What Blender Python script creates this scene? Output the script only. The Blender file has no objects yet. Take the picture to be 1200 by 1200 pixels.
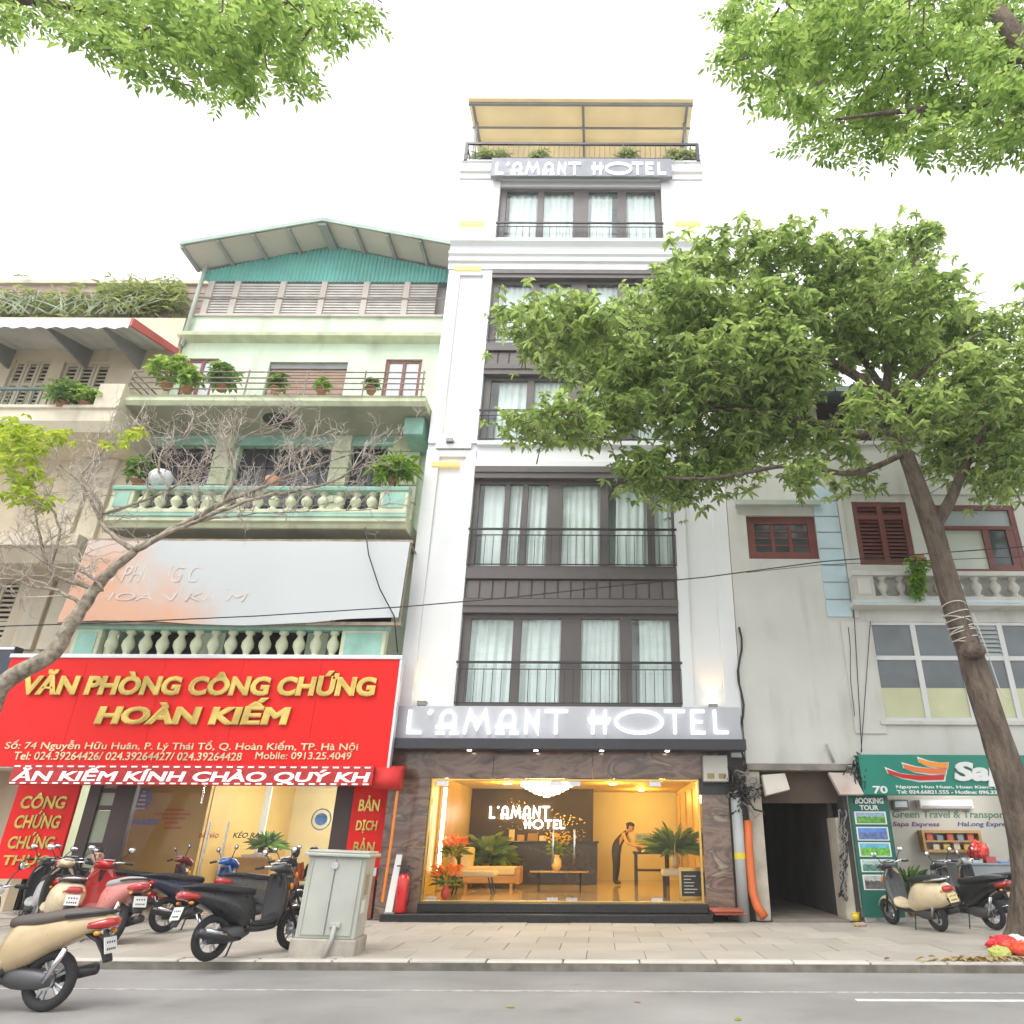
import bpy, bmesh, math, random
import numpy as np
from mathutils import Vector, Matrix
random.seed(7); RNG = np.random.default_rng(7)
SC = bpy.context.scene; COL = SC.collection
# ---------------------------------------------------------------- camera
F, CX, CY = 839.0, 707.0, 600.0
PITCH = math.atan(385/839); ROLL = math.radians(0.25); CAM = np.array([0.0, -16.0, 1.42])
cam = bpy.data.cameras.new('camera'); camo = bpy.data.objects.new('camera', cam); COL.objects.link(camo)
cam.sensor_fit = 'HORIZONTAL'; cam.sensor_width = 36; cam.lens = 36*F/1200; cam.shift_x = (600-CX)/1200; cam.clip_start = .1; cam.clip_end = 2000
_cr, _sr = math.cos(ROLL), math.sin(ROLL)
_r0 = np.array([1, 0, 0.]); _u0 = np.array([0, -math.sin(PITCH), math.cos(PITCH)]); FWD = np.array([0, math.cos(PITCH), math.sin(PITCH)])
RT = _cr*_r0+_sr*_u0; UP = -_sr*_r0+_cr*_u0
camo.matrix_world = Matrix(((RT[0], UP[0], -FWD[0], CAM[0]), (RT[1], UP[1], -FWD[1], CAM[1]), (RT[2], UP[2], -FWD[2], CAM[2]), (0, 0, 0, 1)))
SC.camera = camo
# ---------------------------------------------------------------- world, sun, exposure
W = bpy.data.worlds.new('World'); SC.world = W; W.use_nodes = True
nt = W.node_tree; nt.nodes.clear()
SUN_EL, SUN_AZ = math.radians(58), math.radians(205)   # compass direction the light comes from (0 = +Y)
sky = nt.nodes.new('ShaderNodeTexSky'); sky.sky_type = 'NISHITA'; sky.sun_disc = False
sky.sun_elevation = SUN_EL; sky.sun_rotation = SUN_AZ; sky.air_density = 1.0; sky.dust_density = 6; sky.ozone_density = 1
hs = nt.nodes.new('ShaderNodeHueSaturation'); hs.inputs['Saturation'].default_value = .10
cm = nt.nodes.new('ShaderNodeMix'); cm.data_type = 'RGBA'; cm.inputs[0].default_value = .65; cm.inputs[7].default_value = (7.6, 7.7, 7.8, 1)
bg = nt.nodes.new('ShaderNodeBackground'); bg.inputs['Strength'].default_value = .12
wo = nt.nodes.new('ShaderNodeOutputWorld')
nt.links.new(sky.outputs[0], hs.inputs['Color']); nt.links.new(hs.outputs[0], cm.inputs[6]); nt.links.new(cm.outputs[2], bg.inputs['Color']); nt.links.new(bg.outputs[0], wo.inputs[0])
sl = bpy.data.lights.new('sun', 'SUN'); sl.energy = 0.6; sl.angle = math.radians(22); sl.color = (1, .96, .9)
so = bpy.data.objects.new('sun', sl); COL.objects.link(so); so.location = (-8, -20, 30)
_sd = Vector((math.sin(SUN_AZ)*math.cos(SUN_EL), math.cos(SUN_AZ)*math.cos(SUN_EL), math.sin(SUN_EL)))
so.rotation_euler = _sd.to_track_quat('Z', 'Y').to_euler()
SC.view_settings.view_transform = 'Standard'; SC.view_settings.look = 'None'; SC.view_settings.gamma = 1
SC.view_settings.exposure = 1.25
SC.cycles.use_denoising = True
SC.cycles.max_bounces = 8; SC.cycles.diffuse_bounces = 4; SC.cycles.transparent_max_bounces = 12
SC.cycles.sample_clamp_indirect = 6
# ---------------------------------------------------------------- photo pixel -> place
def ray(px, py): return RT*(px-CX)/F-UP*(py-CY)/F+FWD
def atY(px, py, Y=0.0):
    d = ray(px, py); return CAM+d*((Y-CAM[1])/d[1])
def XZ(px, py, Y=0.0):
    p = atY(px, py, Y); return float(p[0]), float(p[2])
def G(px, py, z=0.0):
    d = ray(px, py); p = CAM+d*((z-CAM[2])/d[2]); return float(p[0]), float(p[1])
def R(px0, py0, px1, py1, Y=0.0):       # photo rectangle on the plane y=Y -> x0,x1,z0,z1
    my, mx = (py0+py1)/2, (px0+px1)/2
    return XZ(px0, my, Y)[0], XZ(px1, my, Y)[0], XZ(mx, py1, Y)[1], XZ(mx, py0, Y)[1]
# ---------------------------------------------------------------- materials
MT = {}
def mat(name, col=(.5, .5, .5), rough=.6, metal=0., var=.10, scale=1.5, bump=0., bscale=30., streak=0., scol=(.13, .12, .10), spec=.5, emit=None, es=0., coat=0., trans=0., stretch=None, alt=None, island=0.):
    if name in MT: return MT[name]
    m = bpy.data.materials.new(name); m.use_nodes = True; n = m.node_tree.nodes; l = m.node_tree.links
    b = n['Principled BSDF']; MT[name] = m
    b.inputs['Roughness'].default_value = rough; b.inputs['Metallic'].default_value = metal
    b.inputs['Specular IOR Level'].default_value = spec; b.inputs['Coat Weight'].default_value = coat
    geo = n.new('ShaderNodeNewGeometry')
    def noise(sc, det=5., vec=None):
        t = n.new('ShaderNodeTexNoise'); t.inputs['Scale'].default_value = sc; t.inputs['Detail'].default_value = det
        l.new(vec if vec else geo.outputs['Position'], t.inputs['Vector']); return t.outputs['Fac']
    def mapped(s):
        v = n.new('ShaderNodeMapping'); v.inputs['Scale'].default_value = s; l.new(geo.outputs['Position'], v.inputs['Vector']); return v.outputs[0]
    def ramp(f, a, c):
        r = n.new('ShaderNodeMapRange'); r.inputs[1].default_value = a; r.inputs[2].default_value = c; l.new(f, r.inputs[0]); return r.outputs[0]
    def mix(f, a, c):
        x = n.new('ShaderNodeMix'); x.data_type = 'RGBA'
        for s, v in ((0, f), (6, a), (7, c)):
            if isinstance(v, (float, int)): x.inputs[s].default_value = v
            elif isinstance(v, tuple): x.inputs[s].default_value = (*v, 1)
            else: l.new(v, x.inputs[s])
        return x.outputs[2]
    c = tuple(col)
    if var > 0:
        lo = tuple(max(0, x*(1-var)) for x in col); hi = tuple(min(1, x*(1+var)) for x in col)
        c = mix(ramp(noise(scale, 6, mapped(stretch) if stretch else None), .3, .7), lo, alt if alt else hi)
    if island > 0:
        g = n.new('ShaderNodeObjectInfo'); c2 = mix(ramp(g.outputs['Random'], 0, 1), tuple(x*(1-island) for x in col), tuple(min(1, x*(1+island)) for x in col))
        c = mix(.6, c, c2)
    if streak > 0:
        f = ramp(noise(1.0, 7, mapped((2.2, 2.2, .22))), .50, .78); g2 = ramp(noise(.9, 4), .4, .65)
        mm = n.new('ShaderNodeMath'); mm.operation = 'MULTIPLY'; l.new(f, mm.inputs[0]); l.new(g2, mm.inputs[1])
        m2 = n.new('ShaderNodeMath'); m2.operation = 'MULTIPLY'; l.new(mm.outputs[0], m2.inputs[0]); m2.inputs[1].default_value = streak
        c = mix(m2.outputs[0], c, scol)
    if isinstance(c, tuple): b.inputs['Base Color'].default_value = (*c, 1)
    else: l.new(c, b.inputs['Base Color'])
    if bump > 0:
        bn = n.new('ShaderNodeBump'); bn.inputs['Strength'].default_value = bump; bn.inputs['Distance'].default_value = .02 if bump < .9 else .12
        l.new(noise(bscale, 5, mapped(stretch) if (stretch and bump >= .9) else None), bn.inputs['Height']); l.new(bn.outputs[0], b.inputs['Normal'])
    if rough < .55 and var > 0:
        r = ramp(noise(scale*3, 4), .2, .8); q = n.new('ShaderNodeMapRange'); q.inputs[3].default_value = rough*.8; q.inputs[4].default_value = min(1, rough*1.25); l.new(r, q.inputs[0]); l.new(q.outputs[0], b.inputs['Roughness'])
    if emit: b.inputs['Emission Color'].default_value = (*emit, 1); b.inputs['Emission Strength'].default_value = es
    if trans > 0:
        tl = n.new('ShaderNodeBsdfTranslucent'); ms = n.new('ShaderNodeMixShader'); ms.inputs[0].default_value = trans
        if isinstance(c, tuple): tl.inputs['Color'].default_value = (*c, 1)
        else: l.new(c, tl.inputs['Color'])
        o = n['Material Output']; l.new(b.outputs[0], ms.inputs[1]); l.new(tl.outputs[0], ms.inputs[2]); l.new(ms.outputs[0], o.inputs[0])
    return m
def leafmat(name, dark, light, trans=.35, rough=.45):
    if name in MT: return MT[name]
    m = bpy.data.materials.new(name); m.use_nodes = True; n = m.node_tree.nodes; l = m.node_tree.links; MT[name] = m
    b = n['Principled BSDF']; b.inputs['Roughness'].default_value = rough
    g = n.new('ShaderNodeNewGeometry'); cr = n.new('ShaderNodeValToRGB')
    cr.color_ramp.elements[0].color = (*dark, 1); cr.color_ramp.elements[1].color = (*light, 1); cr.color_ramp.elements[1].position = .95
    l.new(g.outputs['Random Per Island'], cr.inputs[0]); l.new(cr.outputs[0], b.inputs['Base Color'])
    t = n.new('ShaderNodeBsdfTranslucent'); hsv = n.new('ShaderNodeHueSaturation'); hsv.inputs['Value'].default_value = 1.5; hsv.inputs['Hue'].default_value = .48
    l.new(cr.outputs[0], hsv.inputs['Color']); l.new(hsv.outputs[0], t.inputs['Color'])
    ms = n.new('ShaderNodeMixShader'); ms.inputs[0].default_value = trans
    l.new(b.outputs[0], ms.inputs[1]); l.new(t.outputs[0], ms.inputs[2]); l.new(ms.outputs[0], n['Material Output'].inputs[0])
    return m
def glassmat(name, tint=(.97, .99, .985), refl=.035, rough=.02):
    if name in MT: return MT[name]
    m = bpy.data.materials.new(name); m.use_nodes = True; n = m.node_tree.nodes; l = m.node_tree.links; MT[name] = m
    n.remove(n['Principled BSDF'])
    t = n.new('ShaderNodeBsdfTransparent'); t.inputs[0].default_value = (*tint, 1)
    g = n.new('ShaderNodeBsdfGlossy'); g.inputs['Roughness'].default_value = rough
    lw = n.new('ShaderNodeLayerWeight'); lw.inputs[0].default_value = .5
    p5 = n.new('ShaderNodeMath'); p5.operation = 'POWER'; p5.inputs[1].default_value = 5; l.new(lw.outputs['Facing'], p5.inputs[0])
    f = n.new('ShaderNodeMath'); f.operation = 'MULTIPLY_ADD'; f.inputs[1].default_value = 1-refl; f.inputs[2].default_value = refl; l.new(p5.outputs[0], f.inputs[0])
    ms = n.new('ShaderNodeMixShader'); l.new(f.outputs[0], ms.inputs[0]); l.new(t.outputs[0], ms.inputs[1]); l.new(g.outputs[0], ms.inputs[2])
    l.new(ms.outputs[0], n['Material Output'].inputs[0]); return m
def emitmat(name, col, s): return mat(name, (.8, .8, .8), .5, var=0, emit=col, es=s)
def marblemat(name, cols, scale=1.2, rough=.12):
    if name in MT: return MT[name]
    m = bpy.data.materials.new(name); m.use_nodes = True; n = m.node_tree.nodes; l = m.node_tree.links; MT[name] = m
    b = n['Principled BSDF']; b.inputs['Roughness'].default_value = rough
    g = n.new('ShaderNodeNewGeometry'); mp = n.new('ShaderNodeMapping'); mp.inputs['Rotation'].default_value = (0, .5, 0); mp.inputs['Scale'].default_value = (1, 1, 2.2)
    l.new(g.outputs['Position'], mp.inputs[0])
    t = n.new('ShaderNodeTexNoise'); t.inputs['Scale'].default_value = scale; t.inputs['Detail'].default_value = 9; t.inputs['Distortion'].default_value = 1.6; l.new(mp.outputs[0], t.inputs['Vector'])
    cr = n.new('ShaderNodeValToRGB'); e = cr.color_ramp.elements
    e[0].position = .3; e[0].color = (*cols[0], 1); e[1].position = .72; e[1].color = (*cols[-1], 1)
    for i, c in enumerate(cols[1:-1]):
        k = e.new(.3+.42*(i+1)/(len(cols)-1)); k.color = (*c, 1)
    l.new(t.outputs['Fac'], cr.inputs[0]); l.new(cr.outputs[0], b.inputs['Base Color']); return m
# ---------------------------------------------------------------- mesh building
class MB:
    def __init__(s): s.v = []; s.f = []; s.m = []; s.cur = 0
    def add(s, v, f):
        o = len(s.v); s.v += [tuple(map(float, p)) for p in v]; s.f += [tuple(i+o for i in q) for q in f]; s.m += [s.cur]*len(f); return s
    def box(s, x0, x1, y0, y1, z0, z1):
        return s.add([(x0, y0, z0), (x1, y0, z0), (x1, y1, z0), (x0, y1, z0), (x0, y0, z1), (x1, y0, z1), (x1, y1, z1), (x0, y1, z1)],
                     [(0, 3, 2, 1), (4, 5, 6, 7), (0, 1, 5, 4), (1, 2, 6, 5), (2, 3, 7, 6), (3, 0, 4, 7)])
    def extr(s, poly, vec):     # closed polygon of 3d points swept along vec
        n = len(poly); v = list(poly)+[tuple(a+b for a, b in zip(p, vec)) for p in poly]
        return s.add(v, [tuple(range(n))[::-1], tuple(range(n, 2*n))]+[(i, (i+1) % n, n+(i+1) % n, n+i) for i in range(n)])
    def prx(s, prof, x0, x1): return s.extr([(x0, y, z) for y, z in prof], (x1-x0, 0, 0))
    def pry(s, poly, y0, y1): return s.extr([(x, y0, z) for x, z in poly], (0, y1-y0, 0))
    def prz(s, poly, z0, z1): return s.extr([(x, y, z0) for x, y in poly], (0, 0, z1-z0))
    def loft(s, rings, caps=True, closed=False):
        n = len(rings[0]); v = [p for r in rings for p in r]; f = []; k = len(rings)
        for i in range(k if closed else k-1):
            a, b = i*n, ((i+1) % k)*n
            f += [(a+j, a+(j+1) % n, b+(j+1) % n, b+j) for j in range(n)]
        if caps and not closed: f += [tuple(range(n))[::-1], tuple(range((k-1)*n, k*n))]
        return s.add(v, f)
    def tube(s, pts, r, n=6):
        P = [Vector(p) for p in pts]; rr = r if isinstance(r, (list, tuple)) else [r]*len(P); rings = []
        up = Vector((0, 0, 1)); u = None
        for i, p in enumerate(P):
            d = (P[min(i+1, len(P)-1)]-P[max(i-1, 0)])
            d = d.normalized() if d.length > 1e-9 else Vector((0, 0, 1))
            if u is None:
                u = d.cross(up if abs(d.z) < .9 else Vector((1, 0, 0))).normalized()
            else:
                u = (u-d*u.dot(d)); u = u.normalized() if u.length > 1e-6 else d.orthogonal().normalized()
            w = d.cross(u)
            rings.append([p+(u*math.cos(2*math.pi*k/n)+w*math.sin(2*math.pi*k/n))*rr[i] for k in range(n)])
        return s.loft(rings)
    def lathe(s, prof, c=(0, 0, 0), n=12, axis='z', closed=False):
        rings = []
        for r, h in prof:
            ring = []
            for k in range(n):
                a = 2*math.pi*k/n; u, w = r*math.cos(a), r*math.sin(a)
                q = (u, w, h) if axis == 'z' else ((u, h, w) if axis == 'y' else (h, u, w))
                ring.append(tuple(q[i]+c[i] for i in range(3)))
            rings.append(ring)
        return s.loft(rings, closed=closed)
    def torus(s, c, R_, r, axis='y', n=24, m=8, sq=1.0):
        rings = []
        for i in range(n):
            a = 2*math.pi*i/n; ring = []
            for j in range(m):
                t = 2*math.pi*j/m; q = R_+r*math.cos(t); h = r*sq*math.sin(t); u, w = q*math.cos(a), q*math.sin(a)
                p = (u, h, w) if axis == 'y' else ((u, w, h) if axis == 'z' else (h, u, w)); ring.append(tuple(p[k]+c[k] for k in range(3)))
            rings.append(ring)
        return s.loft(rings, closed=True)
    def ball(s, c, r, n=12, m=8):
        r = r if isinstance(r, (tuple, list)) else (r, r, r); rings = []
        for i in range(1, m):
            t = math.pi*i/m; rings.append([(c[0]+r[0]*math.sin(t)*math.cos(2*math.pi*k/n), c[1]+r[1]*math.sin(t)*math.sin(2*math.pi*k/n), c[2]-r[2]*math.cos(t)) for k in range(n)])
        return s.loft(rings)
    def ribbon(s, pts, w, y0, y1):   # flat stroke in the xz plane
        P = [np.array(p, float) for p in pts]; L = []; Rr = []
        for i, p in enumerate(P):
            d0 = P[i]-P[i-1] if i else P[1]-P[0]; d1 = P[i+1]-P[i] if i < len(P)-1 else d0
            d0 = d0/np.linalg.norm(d0); d1 = d1/np.linalg.norm(d1); t = d0+d1; t = t/max(np.linalg.norm(t), 1e-6); nn = np.array([-t[1], t[0]])
            k = w/2/max(.4, float(nn@np.array([-d0[1], d0[0]]))); L.append(p+nn*k); Rr.append(p-nn*k)
        rings = [[(a[0], y0, a[1]), (b[0], y0, b[1]), (b[0], y1, b[1]), (a[0], y1, a[1])] for a, b in zip(L, Rr)]
        return s.loft(rings)
    def build(s, name, m, parent=None, loc=None, smooth=False, bevel=0., recalc=True):
        me = bpy.data.meshes.new(name); me.from_pydata(s.v, [], s.f)
        ms = m if isinstance(m, (list, tuple)) else [m]
        for x in ms: me.materials.append(x)
        if len(ms) > 1: me.polygons.foreach_set('material_index', s.m)
        if recalc:
            bm = bmesh.new(); bm.from_mesh(me); bmesh.ops.recalc_face_normals(bm, faces=bm.faces); bm.to_mesh(me); bm.free()
        if smooth: me.polygons.foreach_set('use_smooth', [True]*len(me.polygons))
        me.update()
        return link(name, me, parent, loc, bevel, smooth)
WROOT = {}
def link(name, me, parent=None, loc=None, bevel=0., smooth=False):
    o = bpy.data.objects.new(name, me); COL.objects.link(o)
    if parent is not None:
        o.parent = parent
        if parent.name in WROOT: o.matrix_parent_inverse = Matrix.Translation(WROOT[parent.name]).inverted()
    if loc is not None: o.location = loc
    if bevel > 0:
        b = o.modifiers.new('bevel', 'BEVEL'); b.width = bevel; b.segments = 2; b.limit_method = 'ANGLE'; b.angle_limit = math.radians(50)
    return o
def tag(o, label=None, cat=None, group=None, kind=None):
    for k, v in (('label', label), ('category', cat), ('group', group), ('kind', kind)):
        if v: o[k] = v
    return o
def T(name, label, cat, loc=(0, 0, 0), group=None, world=True, rz=0.):
    o = bpy.data.objects.new(name, None); COL.objects.link(o); o.location = loc; o.rotation_euler = (0, 0, rz); o.empty_display_size = .2
    if world: WROOT[o.name] = Vector(loc)
    return tag(o, label, cat, group)
def bx(name, x0, x1, y0, y1, z0, z1, m, parent=None, bevel=0.): return MB().box(x0, x1, y0, y1, z0, z1).build(name, m, parent, bevel=bevel)
def holes(mb, x0, x1, z0, z1, hs, y0, y1):      # wall slab with rectangular openings
    zs = sorted({z0, z1, *[min(max(h[i], z0), z1) for h in hs for i in (2, 3)]})
    for a, b in zip(zs, zs[1:]):
        if b-a < 1e-5: continue
        zm = (a+b)/2; cut = sorted((max(h[0], x0), min(h[1], x1)) for h in hs if h[2] < zm < h[3]); x = x0
        for c, d in cut:
            if c > x+1e-5: mb.box(x, c, y0, y1, a, b)
            x = max(x, d)
        if x < x1-1e-5: mb.box(x, x1, y0, y1, a, b)
    return mb
def pieces(name, mesh_mb, m, locs, parent):     # many alike pieces sharing one mesh
    o = mesh_mb.build(name, m, parent, loc=locs[0]); out = [o]
    for p in locs[1:]:
        c = link(name, o.data, parent, p); out.append(c)
    return out
def copy_tree(o, parent=None):
    c = o.copy(); COL.objects.link(c); c.parent = parent
    for ch in list(o.children): copy_tree(ch, c)
    return c
# ---------------------------------------------------------------- lettering
def text_mesh(body, rect, Y, depth=.03, shear=0., offset=.012, stretchable=True):
    cu = bpy.data.curves.new('t', 'FONT'); cu.body = body; cu.size = 1; cu.shear = shear; cu.bevel_depth = offset*1.0; cu.bevel_resolution = 0; cu.extrude = .5; cu.resolution_u = 3
    o = bpy.data.objects.new('t', cu); COL.objects.link(o); dg = bpy.context.evaluated_depsgraph_get(); dg.update()
    me = bpy.data.meshes.new_from_object(o.evaluated_get(dg)); COL.objects.unlink(o); bpy.data.objects.remove(o); bpy.data.curves.remove(cu)
    n = len(me.vertices); v = np.empty(n*3); me.vertices.foreach_get('co', v); v = v.reshape(n, 3)
    x0, x1, z0, z1 = rect; a = v.min(0); b = v.max(0); q = np.empty_like(v)
    q[:, 0] = x0+(v[:, 0]-a[0])/(b[0]-a[0])*(x1-x0); q[:, 2] = z0+(v[:, 1]-a[1])/(b[1]-a[1])*(z1-z0); q[:, 1] = Y-(v[:, 2]-a[2])/(b[2]-a[2])*depth
    me.vertices.foreach_set('co', q.ravel()); me.update(); return me
def text(body, rect, Y, m, parent, name='lettering', depth=.03, shear=0., offset=.012, split=False):
    me = text_mesh(body, rect, Y, depth, shear, offset); me.materials.clear(); me.materials.append(m)
    if not split: return [link(name, me, parent)]
    bm = bmesh.new(); bm.from_mesh(me); bm.verts.ensure_lookup_table(); seen = set(); isl = []
    for v0 in bm.verts:
        if v0.index in seen: continue
        st = [v0]; seen.add(v0.index); fs = set(); xs = []
        while st:
            w = st.pop(); xs.append(w.co.x); fs.update(w.link_faces)
            for e in w.link_edges:
                q = e.other_vert(w)
                if q.index not in seen: seen.add(q.index); st.append(q)
        isl.append([min(xs), max(xs), fs])
    isl.sort(key=lambda t: t[0]-t[1]); grp = []
    for a, b, fs in isl:
        for g in grp:
            if min(b, g[1])-max(a, g[0]) > .45*min(b-a, g[1]-g[0]): g[2] |= fs; break
        else: grp.append([a, b, set(fs)])
    out = []
    for a, b, fs in sorted(grp, key=lambda t: t[0]):
        mp = {}; vs = []; ff = []
        for f in fs:
            q = []
            for w in f.verts:
                if w.index not in mp: mp[w.index] = len(vs); vs.append(tuple(w.co))
                q.append(mp[w.index])
            ff.append(q)
        m2 = bpy.data.meshes.new('letter'); m2.from_pydata(vs, [], ff); m2.materials.append(m); out.append(link('letter', m2, parent))
    bm.free(); bpy.data.meshes.remove(me); return out
def arc(cx, cz, rx, rz, a0, a1, n=10): return [(cx+rx*math.cos(math.radians(a0+(a1-a0)*i/n)), cz+rz*math.sin(math.radians(a0+(a1-a0)*i/n))) for i in range(n+1)]
def deco(ch):           # strokes of the hotel's lettering in a unit box
    if ch == 'L': return [[(.12, 1), (.12, .06), (1, .06)]]
    if ch == "'": return [[(.7, 1), (.3, .62)]]
    if ch == 'A': return [[(.2, 0), (.2, .62)]+arc(.5, .62, .3, .34, 180, 0, 8)[1:]+[(.8, 0)], [(0, .3), (.8, .3)], [(.02, .03), (.38, .03)], [(.62, .03), (1, .03)]]
    if ch == 'M': return [[(.02, 0), (.2, .96), (.5, .25), (.8, .96), (.98, 0)]]
    if ch == 'N': return [[(.1, 0), (.1, .95), (.9, .05), (.9, 1)]]
    if ch == 'T': return [[(0, .95), (1, .95)], [(.5, .92), (.5, 0)]]
    if ch == 'H': return [[(.22, 0), (.22, 1)], [(.78, 0), (.78, 1)], [(0, .62), (1, .62)], [(.06, .48), (.94, .48)]]
    if ch == 'O': return [arc(.5, .5, .47, .46, 0, 360, 36)]
    if ch == 'E': return [[(1, .95), (.14, .95), (.14, .05), (1, .05)], [(.14, .5), (.85, .5)]]
def deco_text(items, Y, m, parent, sw, depth=.06):      # items: (char, x0, x1, z0, z1)
    for ch, x0, x1, z0, z1 in items:
        mb = MB()
        for st in deco(ch): mb.ribbon([(x0+a*(x1-x0), z0+c*(z1-z0)) for a, c in st], sw, Y-depth, Y)
        mb.build('letter', m, parent)
SIGNW = [('L', 477, 494), ("'", 499, 507), ('A', 511, 538), ('M', 544, 574), ('A', 581, 608), ('N', 615, 632), ('T', 638, 665), ('H', 689, 715), ('O', 720, 778), ('T', 779, 803), ('E', 809, 826), ('L', 836, 853)]
# ---------------------------------------------------------------- foliage
def leaves_mesh(name, P, D, N, L, Wd, m, parent, fold=.25, droop=.25):
    """P base points, D directions, N normals, L lengths, Wd widths (numpy): one six-point folded leaf each"""
    n = len(P); D = D/np.linalg.norm(D, axis=1, keepdims=True); S = np.cross(D, N); S /= np.linalg.norm(S, axis=1, keepdims=True)+1e-9; N2 = np.cross(S, D)
    L = L[:, None]; Wd = Wd[:, None]; dn = np.array([0, 0, -1.0])
    V = np.empty((n, 6, 3))
    V[:, 0] = P; V[:, 1] = P+D*L*.33-S*Wd*.46+N2*Wd*fold; V[:, 2] = P+D*L*.72-S*Wd*.34+N2*Wd*fold*.8+dn*L*droop*.5
    V[:, 3] = P+D*L+dn*L*droop; V[:, 4] = P+D*L*.72+S*Wd*.34+N2*Wd*fold*.8+dn*L*droop*.5; V[:, 5] = P+D*L*.33+S*Wd*.46+N2*Wd*fold
    me = bpy.data.meshes.new(name); me.vertices.add(n*6); me.vertices.foreach_set('co', V.ravel())
    idx = (np.arange(n)[:, None]*6+np.array([0, 1, 2, 3, 0, 3, 4, 5])[None]).ravel()
    me.loops.add(n*8); me.loops.foreach_set('vertex_index', idx); me.polygons.add(n*2)
    me.polygons.foreach_set('loop_start', np.arange(0, n*8, 4)); me.polygons.foreach_set('loop_total', np.full(n*2, 4))
    me.update(calc_edges=True); me.materials.append(m); return link(name, me, parent)
def rosettes(C, k, L, Wd, spread=1.0, up=.3, jit=.25):
    """k leaves fanning out from every centre in C"""
    n = len(C); P = np.repeat(C, k, 0); a = np.tile(np.arange(k)*2*np.pi/k, n)+np.repeat(RNG.uniform(0, 6.28, n), k)+RNG.normal(0, jit, n*k)
    tilt = RNG.normal(0, .35, (n, 2)); tilt = np.repeat(tilt, k, 0); z = RNG.normal(up*.0-.1, .3, n*k)+tilt[:, 0]*np.cos(a)+tilt[:, 1]*np.sin(a)
    D = np.stack([np.cos(a)*spread, np.sin(a)*spread, z], 1); N = np.tile([0, 0, 1.0], (n*k, 1))+RNG.normal(0, .25, (n*k, 3))
    l = L*RNG.uniform(.7, 1.25, n*k)*np.repeat(RNG.uniform(.6, 1.35, n), k); return P, D, N, l, l*Wd*RNG.uniform(.8, 1.2, n*k)
# ================================================================ ground
ASPH = mat('asphalt', (.262, .253, .246), .85, var=.22, scale=.5, bump=.5, bscale=120, streak=.45, scol=(.12, .115, .11))
KERBM = mat('kerb_stone', (.50, .47, .42), .8, var=.2, scale=2, bump=.3, bscale=40, island=.12)
SLABM = mat('paving', (.385, .355, .31), .75, var=.24, scale=.8, bump=.25, bscale=60, island=.16, streak=.35, scol=(.22, .19, .15))
JOINT = mat('joint_dirt', (.16, .145, .12), .95, var=.3, scale=6, bump=.4, bscale=50)
PAINT = mat('road_paint', (.38, .375, .36), .7, var=.35, scale=9)
YK = -4.92
road = tag(bx('road', -70, 70, -70, YK-.2, -.5, -.12, ASPH), kind='structure')
for x0, x1, yy, w in ((-60, 60, -6.45, .06),): tag(bx('edge_line', x0, x1, yy-w/2, yy+w/2, -.1195, -.116, PAINT, road))
x = 2.72
while x < 40: bx('lane_dash', x, x+3.2, -6.93, -6.83, -.1195, -.116, mat('road_paint_white', (.62, .62, .60), .7, var=.2, scale=9), road); x += 5.5
x = 2.72-5.5
ks = tag(bx('kerb', -70, 70, YK-.2, YK-.005, -.4, -.03, JOINT), kind='structure')
side = tag(bx('sidewalk', -70, 70, YK-.005, 14, -.4, -.012, JOINT), kind='structure')
kb = MB(); kb.box(-.492, .492, 0, .185, -.3, 0)
for i in range(30):
    o = kb.build('kerb_stone', KERBM, ks, loc=(-16+i, YK-.195, -.002), bevel=.02) if i == 0 else link('kerb_stone', KS.data, ks, (-16+i, YK-.195, -.002+random.uniform(-.008, .006)), .02)
    if i == 0: KS = o
sm = MB().box(-.395, .395, -.395, .395, -.05, 0); first = None; ny = 6
for j in range(ny):
    for i in range(34):
        p = (-13.4+i*.8+(.4 if j % 2 else 0), YK+.4+j*.8+.003, -.001+random.uniform(-.006, .003))
        if first is None: first = sm.build('paving_slab', SLABM, side, loc=p, bevel=.006); o = first
        else: o = link('paving_slab', first.data, side, p, .006)
        o.rotation_euler = (random.uniform(-.004, .004), random.uniform(-.004, .004), random.uniform(-.004, .004))
# ================================================================ hotel
WHT = mat('hotel_white', (.71, .725, .73), .55, var=.035, scale=.7, bump=.03, bscale=25, streak=.14, scol=(.36, .35, .33))
BRN = mat('frame_brown', (.105, .092, .088), .45, var=.06, scale=4)
BRN2 = mat('board_brown', (.125, .108, .10), .5, var=.12, scale=5, stretch=(1, 1, .2), island=.12)
BLK = mat('black_granite', (.018, .018, .02), .18, var=.3, scale=20)
GOLD = mat('gold_trim', (.62, .42, .14), .22, 1, var=.1)
STEEL = mat('steel', (.55, .55, .56), .28, 1, var=.1)
GLS = glassmat('window_glass'); GLSD = glassmat('shop_glass', (.985, .985, .975), .012)
CURT = mat('curtain_cloth', (.84, .90, .885), .8, var=.05, scale=2, trans=.12)
AMB = (1, .62, .10)
H = T('hotel_building', 'tall narrow white hotel with dark framed windows and lit ground-floor lobby', 'building', (-.74, 0, 0))
HX0, HX1, WX0, WX1 = -4.52, 3.04, -3.25, 1.75
RY = .18
mb = MB()   # hollow shell above the lobby
mb.box(HX0, HX1, 1.0, 10, 3.1, 20.2)
for a, b in ((HX0, WX0), (WX1, HX1)): mb.box(a, b, .07, 1.0, 3.05, 20.25)
mb.box(WX0, WX1, .05, 1.0, 10.05, 10.72); mb.box(WX0, WX1, .05, 1.0, 16.55, 17.5); mb.box(WX0, WX1, .1, 1.0, 3.05, 4.08); mb.box(WX0, WX1, .09, 1.0, 19.98, 20.25)
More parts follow.
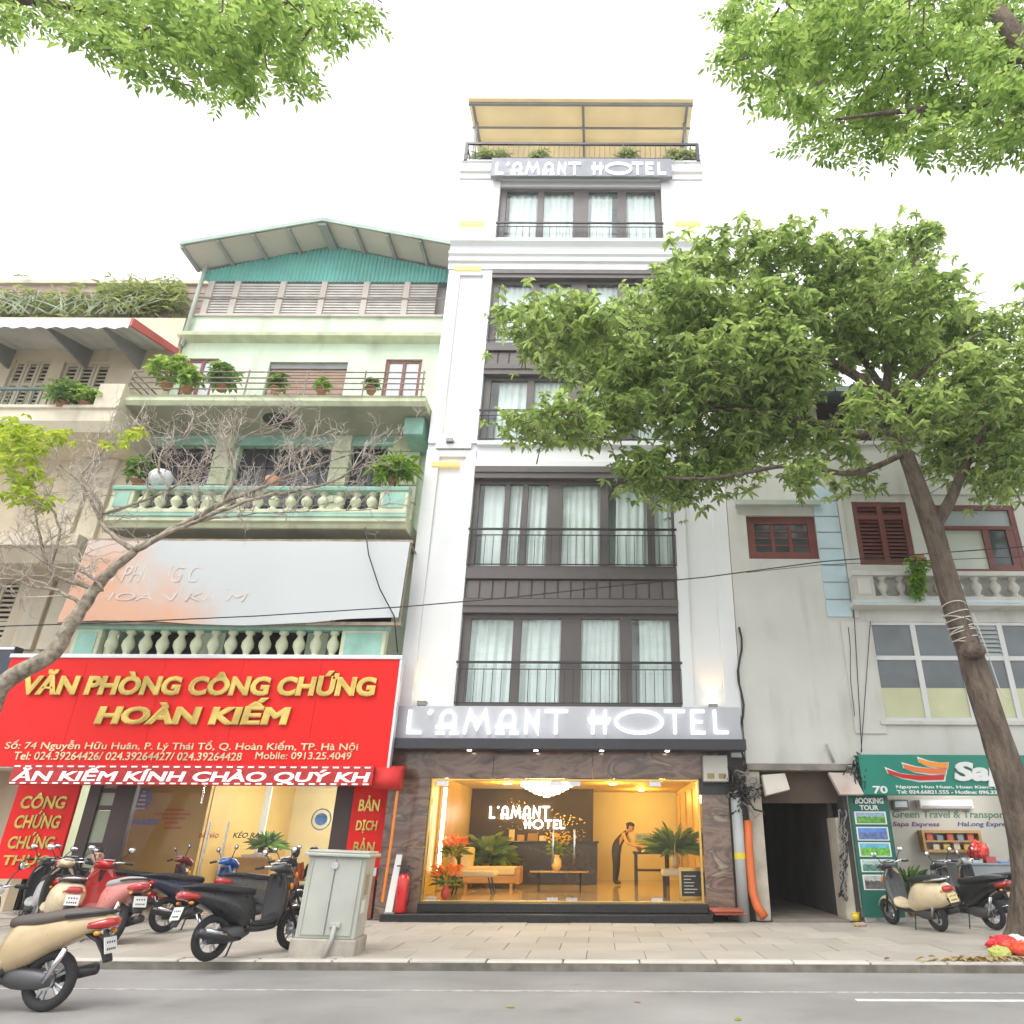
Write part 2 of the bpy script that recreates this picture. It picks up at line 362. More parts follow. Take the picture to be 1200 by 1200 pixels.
for z in (7.0, 13.6): mb.box(WX0, WX1, .2, 1.0, z-.7, z+.1)
mb.build('wall', WHT, H)
for a, b in ((HX0, WX0), (WX1, HX1)):       # raised borders round sunk pilaster panels
    o0, o1 = (.34, .26) if a < -2 else (.26, .36)
    for z0, z1 in ((4.12, 10.3), (10.95, 16.3)):
        mb = MB(); mb.box(a, a+o0, 0, .075, z0-.25, z1+.2); mb.box(b-o1, b, 0, .075, z0-.25, z1+.2); mb.box(a+o0, b-o1, .001, .075, z1, z1+.2); mb.box(a+o0, b-o1, .001, .075, z0-.25, z0)
        mb.build('pilaster_border', WHT, H, bevel=.008)
    mb = MB(); mb.box(a, b, .02, .075, 17.55, 20.2); mb.build('pilaster_panel', WHT, H, bevel=.008)
    MB().box(a+o0-.12, b-o1+.12, -.05, .075, 10.52, 10.66).build('ledge', WHT, H, bevel=.01)
prof = [(.1, 16.5), (-.03, 16.5), (-.03, 16.72), (-.10, 16.76), (-.10, 16.92), (-.16, 16.98), (-.16, 17.1), (-.05, 17.14), (-.05, 17.36), (-.2, 17.44), (-.2, 17.56), (.1, 17.56)]
MB().prx(prof, HX0-.03, HX1+.03).build('cornice', WHT, H, bevel=.006)
MB().prx([(.1, 10.02), (-.02, 10.02), (-.02, 10.18), (.02, 10.2), (.02, 10.58), (-.07, 10.62), (-.07, 10.74), (.1, 10.74)], WX0+.002, WX1-.002).build('beam', WHT, H, bevel=.006)
MB().prx([(.4, 20.2), (-.02, 20.2), (-.02, 20.42), (-.09, 20.46), (-.09, 20.62), (.0, 20.66), (.0, 20.92), (-.05, 20.94), (-.05, 21.0), (.4, 21.0)], HX0-.02, HX1+.02).build('parapet', WHT, H, bevel=.006)
bx('roof_slab', HX0, HX1, .4, 10, 20.2, 20.75, WHT, H)
def curtain(x0, x1, z0, z1, Y, parent, m=CURT, amp=.045, pl=.16):
    n = max(6, int((x1-x0)/.018)); xs = np.linspace(x0, x1, n); ph = random.uniform(0, 6); pl *= random.uniform(.75, 1.5); amp *= random.uniform(.7, 1.2)
    y = Y+amp*np.sin(xs/pl*6.28+ph+.9*np.sin(xs*5+ph))+amp*.4*np.sin(xs/pl*2.3+ph); k = 4; v = []; f = []
    for j in range(k+1):
        t = j/k
        for a, b in zip(xs, y): v.append((a+.015*math.sin(3*t+ph), Y+(b-Y)*(.6+.5*t), z1+(z0-z1)*t))
    for j in range(k): f += [(j*n+i, j*n+i+1, (j+1)*n+i+1, (j+1)*n+i) for i in range(n-1)]
    mb = MB(); mb.add(v, f); return mb.build('curtain', m, parent, smooth=True, recalc=False)
def hx(px, py=776): return XZ(px, py, 0)[0]
STD = [(hx(547), hx(598)), (hx(608), hx(656)), (hx(680), hx(727)), (hx(741), hx(788))]
ROW2 = [(hx(557, 620), hx(588, 620)), (hx(594, 620), hx(609, 620)), (hx(616, 620), hx(640, 620)), (hx(658, 620), hx(703, 620)), (hx(713, 620), hx(759, 620)), (hx(768, 620), hx(788, 620))]
for z0, z1, hz, rail, cols in ((4.09, 6.2, 6.52, 5.05, STD), (7.32, 9.7, 10.0, 8.3, ROW2), (10.76, 12.85, 13.16, 11.7, STD), (13.92, 16.22, 16.48, 14.74, STD), (17.6, 19.94, 19.97, 18.36, STD)):
    w = MB(); x = WX0+.004
    for a, b in cols: w.box(x, a, RY-.02, RY+.08, z0+.08, z1-.1); x = b
    w.box(x, WX1-.004, RY-.02, RY+.08, z0+.08, z1-.1); w.box(WX0+.004, WX1-.004, RY-.025, RY+.085, z0, z0+.085); w.box(WX0+.004, WX1-.004, RY-.025, RY+.085, z1-.1, z1)
    wo = w.build('window', BRN, H, bevel=.006)
    if hz-z1 > .1:
        MB().prx([(.4, z1-.005), (.0, z1-.005), (.0, z1+(hz-z1)*.45), (-.035, z1+(hz-z1)*.5), (-.035, hz), (.4, hz)], WX0+.003, WX1-.003).build('window_header', BRN, H, bevel=.006)
    for a, b in cols:
        bx('pane', a-.01, b+.01, RY+.03, RY+.04, z0+.08, z1-.09, GLS, wo)
        gp = (b-a)*random.choice((0, 0, 0, .12, .22, .3)); sd_ = random.random() < .5
        curtain(a-.03+(gp if sd_ else 0), b+.03-(0 if sd_ else gp), z0+.02, z1-.02, RY+.17, wo)
    rl = MB(); rl.box(WX0-.03, WX1+.03, -.02, .02, rail-.03, rail+.02); rl.box(WX0, WX1, -.012, .012, rail-.17, rail-.15); rl.box(WX0, WX1, -.012, .012, z0+.05, z0+.075)
    k = int((WX1-WX0)/.2)
    for i in range(k+1):
        xx = WX0+(WX1-WX0)*i/k; rl.box(xx-.007, xx+.007, -.007, .007, z0+.04, rail-.15)
    rl.build('railing', mat('rail_black', (.035, .035, .038), .4, .3, var=.1), H)
for z0, z1 in ((6.525, 7.31), (13.165, 13.91)):
    sp = MB(); sp.box(WX0+.003, WX1-.003, .08, .3, z0, z1-.29); sp.box(WX0+.002, WX1-.002, -.02, .3, z1-.29, z1-.17); sp.box(WX0+.002, WX1-.002, .02, .3, z1-.17, z1)
    s = sp.build('spandrel', BRN, H, bevel=.006); n = 16; wd = (WX1-WX0-.1)/n
    pieces('spandrel_board', MB().box(-wd/2+.022, wd/2-.022, -.03, .03, 0, z1-z0-.36), BRN2, [(WX0+.05+(i+.5)*wd, .07, z0+.03) for i in range(n)], s)
# wall lamps with their light, and ledge bars whose emission imitates the amber lamplight
LAMPM = mat('lamp_grey', (.25, .24, .23), .4, .5); GLOW = emitmat('lamp_glow', (1, .75, .4), 6); BARM = mat('ledge_glow_amber', (.75, .50, .16), .6, var=0, emit=(1, .62, .18), es=.3)
def wlamp(px, py, e=10):
    x, z = XZ(px, py, -.1); m = MB(); m.box(x-.09, x+.09, -.13, .07, z-.07, z+.05)
    o = m.build('wall_lamp', LAMPM, H, bevel=.01); bx('lamp_lens', x-.07, x+.07, -.11, .05, z+.051, z+.06, GLOW, o)
    ld = bpy.data.lights.new('wall_lamp_light', 'SPOT'); ld.energy = e; ld.color = (1, .55, .16); ld.spot_size = math.radians(75); ld.spot_blend = .8; ld.shadow_soft_size = .03
    lo = bpy.data.objects.new('wall_lamp_light', ld); COL.objects.link(lo); lo.parent = o; lo.location = (x, -.05, z+.09); lo.rotation_euler = (math.radians(180-8), 0, 0)
for px, py in ((494, 823), (836, 827), (527, 515), (812, 517), (549, 281), (807, 282)): wlamp(px, py, 13)
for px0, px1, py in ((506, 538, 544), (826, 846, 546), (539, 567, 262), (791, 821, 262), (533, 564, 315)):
    x0, x1, z0, z1 = R(px0, py-2.5, px1, py+2.5, 0); o = bx('ledge_glow', x0, x1, -.035, .074, z0, z1, BARM, H, .01)
# roof terrace
PCARB = mat('canopy_sheet', (.82, .72, .50), .5, var=.06, scale=1, trans=.45); FRM = mat('canopy_frame', (.25, .25, .26), .5, .4)
cx0, cx1 = XZ(549, 119, -.1)[0], XZ(812, 119, -.1)[0]; CZ = XZ(680, 121, -.1)[1]; CB = 4.6
rc = MB(); rc.box(cx0, cx1, -.1, -.02, CZ-.05, CZ+.05)
for fx in (.02, .51, .975): a = cx0+(cx1-cx0)*fx; rc.box(a-.04, a+.04, -.02, CB, CZ-.05, CZ+.05)
for yy in (.75, 1.35, 2.6, CB): rc.box(cx0, cx1, yy-.03, yy+.03, CZ-.10, CZ-.051)
for fx in (.025, .97):
    a = cx0+(cx1-cx0)*fx; rc.box(a-.05, a+.05, .55, .65, 21.0, CZ-.05); rc.box(a-.05, a+.05, CB-.1, CB, 20.75, CZ-.05)
cf = rc.build('canopy_frame', FRM, H, bevel=.004)
for i, (a, b) in enumerate(((0, .255), (.255, .51), (.51, .745), (.745, 1))):
    bx('canopy_panel', cx0+(cx1-cx0)*a+.001, cx0+(cx1-cx0)*b-.001, -.22, CB+.1, CZ+.055+.002*(i % 2), CZ+.075, PCARB, cf)
TW = mat('terrace_wall', (.55, .50, .42), .7, var=.1, streak=.3)
tw = holes(MB(), HX0+.5, HX1-.5, 20.75, CZ-.12, [(-2.2, 1.0, 20.75, 22.9)], CB-.4, CB-.2).build('terrace_wall', TW, H)
bx('terrace_door', -2.2, 1.0, CB-.33, CB-.27, 20.75, 22.9, BRN, H)
rl = MB(); z0, z1 = 21.0, 21.72
rx0, rx1 = XZ(545, 175, -.05)[0], XZ(819, 175, -.05)[0]
rl.box(rx0, rx1, -.08, -.02, z1-.05, z1+.03); rl.box(rx0, rx1, -.065, -.035, z0+.06, z0+.09)
for a in (rx0, rx1-.1): rl.box(a, a+.1, -.09, 0, z0-.05, z1); rl.box(a+.02, a+.06, 0, 4, z1-.05, z1+.02)
for i in range(46): a = rx0+.1+(rx1-rx0-.2)*i/45; rl.box(a-.008, a+.008, -.058, -.042, z0+.09, z1-.05)
rl.build('roof_railing', mat('rail_black'), H)
# ---- ground floor: marble surround, steps, glass front, lobby room
MARB = marblemat('brown_marble', [(.05, .035, .03), (.14, .085, .065), (.22, .15, .115), (.10, .07, .055), (.30, .24, .19)], 1.1)
FZ = .3; GX0, GX1, GZ = -3.60, 2.04, 2.60
LW, RWx = -4.46, 2.50
xs = [LW, -2.3, -.2, RWx-.02]
for a, b in zip(xs, xs[1:]): bx('marble_slab', a+.004, b-.004, .0, .28, GZ+.004, 3.14, MARB, H, .004)
for a, b in ((LW, GX0-.004), ):
    for z0, z1 in ((0.0, 1.28), (1.288, GZ-.002)): bx('marble_slab', a, b, .0, .28, z0, z1, MARB, H, .004)
for z0, z1 in ((0.1, .75), (.757, 1.9), (1.907, 2.3)): bx('marble_slab', GX1+.02, XZ(858, 1000)[0], .0, .28, z0, z1, MARB, H, .004)
bx('end_post', GX1+.0, XZ(858, 900)[0], .03, .3, 2.31, 3.13, mat('dark_soffit', (.03, .03, .035), .5), H)
bx('step', XZ(452, 1072)[0], XZ(832, 1072)[0], -.42, .3, -.01, .135, BLK, H, .012)
bx('step', XZ(490, 1060)[0], XZ(830, 1060)[0], -.06, .3, .136, FZ-.004, BLK, H, .012)
LOBW = mat('lobby_wall', (.60, .41, .075), .45, var=.06, scale=1)
LOBF = marblemat('lobby_floor', [(.42, .33, .22), (.52, .42, .29), (.36, .27, .17)], .8, .08)
LOBC = mat('lobby_ceiling', (.68, .50, .15), .6, var=.03)
LX0, LX1, LY = -4.0, 2.42, 9.2
bx('lobby_floor', LX0, LX1, .1, LY, FZ-.1, FZ, LOBF, H); bx('lobby_ceiling', LX0, LX1, .285, LY, 2.86, 3.04, LOBC, H)
bx('lobby_wall', LX0-.1, LX0, .285, LY, FZ-.2, 3.04, LOBW, H); bx('lobby_wall', LX1, LX1+.08, .285, LY, FZ-.2, 3.04, LOBW, H)
bx('lobby_wall', LX0-.1, LX1+.08, LY, LY+.1, FZ-.2, 3.04, mat('lobby_back', (.66, .60, .48), .5, var=.04), H)
for k in range(5):      # amber pilasters down the right wall
    y = 1.2+k*1.6; bx('wall_panel', LX1-.06, LX1-.001, y, y+1.2, FZ+.02, 2.7, mat('amber_panel', (.50, .33, .12), .35, var=.15, scale=3, stretch=(1, 1, .15)), H, .01)
bx('lobby_wall_panel', LX0+.001, LX0+.08, 3.4, 5.4, FZ+.01, 2.7, mat('amber_panel'), H, .01)
bx('ground_wall', LX1+.085, HX1, .29, 10, 0, 3.049, mat('grimy_side', (.16, .14, .12), .8, var=.3), H); bx('ground_wall', HX0, LX0-.105, .29, 10, 0, 3.049, mat('grimy_side'), H)
mb = MB()
for a in (GX0, GX1-.05): mb.box(a, a+.05, .09, .17, FZ, GZ)
mb.box(GX0+.05, GX1-.05, .09, .17, GZ-.045, GZ); mb.box(GX0+.05, GX1-.05, .09, .17, FZ, FZ+.03)
gf = mb.build('glass_front_frame', GOLD, H, bevel=.004)
J = [GX0+.05, XZ(566, 985)[0], XZ(660, 985)[0], XZ(759, 985)[0], GX1-.05]
for i, (a, b) in enumerate(zip(J, J[1:])):
    p = bx('glass_pane', a+.004, b-.004, .124, .136, FZ+.03, GZ-.045, GLSD, gf)
    c = MB(); w = .22
    for q in ((a+.06,) if i in (0, 3) else (b-.3 if i == 1 else a+.08,)): c.box(q, q+w, .115, .145, FZ+.03, FZ+.085); c.box(q, q+w*1.1, .115, .145, GZ-.14, GZ-.046)
    c.build('patch_fitting', STEEL, p)
for px in (648, 673):
    x0 = XZ(px, 990)[0]; z0, z1 = XZ(px, 1012)[1], XZ(px, 972)[1]; m = MB().tube([(x0, .06, z0), (x0, .06, z1)], .022, 8); m.box(x0-.012, x0+.012, .06, .124, z0+.1, z0+.13); m.box(x0-.012, x0+.012, .06, .124, z1-.13, z1-.1); m.build('door_handle', STEEL, gf, smooth=True)
# sign box over the door
SG = T('hotel_sign', 'long grey sign board with white lit hotel lettering above the lobby', 'sign', (-.74, -.3, 3.15))
SGP = mat('sign_grey', (.42, .43, .46), .5, .1, var=.04)
x0, x1, z0, z1 = R(463, 829, 869, 867, -.3)
bx('sign_panel', x0+.02, x1-.02, -.3, .0-.02, z0+.01, z1+.02, SGP, SG, .008)
bx('soffit_beam', x0-.02, x1+.03, -.5, -.02, 3.13, z0+.005, mat('soffit_dark', (.028, .028, .036), .4, var=.15), SG, .012)
DL = emitmat('downlight', (1, .9, .75), 8)
for px in (550, 628, 705, 782): xx = XZ(px, 880, -.3)[0]; MB().lathe([(.045, 0), (.045, .012)], (xx, -.3, 3.117), 12).build('downlight', DL, SG)
LIT = emitmat('sign_letter_lit', (.95, .97, 1), .75)
its = []
for ch, a, b in SIGNW:
    q = R(a, 832, b, 860, -.36); its.append((ch, q[0], q[1], q[2]+(.28 if ch == "'" else 0), q[3]))
deco_text(its, -.302, LIT, SG, .055, .07)
S2 = T('rooftop_sign', 'small grey rooftop board with white hotel lettering under the terrace railing', 'sign', (-.8, -.2, 20.2))
x0, x1, z0, z1 = R(576, 188, 787, 209, -.14); bx('sign_panel', x0, x1, -.22, -.1, z0, z1, mat('sign_grey_dim', (.22, .23, .26), .5, .1, var=.05), S2, .01)
its = []
for ch, a, b in SIGNW:
    f = lambda p: 581+(p-477)*(780-581)/(853-477); q = R(f(a), 191, f(b), 204, -.24); its.append((ch, q[0], q[1], q[2]+(.2 if ch == "'" else 0), q[3]))
deco_text(its, -.222, LIT, S2, .055, .05)
# ================================================================ lobby furniture
PY = 7.6
WP = T('lobby_feature_wall', 'dark lobby wall panel behind the reception desk with lit hotel lettering', 'wall panel', (-3, PY, FZ))
q = R(541, 920, 695, 1030, PY); bx('panel', LX0+.01, q[1], PY, PY+.15, FZ, 2.85, mat('dark_panel', (.05, .03, .012), .5, var=.3, scale=2), WP)
dm = MB()
for i in range(150):    # gilt studs scattered over the panel
    u, v = random.random(), random.random(); a = q[0]+(q[1]-q[0])*(.25+.7*u); c = 1.3+1.4*v*(1-.5*u); dm.box(a-.012, a+.012, PY-.012, PY-.001, c, c+.025)
tag(dm.build('gilt_studs', GOLD, WP), kind='stuff')
LITW = emitmat('lobby_letter_lit', (1, .95, .85), 3)
def fitdeco(chars, pa, pb, ya, yb, Y, m, parent, sw):
    tot = {'L': 17, "'": 6, 'A': 27, 'M': 30, 'N': 22, 'T': 24, 'H': 26, 'O': 34, 'E': 17}; s = sum(tot[c] for c in chars)+6*(len(chars)-1); x = 0; it = []
    for c in chars:
        a = pa+(pb-pa)*x/s; b = pa+(pb-pa)*(x+tot[c])/s; x += tot[c]+6; r = R(a, ya, b, yb, Y); it.append((c, r[0], r[1], r[2]+(.2 if c == "'" else 0), r[3]))
    deco_text(it, Y, m, parent, sw, .05)
fitdeco("L'AMANT", 574, 644, 945, 959, PY-.03, LITW, WP, .045); fitdeco("HOTEL", 614, 662, 961, 971, PY-.03, LITW, WP, .04)
DK = T('reception_desk', 'dark reception desk with small items under the lit wall lettering', 'desk', (-2, 6.9, FZ))
q = R(585, 990, 700, 1030, 6.8); bx('counter', q[0], q[1], 6.5, 7.2, FZ, 1.35, mat('desk_dark', (.03, .024, .02), .25, var=.3), DK, .01); bx('counter_top', q[0]-.04, q[1]+.04, 6.44, 7.25, 1.352, 1.4, BLK, DK, .01)
for i, (px, w, h, c) in enumerate(((596, .16, .3, (.7, .6, .4)), (606, .2, .16, (.5, .3, .1)), (618, .3, .2, (.35, .2, .08)), (632, .2, .14, (.8, .75, .6)))):
    a = XZ(px, 985, 6.6)[0]; o = bx('counter_display', a, a+w, 6.6, 6.64, 1.402, 1.4+h, mat(f'display_{i}', c, .5), DK, .005)
CH = T('chandelier', 'wide crystal chandelier glowing under the lobby ceiling', 'chandelier', (-1.2, 2.2, 2.4))
ccx = XZ(641, 918, 2.2)[0]; ch = MB()
CRY = emitmat('crystal_lit', (1, .82, .5), 5)
ch.lathe([(.62, 2.68), (.66, 2.72), (.66, 2.8)], (ccx, 2.2, 0), 28); ch.build('ring', GOLD, CH, smooth=True)
cr = MB()
for rr, z, n in ((.6, 2.62, 40), (.5, 2.56, 34), (.4, 2.51, 26), (.3, 2.46, 20), (.18, 2.42, 12), (.06, 2.38, 5)):
    for i in range(n):
        a = 6.283*i/n; cr.ball((ccx+rr*math.cos(a), 2.2+rr*math.sin(a), z), (.022, .022, .05), 5, 4)
cr.build('crystals', CRY, CH)
def lamp_point(loc, e, parent, r=.2, col=AMB):
    ld = bpy.data.lights.new('lamp_light', 'POINT'); ld.energy = e; ld.color = col; ld.shadow_soft_size = r; lo = bpy.data.objects.new('lamp_light', ld); COL.objects.link(lo); lo.parent = parent
    if parent.name in WROOT: lo.matrix_parent_inverse = Matrix.Translation(WROOT[parent.name]).inverted()
    lo.location = loc
lamp_point((ccx, 2.2, 2.25), 52, CH, .4)
LS = T('led_strip_light', 'vertical glowing LED strip on the left lobby wall', 'light', (LX0+.1, 3.2, FZ))
bx('tube', LX0+.09, LX0+.15, 3.0, 3.06, .75, 2.6, emitmat('led_warm', (1, .86, .6), 9), LS); bx('channel', LX0+.06, LX0+.088, 2.96, 3.1, .7, 2.65, GOLD, LS)
for i, (a, y) in enumerate(((-2.6, 5.0), (.3, 5.0), (1.5, 3.0), (1.2, 7.6))):
    DLt = T('ceiling_lamp', ('round warm ceiling lamp above the lobby sofa', 'round warm ceiling lamp above the reception desk end', 'round warm ceiling lamp near the lobby palm', 'round warm ceiling lamp in the rear corridor')[i], 'lamp', (a, y, 2.8))
    MB().lathe([(.12, 2.83), (.12, 2.855)], (a, y, 0), 16).build('bezel', GOLD, DLt); MB().lathe([(.1, 2.822), (.1, 2.829)], (a, y, 0), 16).build('lens', emitmat('warm_lens', (1, .8, .5), 12), DLt); lamp_point((a, y, 2.6), 30, DLt, .1)
WOODL = mat('sofa_wood', (.42, .24, .08), .4, var=.2, scale=4, stretch=(.3, 1, 1)); CREAM = mat('sofa_cloth', (.62, .52, .36), .8, var=.08, bump=.1)
SF = T('sofa', 'low beige day-bed sofa on a wooden base left of the reception desk', 'sofa', (-3, 4.6, FZ))
q = R(543, 1004, 605, 1034, 4.4); sx0, sx1 = q[0], q[1]
bx('base', sx0, sx1, 4.4, 5.2, FZ+.12, FZ+.3, WOODL, SF, .02); bx('seat', sx0+.05, sx1-.02, 4.38, 5.15, FZ+.302, FZ+.5, CREAM, SF, .05); bx('backrest', sx0-.1, sx0+.15, 4.4, 5.2, FZ+.3, FZ+.95, CREAM, SF, .06)
bx('arm_end', sx1-.02, sx1+.1, 4.38, 5.2, FZ+.1, FZ+.5, WOODL, SF, .03)
for a in (sx0+.05, sx1-.15):
    for y in (4.42, 5.1): bx('leg', a, a+.07, y, y+.07, FZ, FZ+.12, WOODL, SF)
CT = T('ottoman', 'long upholstered bench on thin dark legs in front of the sofa', 'bench', (-3, 2.4, FZ))
q = R(528, 1018, 580, 1045, 2.2); bx('cushion', q[0], q[1], 2.1, 2.75, FZ+.36, FZ+.48, CREAM, CT, .04)
for a, d in ((q[0]+.15, -.1), (q[1]-.15, .1)):
    for y in (2.2, 2.65): MB().tube([(a, y, FZ+.36), (a+d, y, FZ)], .02, 6).build('leg', BLK, CT)
def vaseplant(name, label, cat, px, py, Y, kind, s=1.0, vase=True, z=FZ, vcol=(.6, .45, .25)):
    x = XZ(px, py, Y)[0]; t = T(name, label, cat, (x, Y, z), world=False)
    if vase: MB().lathe([(.06*s, 0), (.13*s, .1*s), (.12*s, .24*s), (.06*s, .32*s), (.08*s, .36*s)], n=14).build('vase', mat('vase_%.2f' % vcol[0], vcol, .3), t, smooth=True)
    h = .34*s if vase else .05; n = {'orange': 60, 'green': 160, 'yellow': 90, 'palm': 130}[kind]
    a = RNG.uniform(0, 6.28, n); e = RNG.uniform(.15, 1.3, n); D = np.stack([np.cos(a)*np.cos(e), np.sin(a)*np.cos(e), np.sin(e)], 1)
    Pb = np.tile([0, 0, h], (n, 1))+D*RNG.uniform(.05, .35, (n, 1))*s
    ln = s*{'orange': .34, 'green': .4, 'yellow': .22, 'palm': .75}[kind]*RNG.uniform(.7, 1.2, n)
    lm = leafmat('indoor_leaf', (.05, .14, .03), (.20, .34, .08)); leaves_mesh('foliage', Pb, D, np.tile([0, 0, 1.], (n, 1)), ln, ln*{'orange': .16, 'green': .4, 'yellow': .3, 'palm': .09}[kind], lm, t, droop=.35)
    if kind in ('orange', 'yellow'):
        k = 46; a = RNG.uniform(0, 6.28, k); rr = RNG.uniform(.05, .32, k)*s; Pb = np.stack([np.cos(a)*rr, np.sin(a)*rr, h+s*RNG.uniform(.25, .5, k)], 1); D = np.stack([np.cos(a), np.sin(a), RNG.uniform(.2, 1.2, k)], 1)
        fm = leafmat('petal_'+kind, (.85, .20, .01) if kind == 'orange' else (.65, .42, .02), (1., .40, .03) if kind == 'orange' else (.85, .65, .08), .2); ln = np.full(k, .26*s if kind == 'orange' else .13*s)
        leaves_mesh('flowers', Pb, D, np.tile([0, 0, 1.], (k, 1)), ln, ln*(.45 if kind == 'orange' else .8), fm, t)
    return t
vaseplant('flower_vase', 'tall orange flowers in a vase by the left lobby wall', 'flowers', 531, 1010, 2.6, 'orange', .8, z=FZ+.48)
vaseplant('flower_pot', 'small orange flowers with green leaves on floor behind the glass', 'flowers', 522, 1045, .7, 'orange', .72, vcol=(.5, .06, .04))
vaseplant('indoor_plant', 'bushy green plant behind the lobby sofa', 'plant', 569, 1020, 5.8, 'green', 1.5)
vaseplant('indoor_palm', 'blue-green palm in a vase on the stool behind right lobby glass', 'plant', 792, 1030, 1.7, 'palm', .85, z=FZ+.57)
CF = T('coffee_table', 'thin amber glass table holding a yellow bouquet in the lobby', 'table', (-1, 3.2, FZ))
q = R(622, 1018, 690, 1022, 3.2); bx('top', q[0], q[1], 3.0, 3.6, FZ+.42, FZ+.45, GOLD, CF, .01)
for a in (q[0]+.2, q[1]-.2):
    for y in (3.08, 3.52): MB().tube([(a, y, FZ), (a, y, FZ+.42)], .015, 6).build('leg', BLK, CF)
vaseplant('flower_bouquet', 'yellow bouquet in a pale vase on the lobby table', 'flowers', 652, 1018, 3.3, 'yellow', .95, z=FZ+.452, vcol=(.75, .55, .25))
ST = T('side_table', 'small upholstered stool table near the right lobby glass', 'stool', (1.2, 1.6, FZ)); q = R(776, 1022, 806, 1050, 1.5)
bx('top', q[0], q[1], 1.4, 1.85, FZ+.42, FZ+.56, CREAM, ST, .04)
for a in (q[0]+.04, q[1]-.08):
    for y in (1.44, 1.78): bx('leg', a, a+.04, y, y+.04, FZ, FZ+.42, BLK, ST)
MBd = T('menu_board', 'black menu board in a gold frame standing inside the right glass', 'board', (1.8, .5, FZ)); q = R(796, 1021, 825, 1057, .6)
fr = MB(); fr.box(q[0], q[1], .6, .64, FZ+.01, FZ+.09); fr.box(q[0], q[1], .6, .64, FZ+.55, FZ+.62); fr.box(q[0], q[0]+.05, .6, .64, FZ+.09, FZ+.55); fr.box(q[1]-.05, q[1], .6, .64, FZ+.09, FZ+.55); fr.build('frame', GOLD, MBd)
bx('slate', q[0]+.05, q[1]-.05, .61, .63, FZ+.09, FZ+.55, mat('slate', (.02, .02, .022), .7), MBd)
ck = MB()
for i in range(6): ck.box(q[0]+.1, q[0]+.1+random.uniform(.12, .28), .607, .6095, FZ+.15+i*.06, FZ+.165+i*.06)
ck.build('chalk_lines', mat('chalk', (.6, .6, .58), .9), MBd)
RD = T('service_table', 'dark table with bowls at the rear right of the lobby', 'table', (1, 6.4, FZ)); q = R(742, 985, 785, 1030, 6.2)
bx('top', q[0], q[1], 6.1, 6.8, FZ+.78, FZ+.85, BLK, RD, .01)
for a in (q[0]+.05, q[1]-.1):
    for y in (6.14, 6.7): bx('leg', a, a+.07, y, y+.07, FZ, FZ+.78, BLK, RD)
bx('shelf', q[0]+.1, q[1]-.1, 6.2, 6.7, FZ+.35, FZ+.4, BLK, RD); 
for i in range(4): MB().lathe([(.03, 0), (.08, .05), (.1, .1)], (q[0]+.2+i*.22, 6.4, FZ+.851), 10).build('bowl', mat('bowl_gold', (.7, .5, .2), .3, .6), RD)
PT = T('framed_picture', 'small blue framed picture on the white rear lobby wall', 'picture', (1, LY, 1.5)); q = R(744, 976, 763, 986, LY); bx('frame', q[0], q[1], LY-.05, LY-.001, q[2], q[3], GOLD, PT); bx('print', q[0]+.05, q[1]-.05, LY-.056, LY-.05, q[2]+.05, q[3]-.05, mat('print_blue', (.2, .4, .6), .5, var=.4, scale=8), PT)
# ================================================================ green house
GY, GF = 1.2, -.5
GRN = mat('green_plaster', (.61, .72, .56), .75, var=.10, scale=1.2, bump=.08, bscale=20, streak=.55, scol=(.22, .24, .17))
GRNP = mat('pale_green_stone', (.56, .60, .42), .8, var=.15, scale=2.5, bump=.2, bscale=25, streak=.6, scol=(.20, .19, .13))
TEAL = mat('teal_paint', (.27, .49, .41), .6, var=.18, scale=2.5, streak=.4, scol=(.3, .33, .25))
TEALS = mat('teal_sheet', (.17, .46, .41), .5, var=.1, scale=1)
SOFF = mat('soffit_plaster', (.40, .38, .31), .85, var=.12, scale=1.0, streak=.5)
GREYB = mat('louvre_grey', (.60, .57, .53), .7, var=.12, scale=3)
PINKW = mat('pillar_pinkish', (.56, .50, .45), .75, var=.1, streak=.4)
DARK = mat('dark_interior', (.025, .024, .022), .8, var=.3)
REDW = mat('red_brown_wood', (.20, .062, .05), .55, var=.2, scale=3, stretch=(1, 1, .2))
RUSTM = mat('rusty_rail', (.26, .22, .19), .6, .4, var=.3, scale=6)
GH = T('green_house', 'pale green old house with gabled roof and planted balconies beside the hotel', 'building', (-8.4, GY, 0))
gx0, gx1 = XZ(238, 330, GY)[0], -4.56
zof = lambda py, Y=GY, px=330: XZ(px, py, Y)[1]
xof = lambda px, py, Y=GY: XZ(px, py, Y)[0]
z_gt, z_gb, z_w0 = zof(290), zof(330), zof(370)
z3 = zof(512); z3t = zof(463, GF); z2b = zof(617, GF); z2t = zof(602, GF); z1t = zof(772, GF)
ops3 = [R(212, 420, 250, 470, GY), R(311, 424, 404, 470, GY), R(449, 421, 492, 470, GY)]
ops3 = [(a, b, z3t-.25, d) for a, b, c, d in ops3]
ops2 = [(xof(140, 560), xof(245, 560), z2t-.1, zof(522)), (xof(272, 560), xof(384, 560), z2t-.1, zof(522)), (xof(406, 560), xof(450, 560), z2t-.1, zof(522))]
ops1 = [(gx0+.6, gx0+2.6, z1t-.2, 7.2), (gx0+3.2, gx0+5.2, z1t-.2, 7.2), (gx0+5.7, gx0+7.2, z1t-.2, 7.2)]
wm = holes(MB(), gx0, gx1, 3.0, z_w0, ops3+ops2+ops1, GY, GY+.3); wm.box(gx0, gx0+.25, GY+.3, 9, 0, z_gb); wm.box(gx1-.2, gx1, GY+.3, 9, 0, z_gb)
wm.build('wall', GRN, GH)
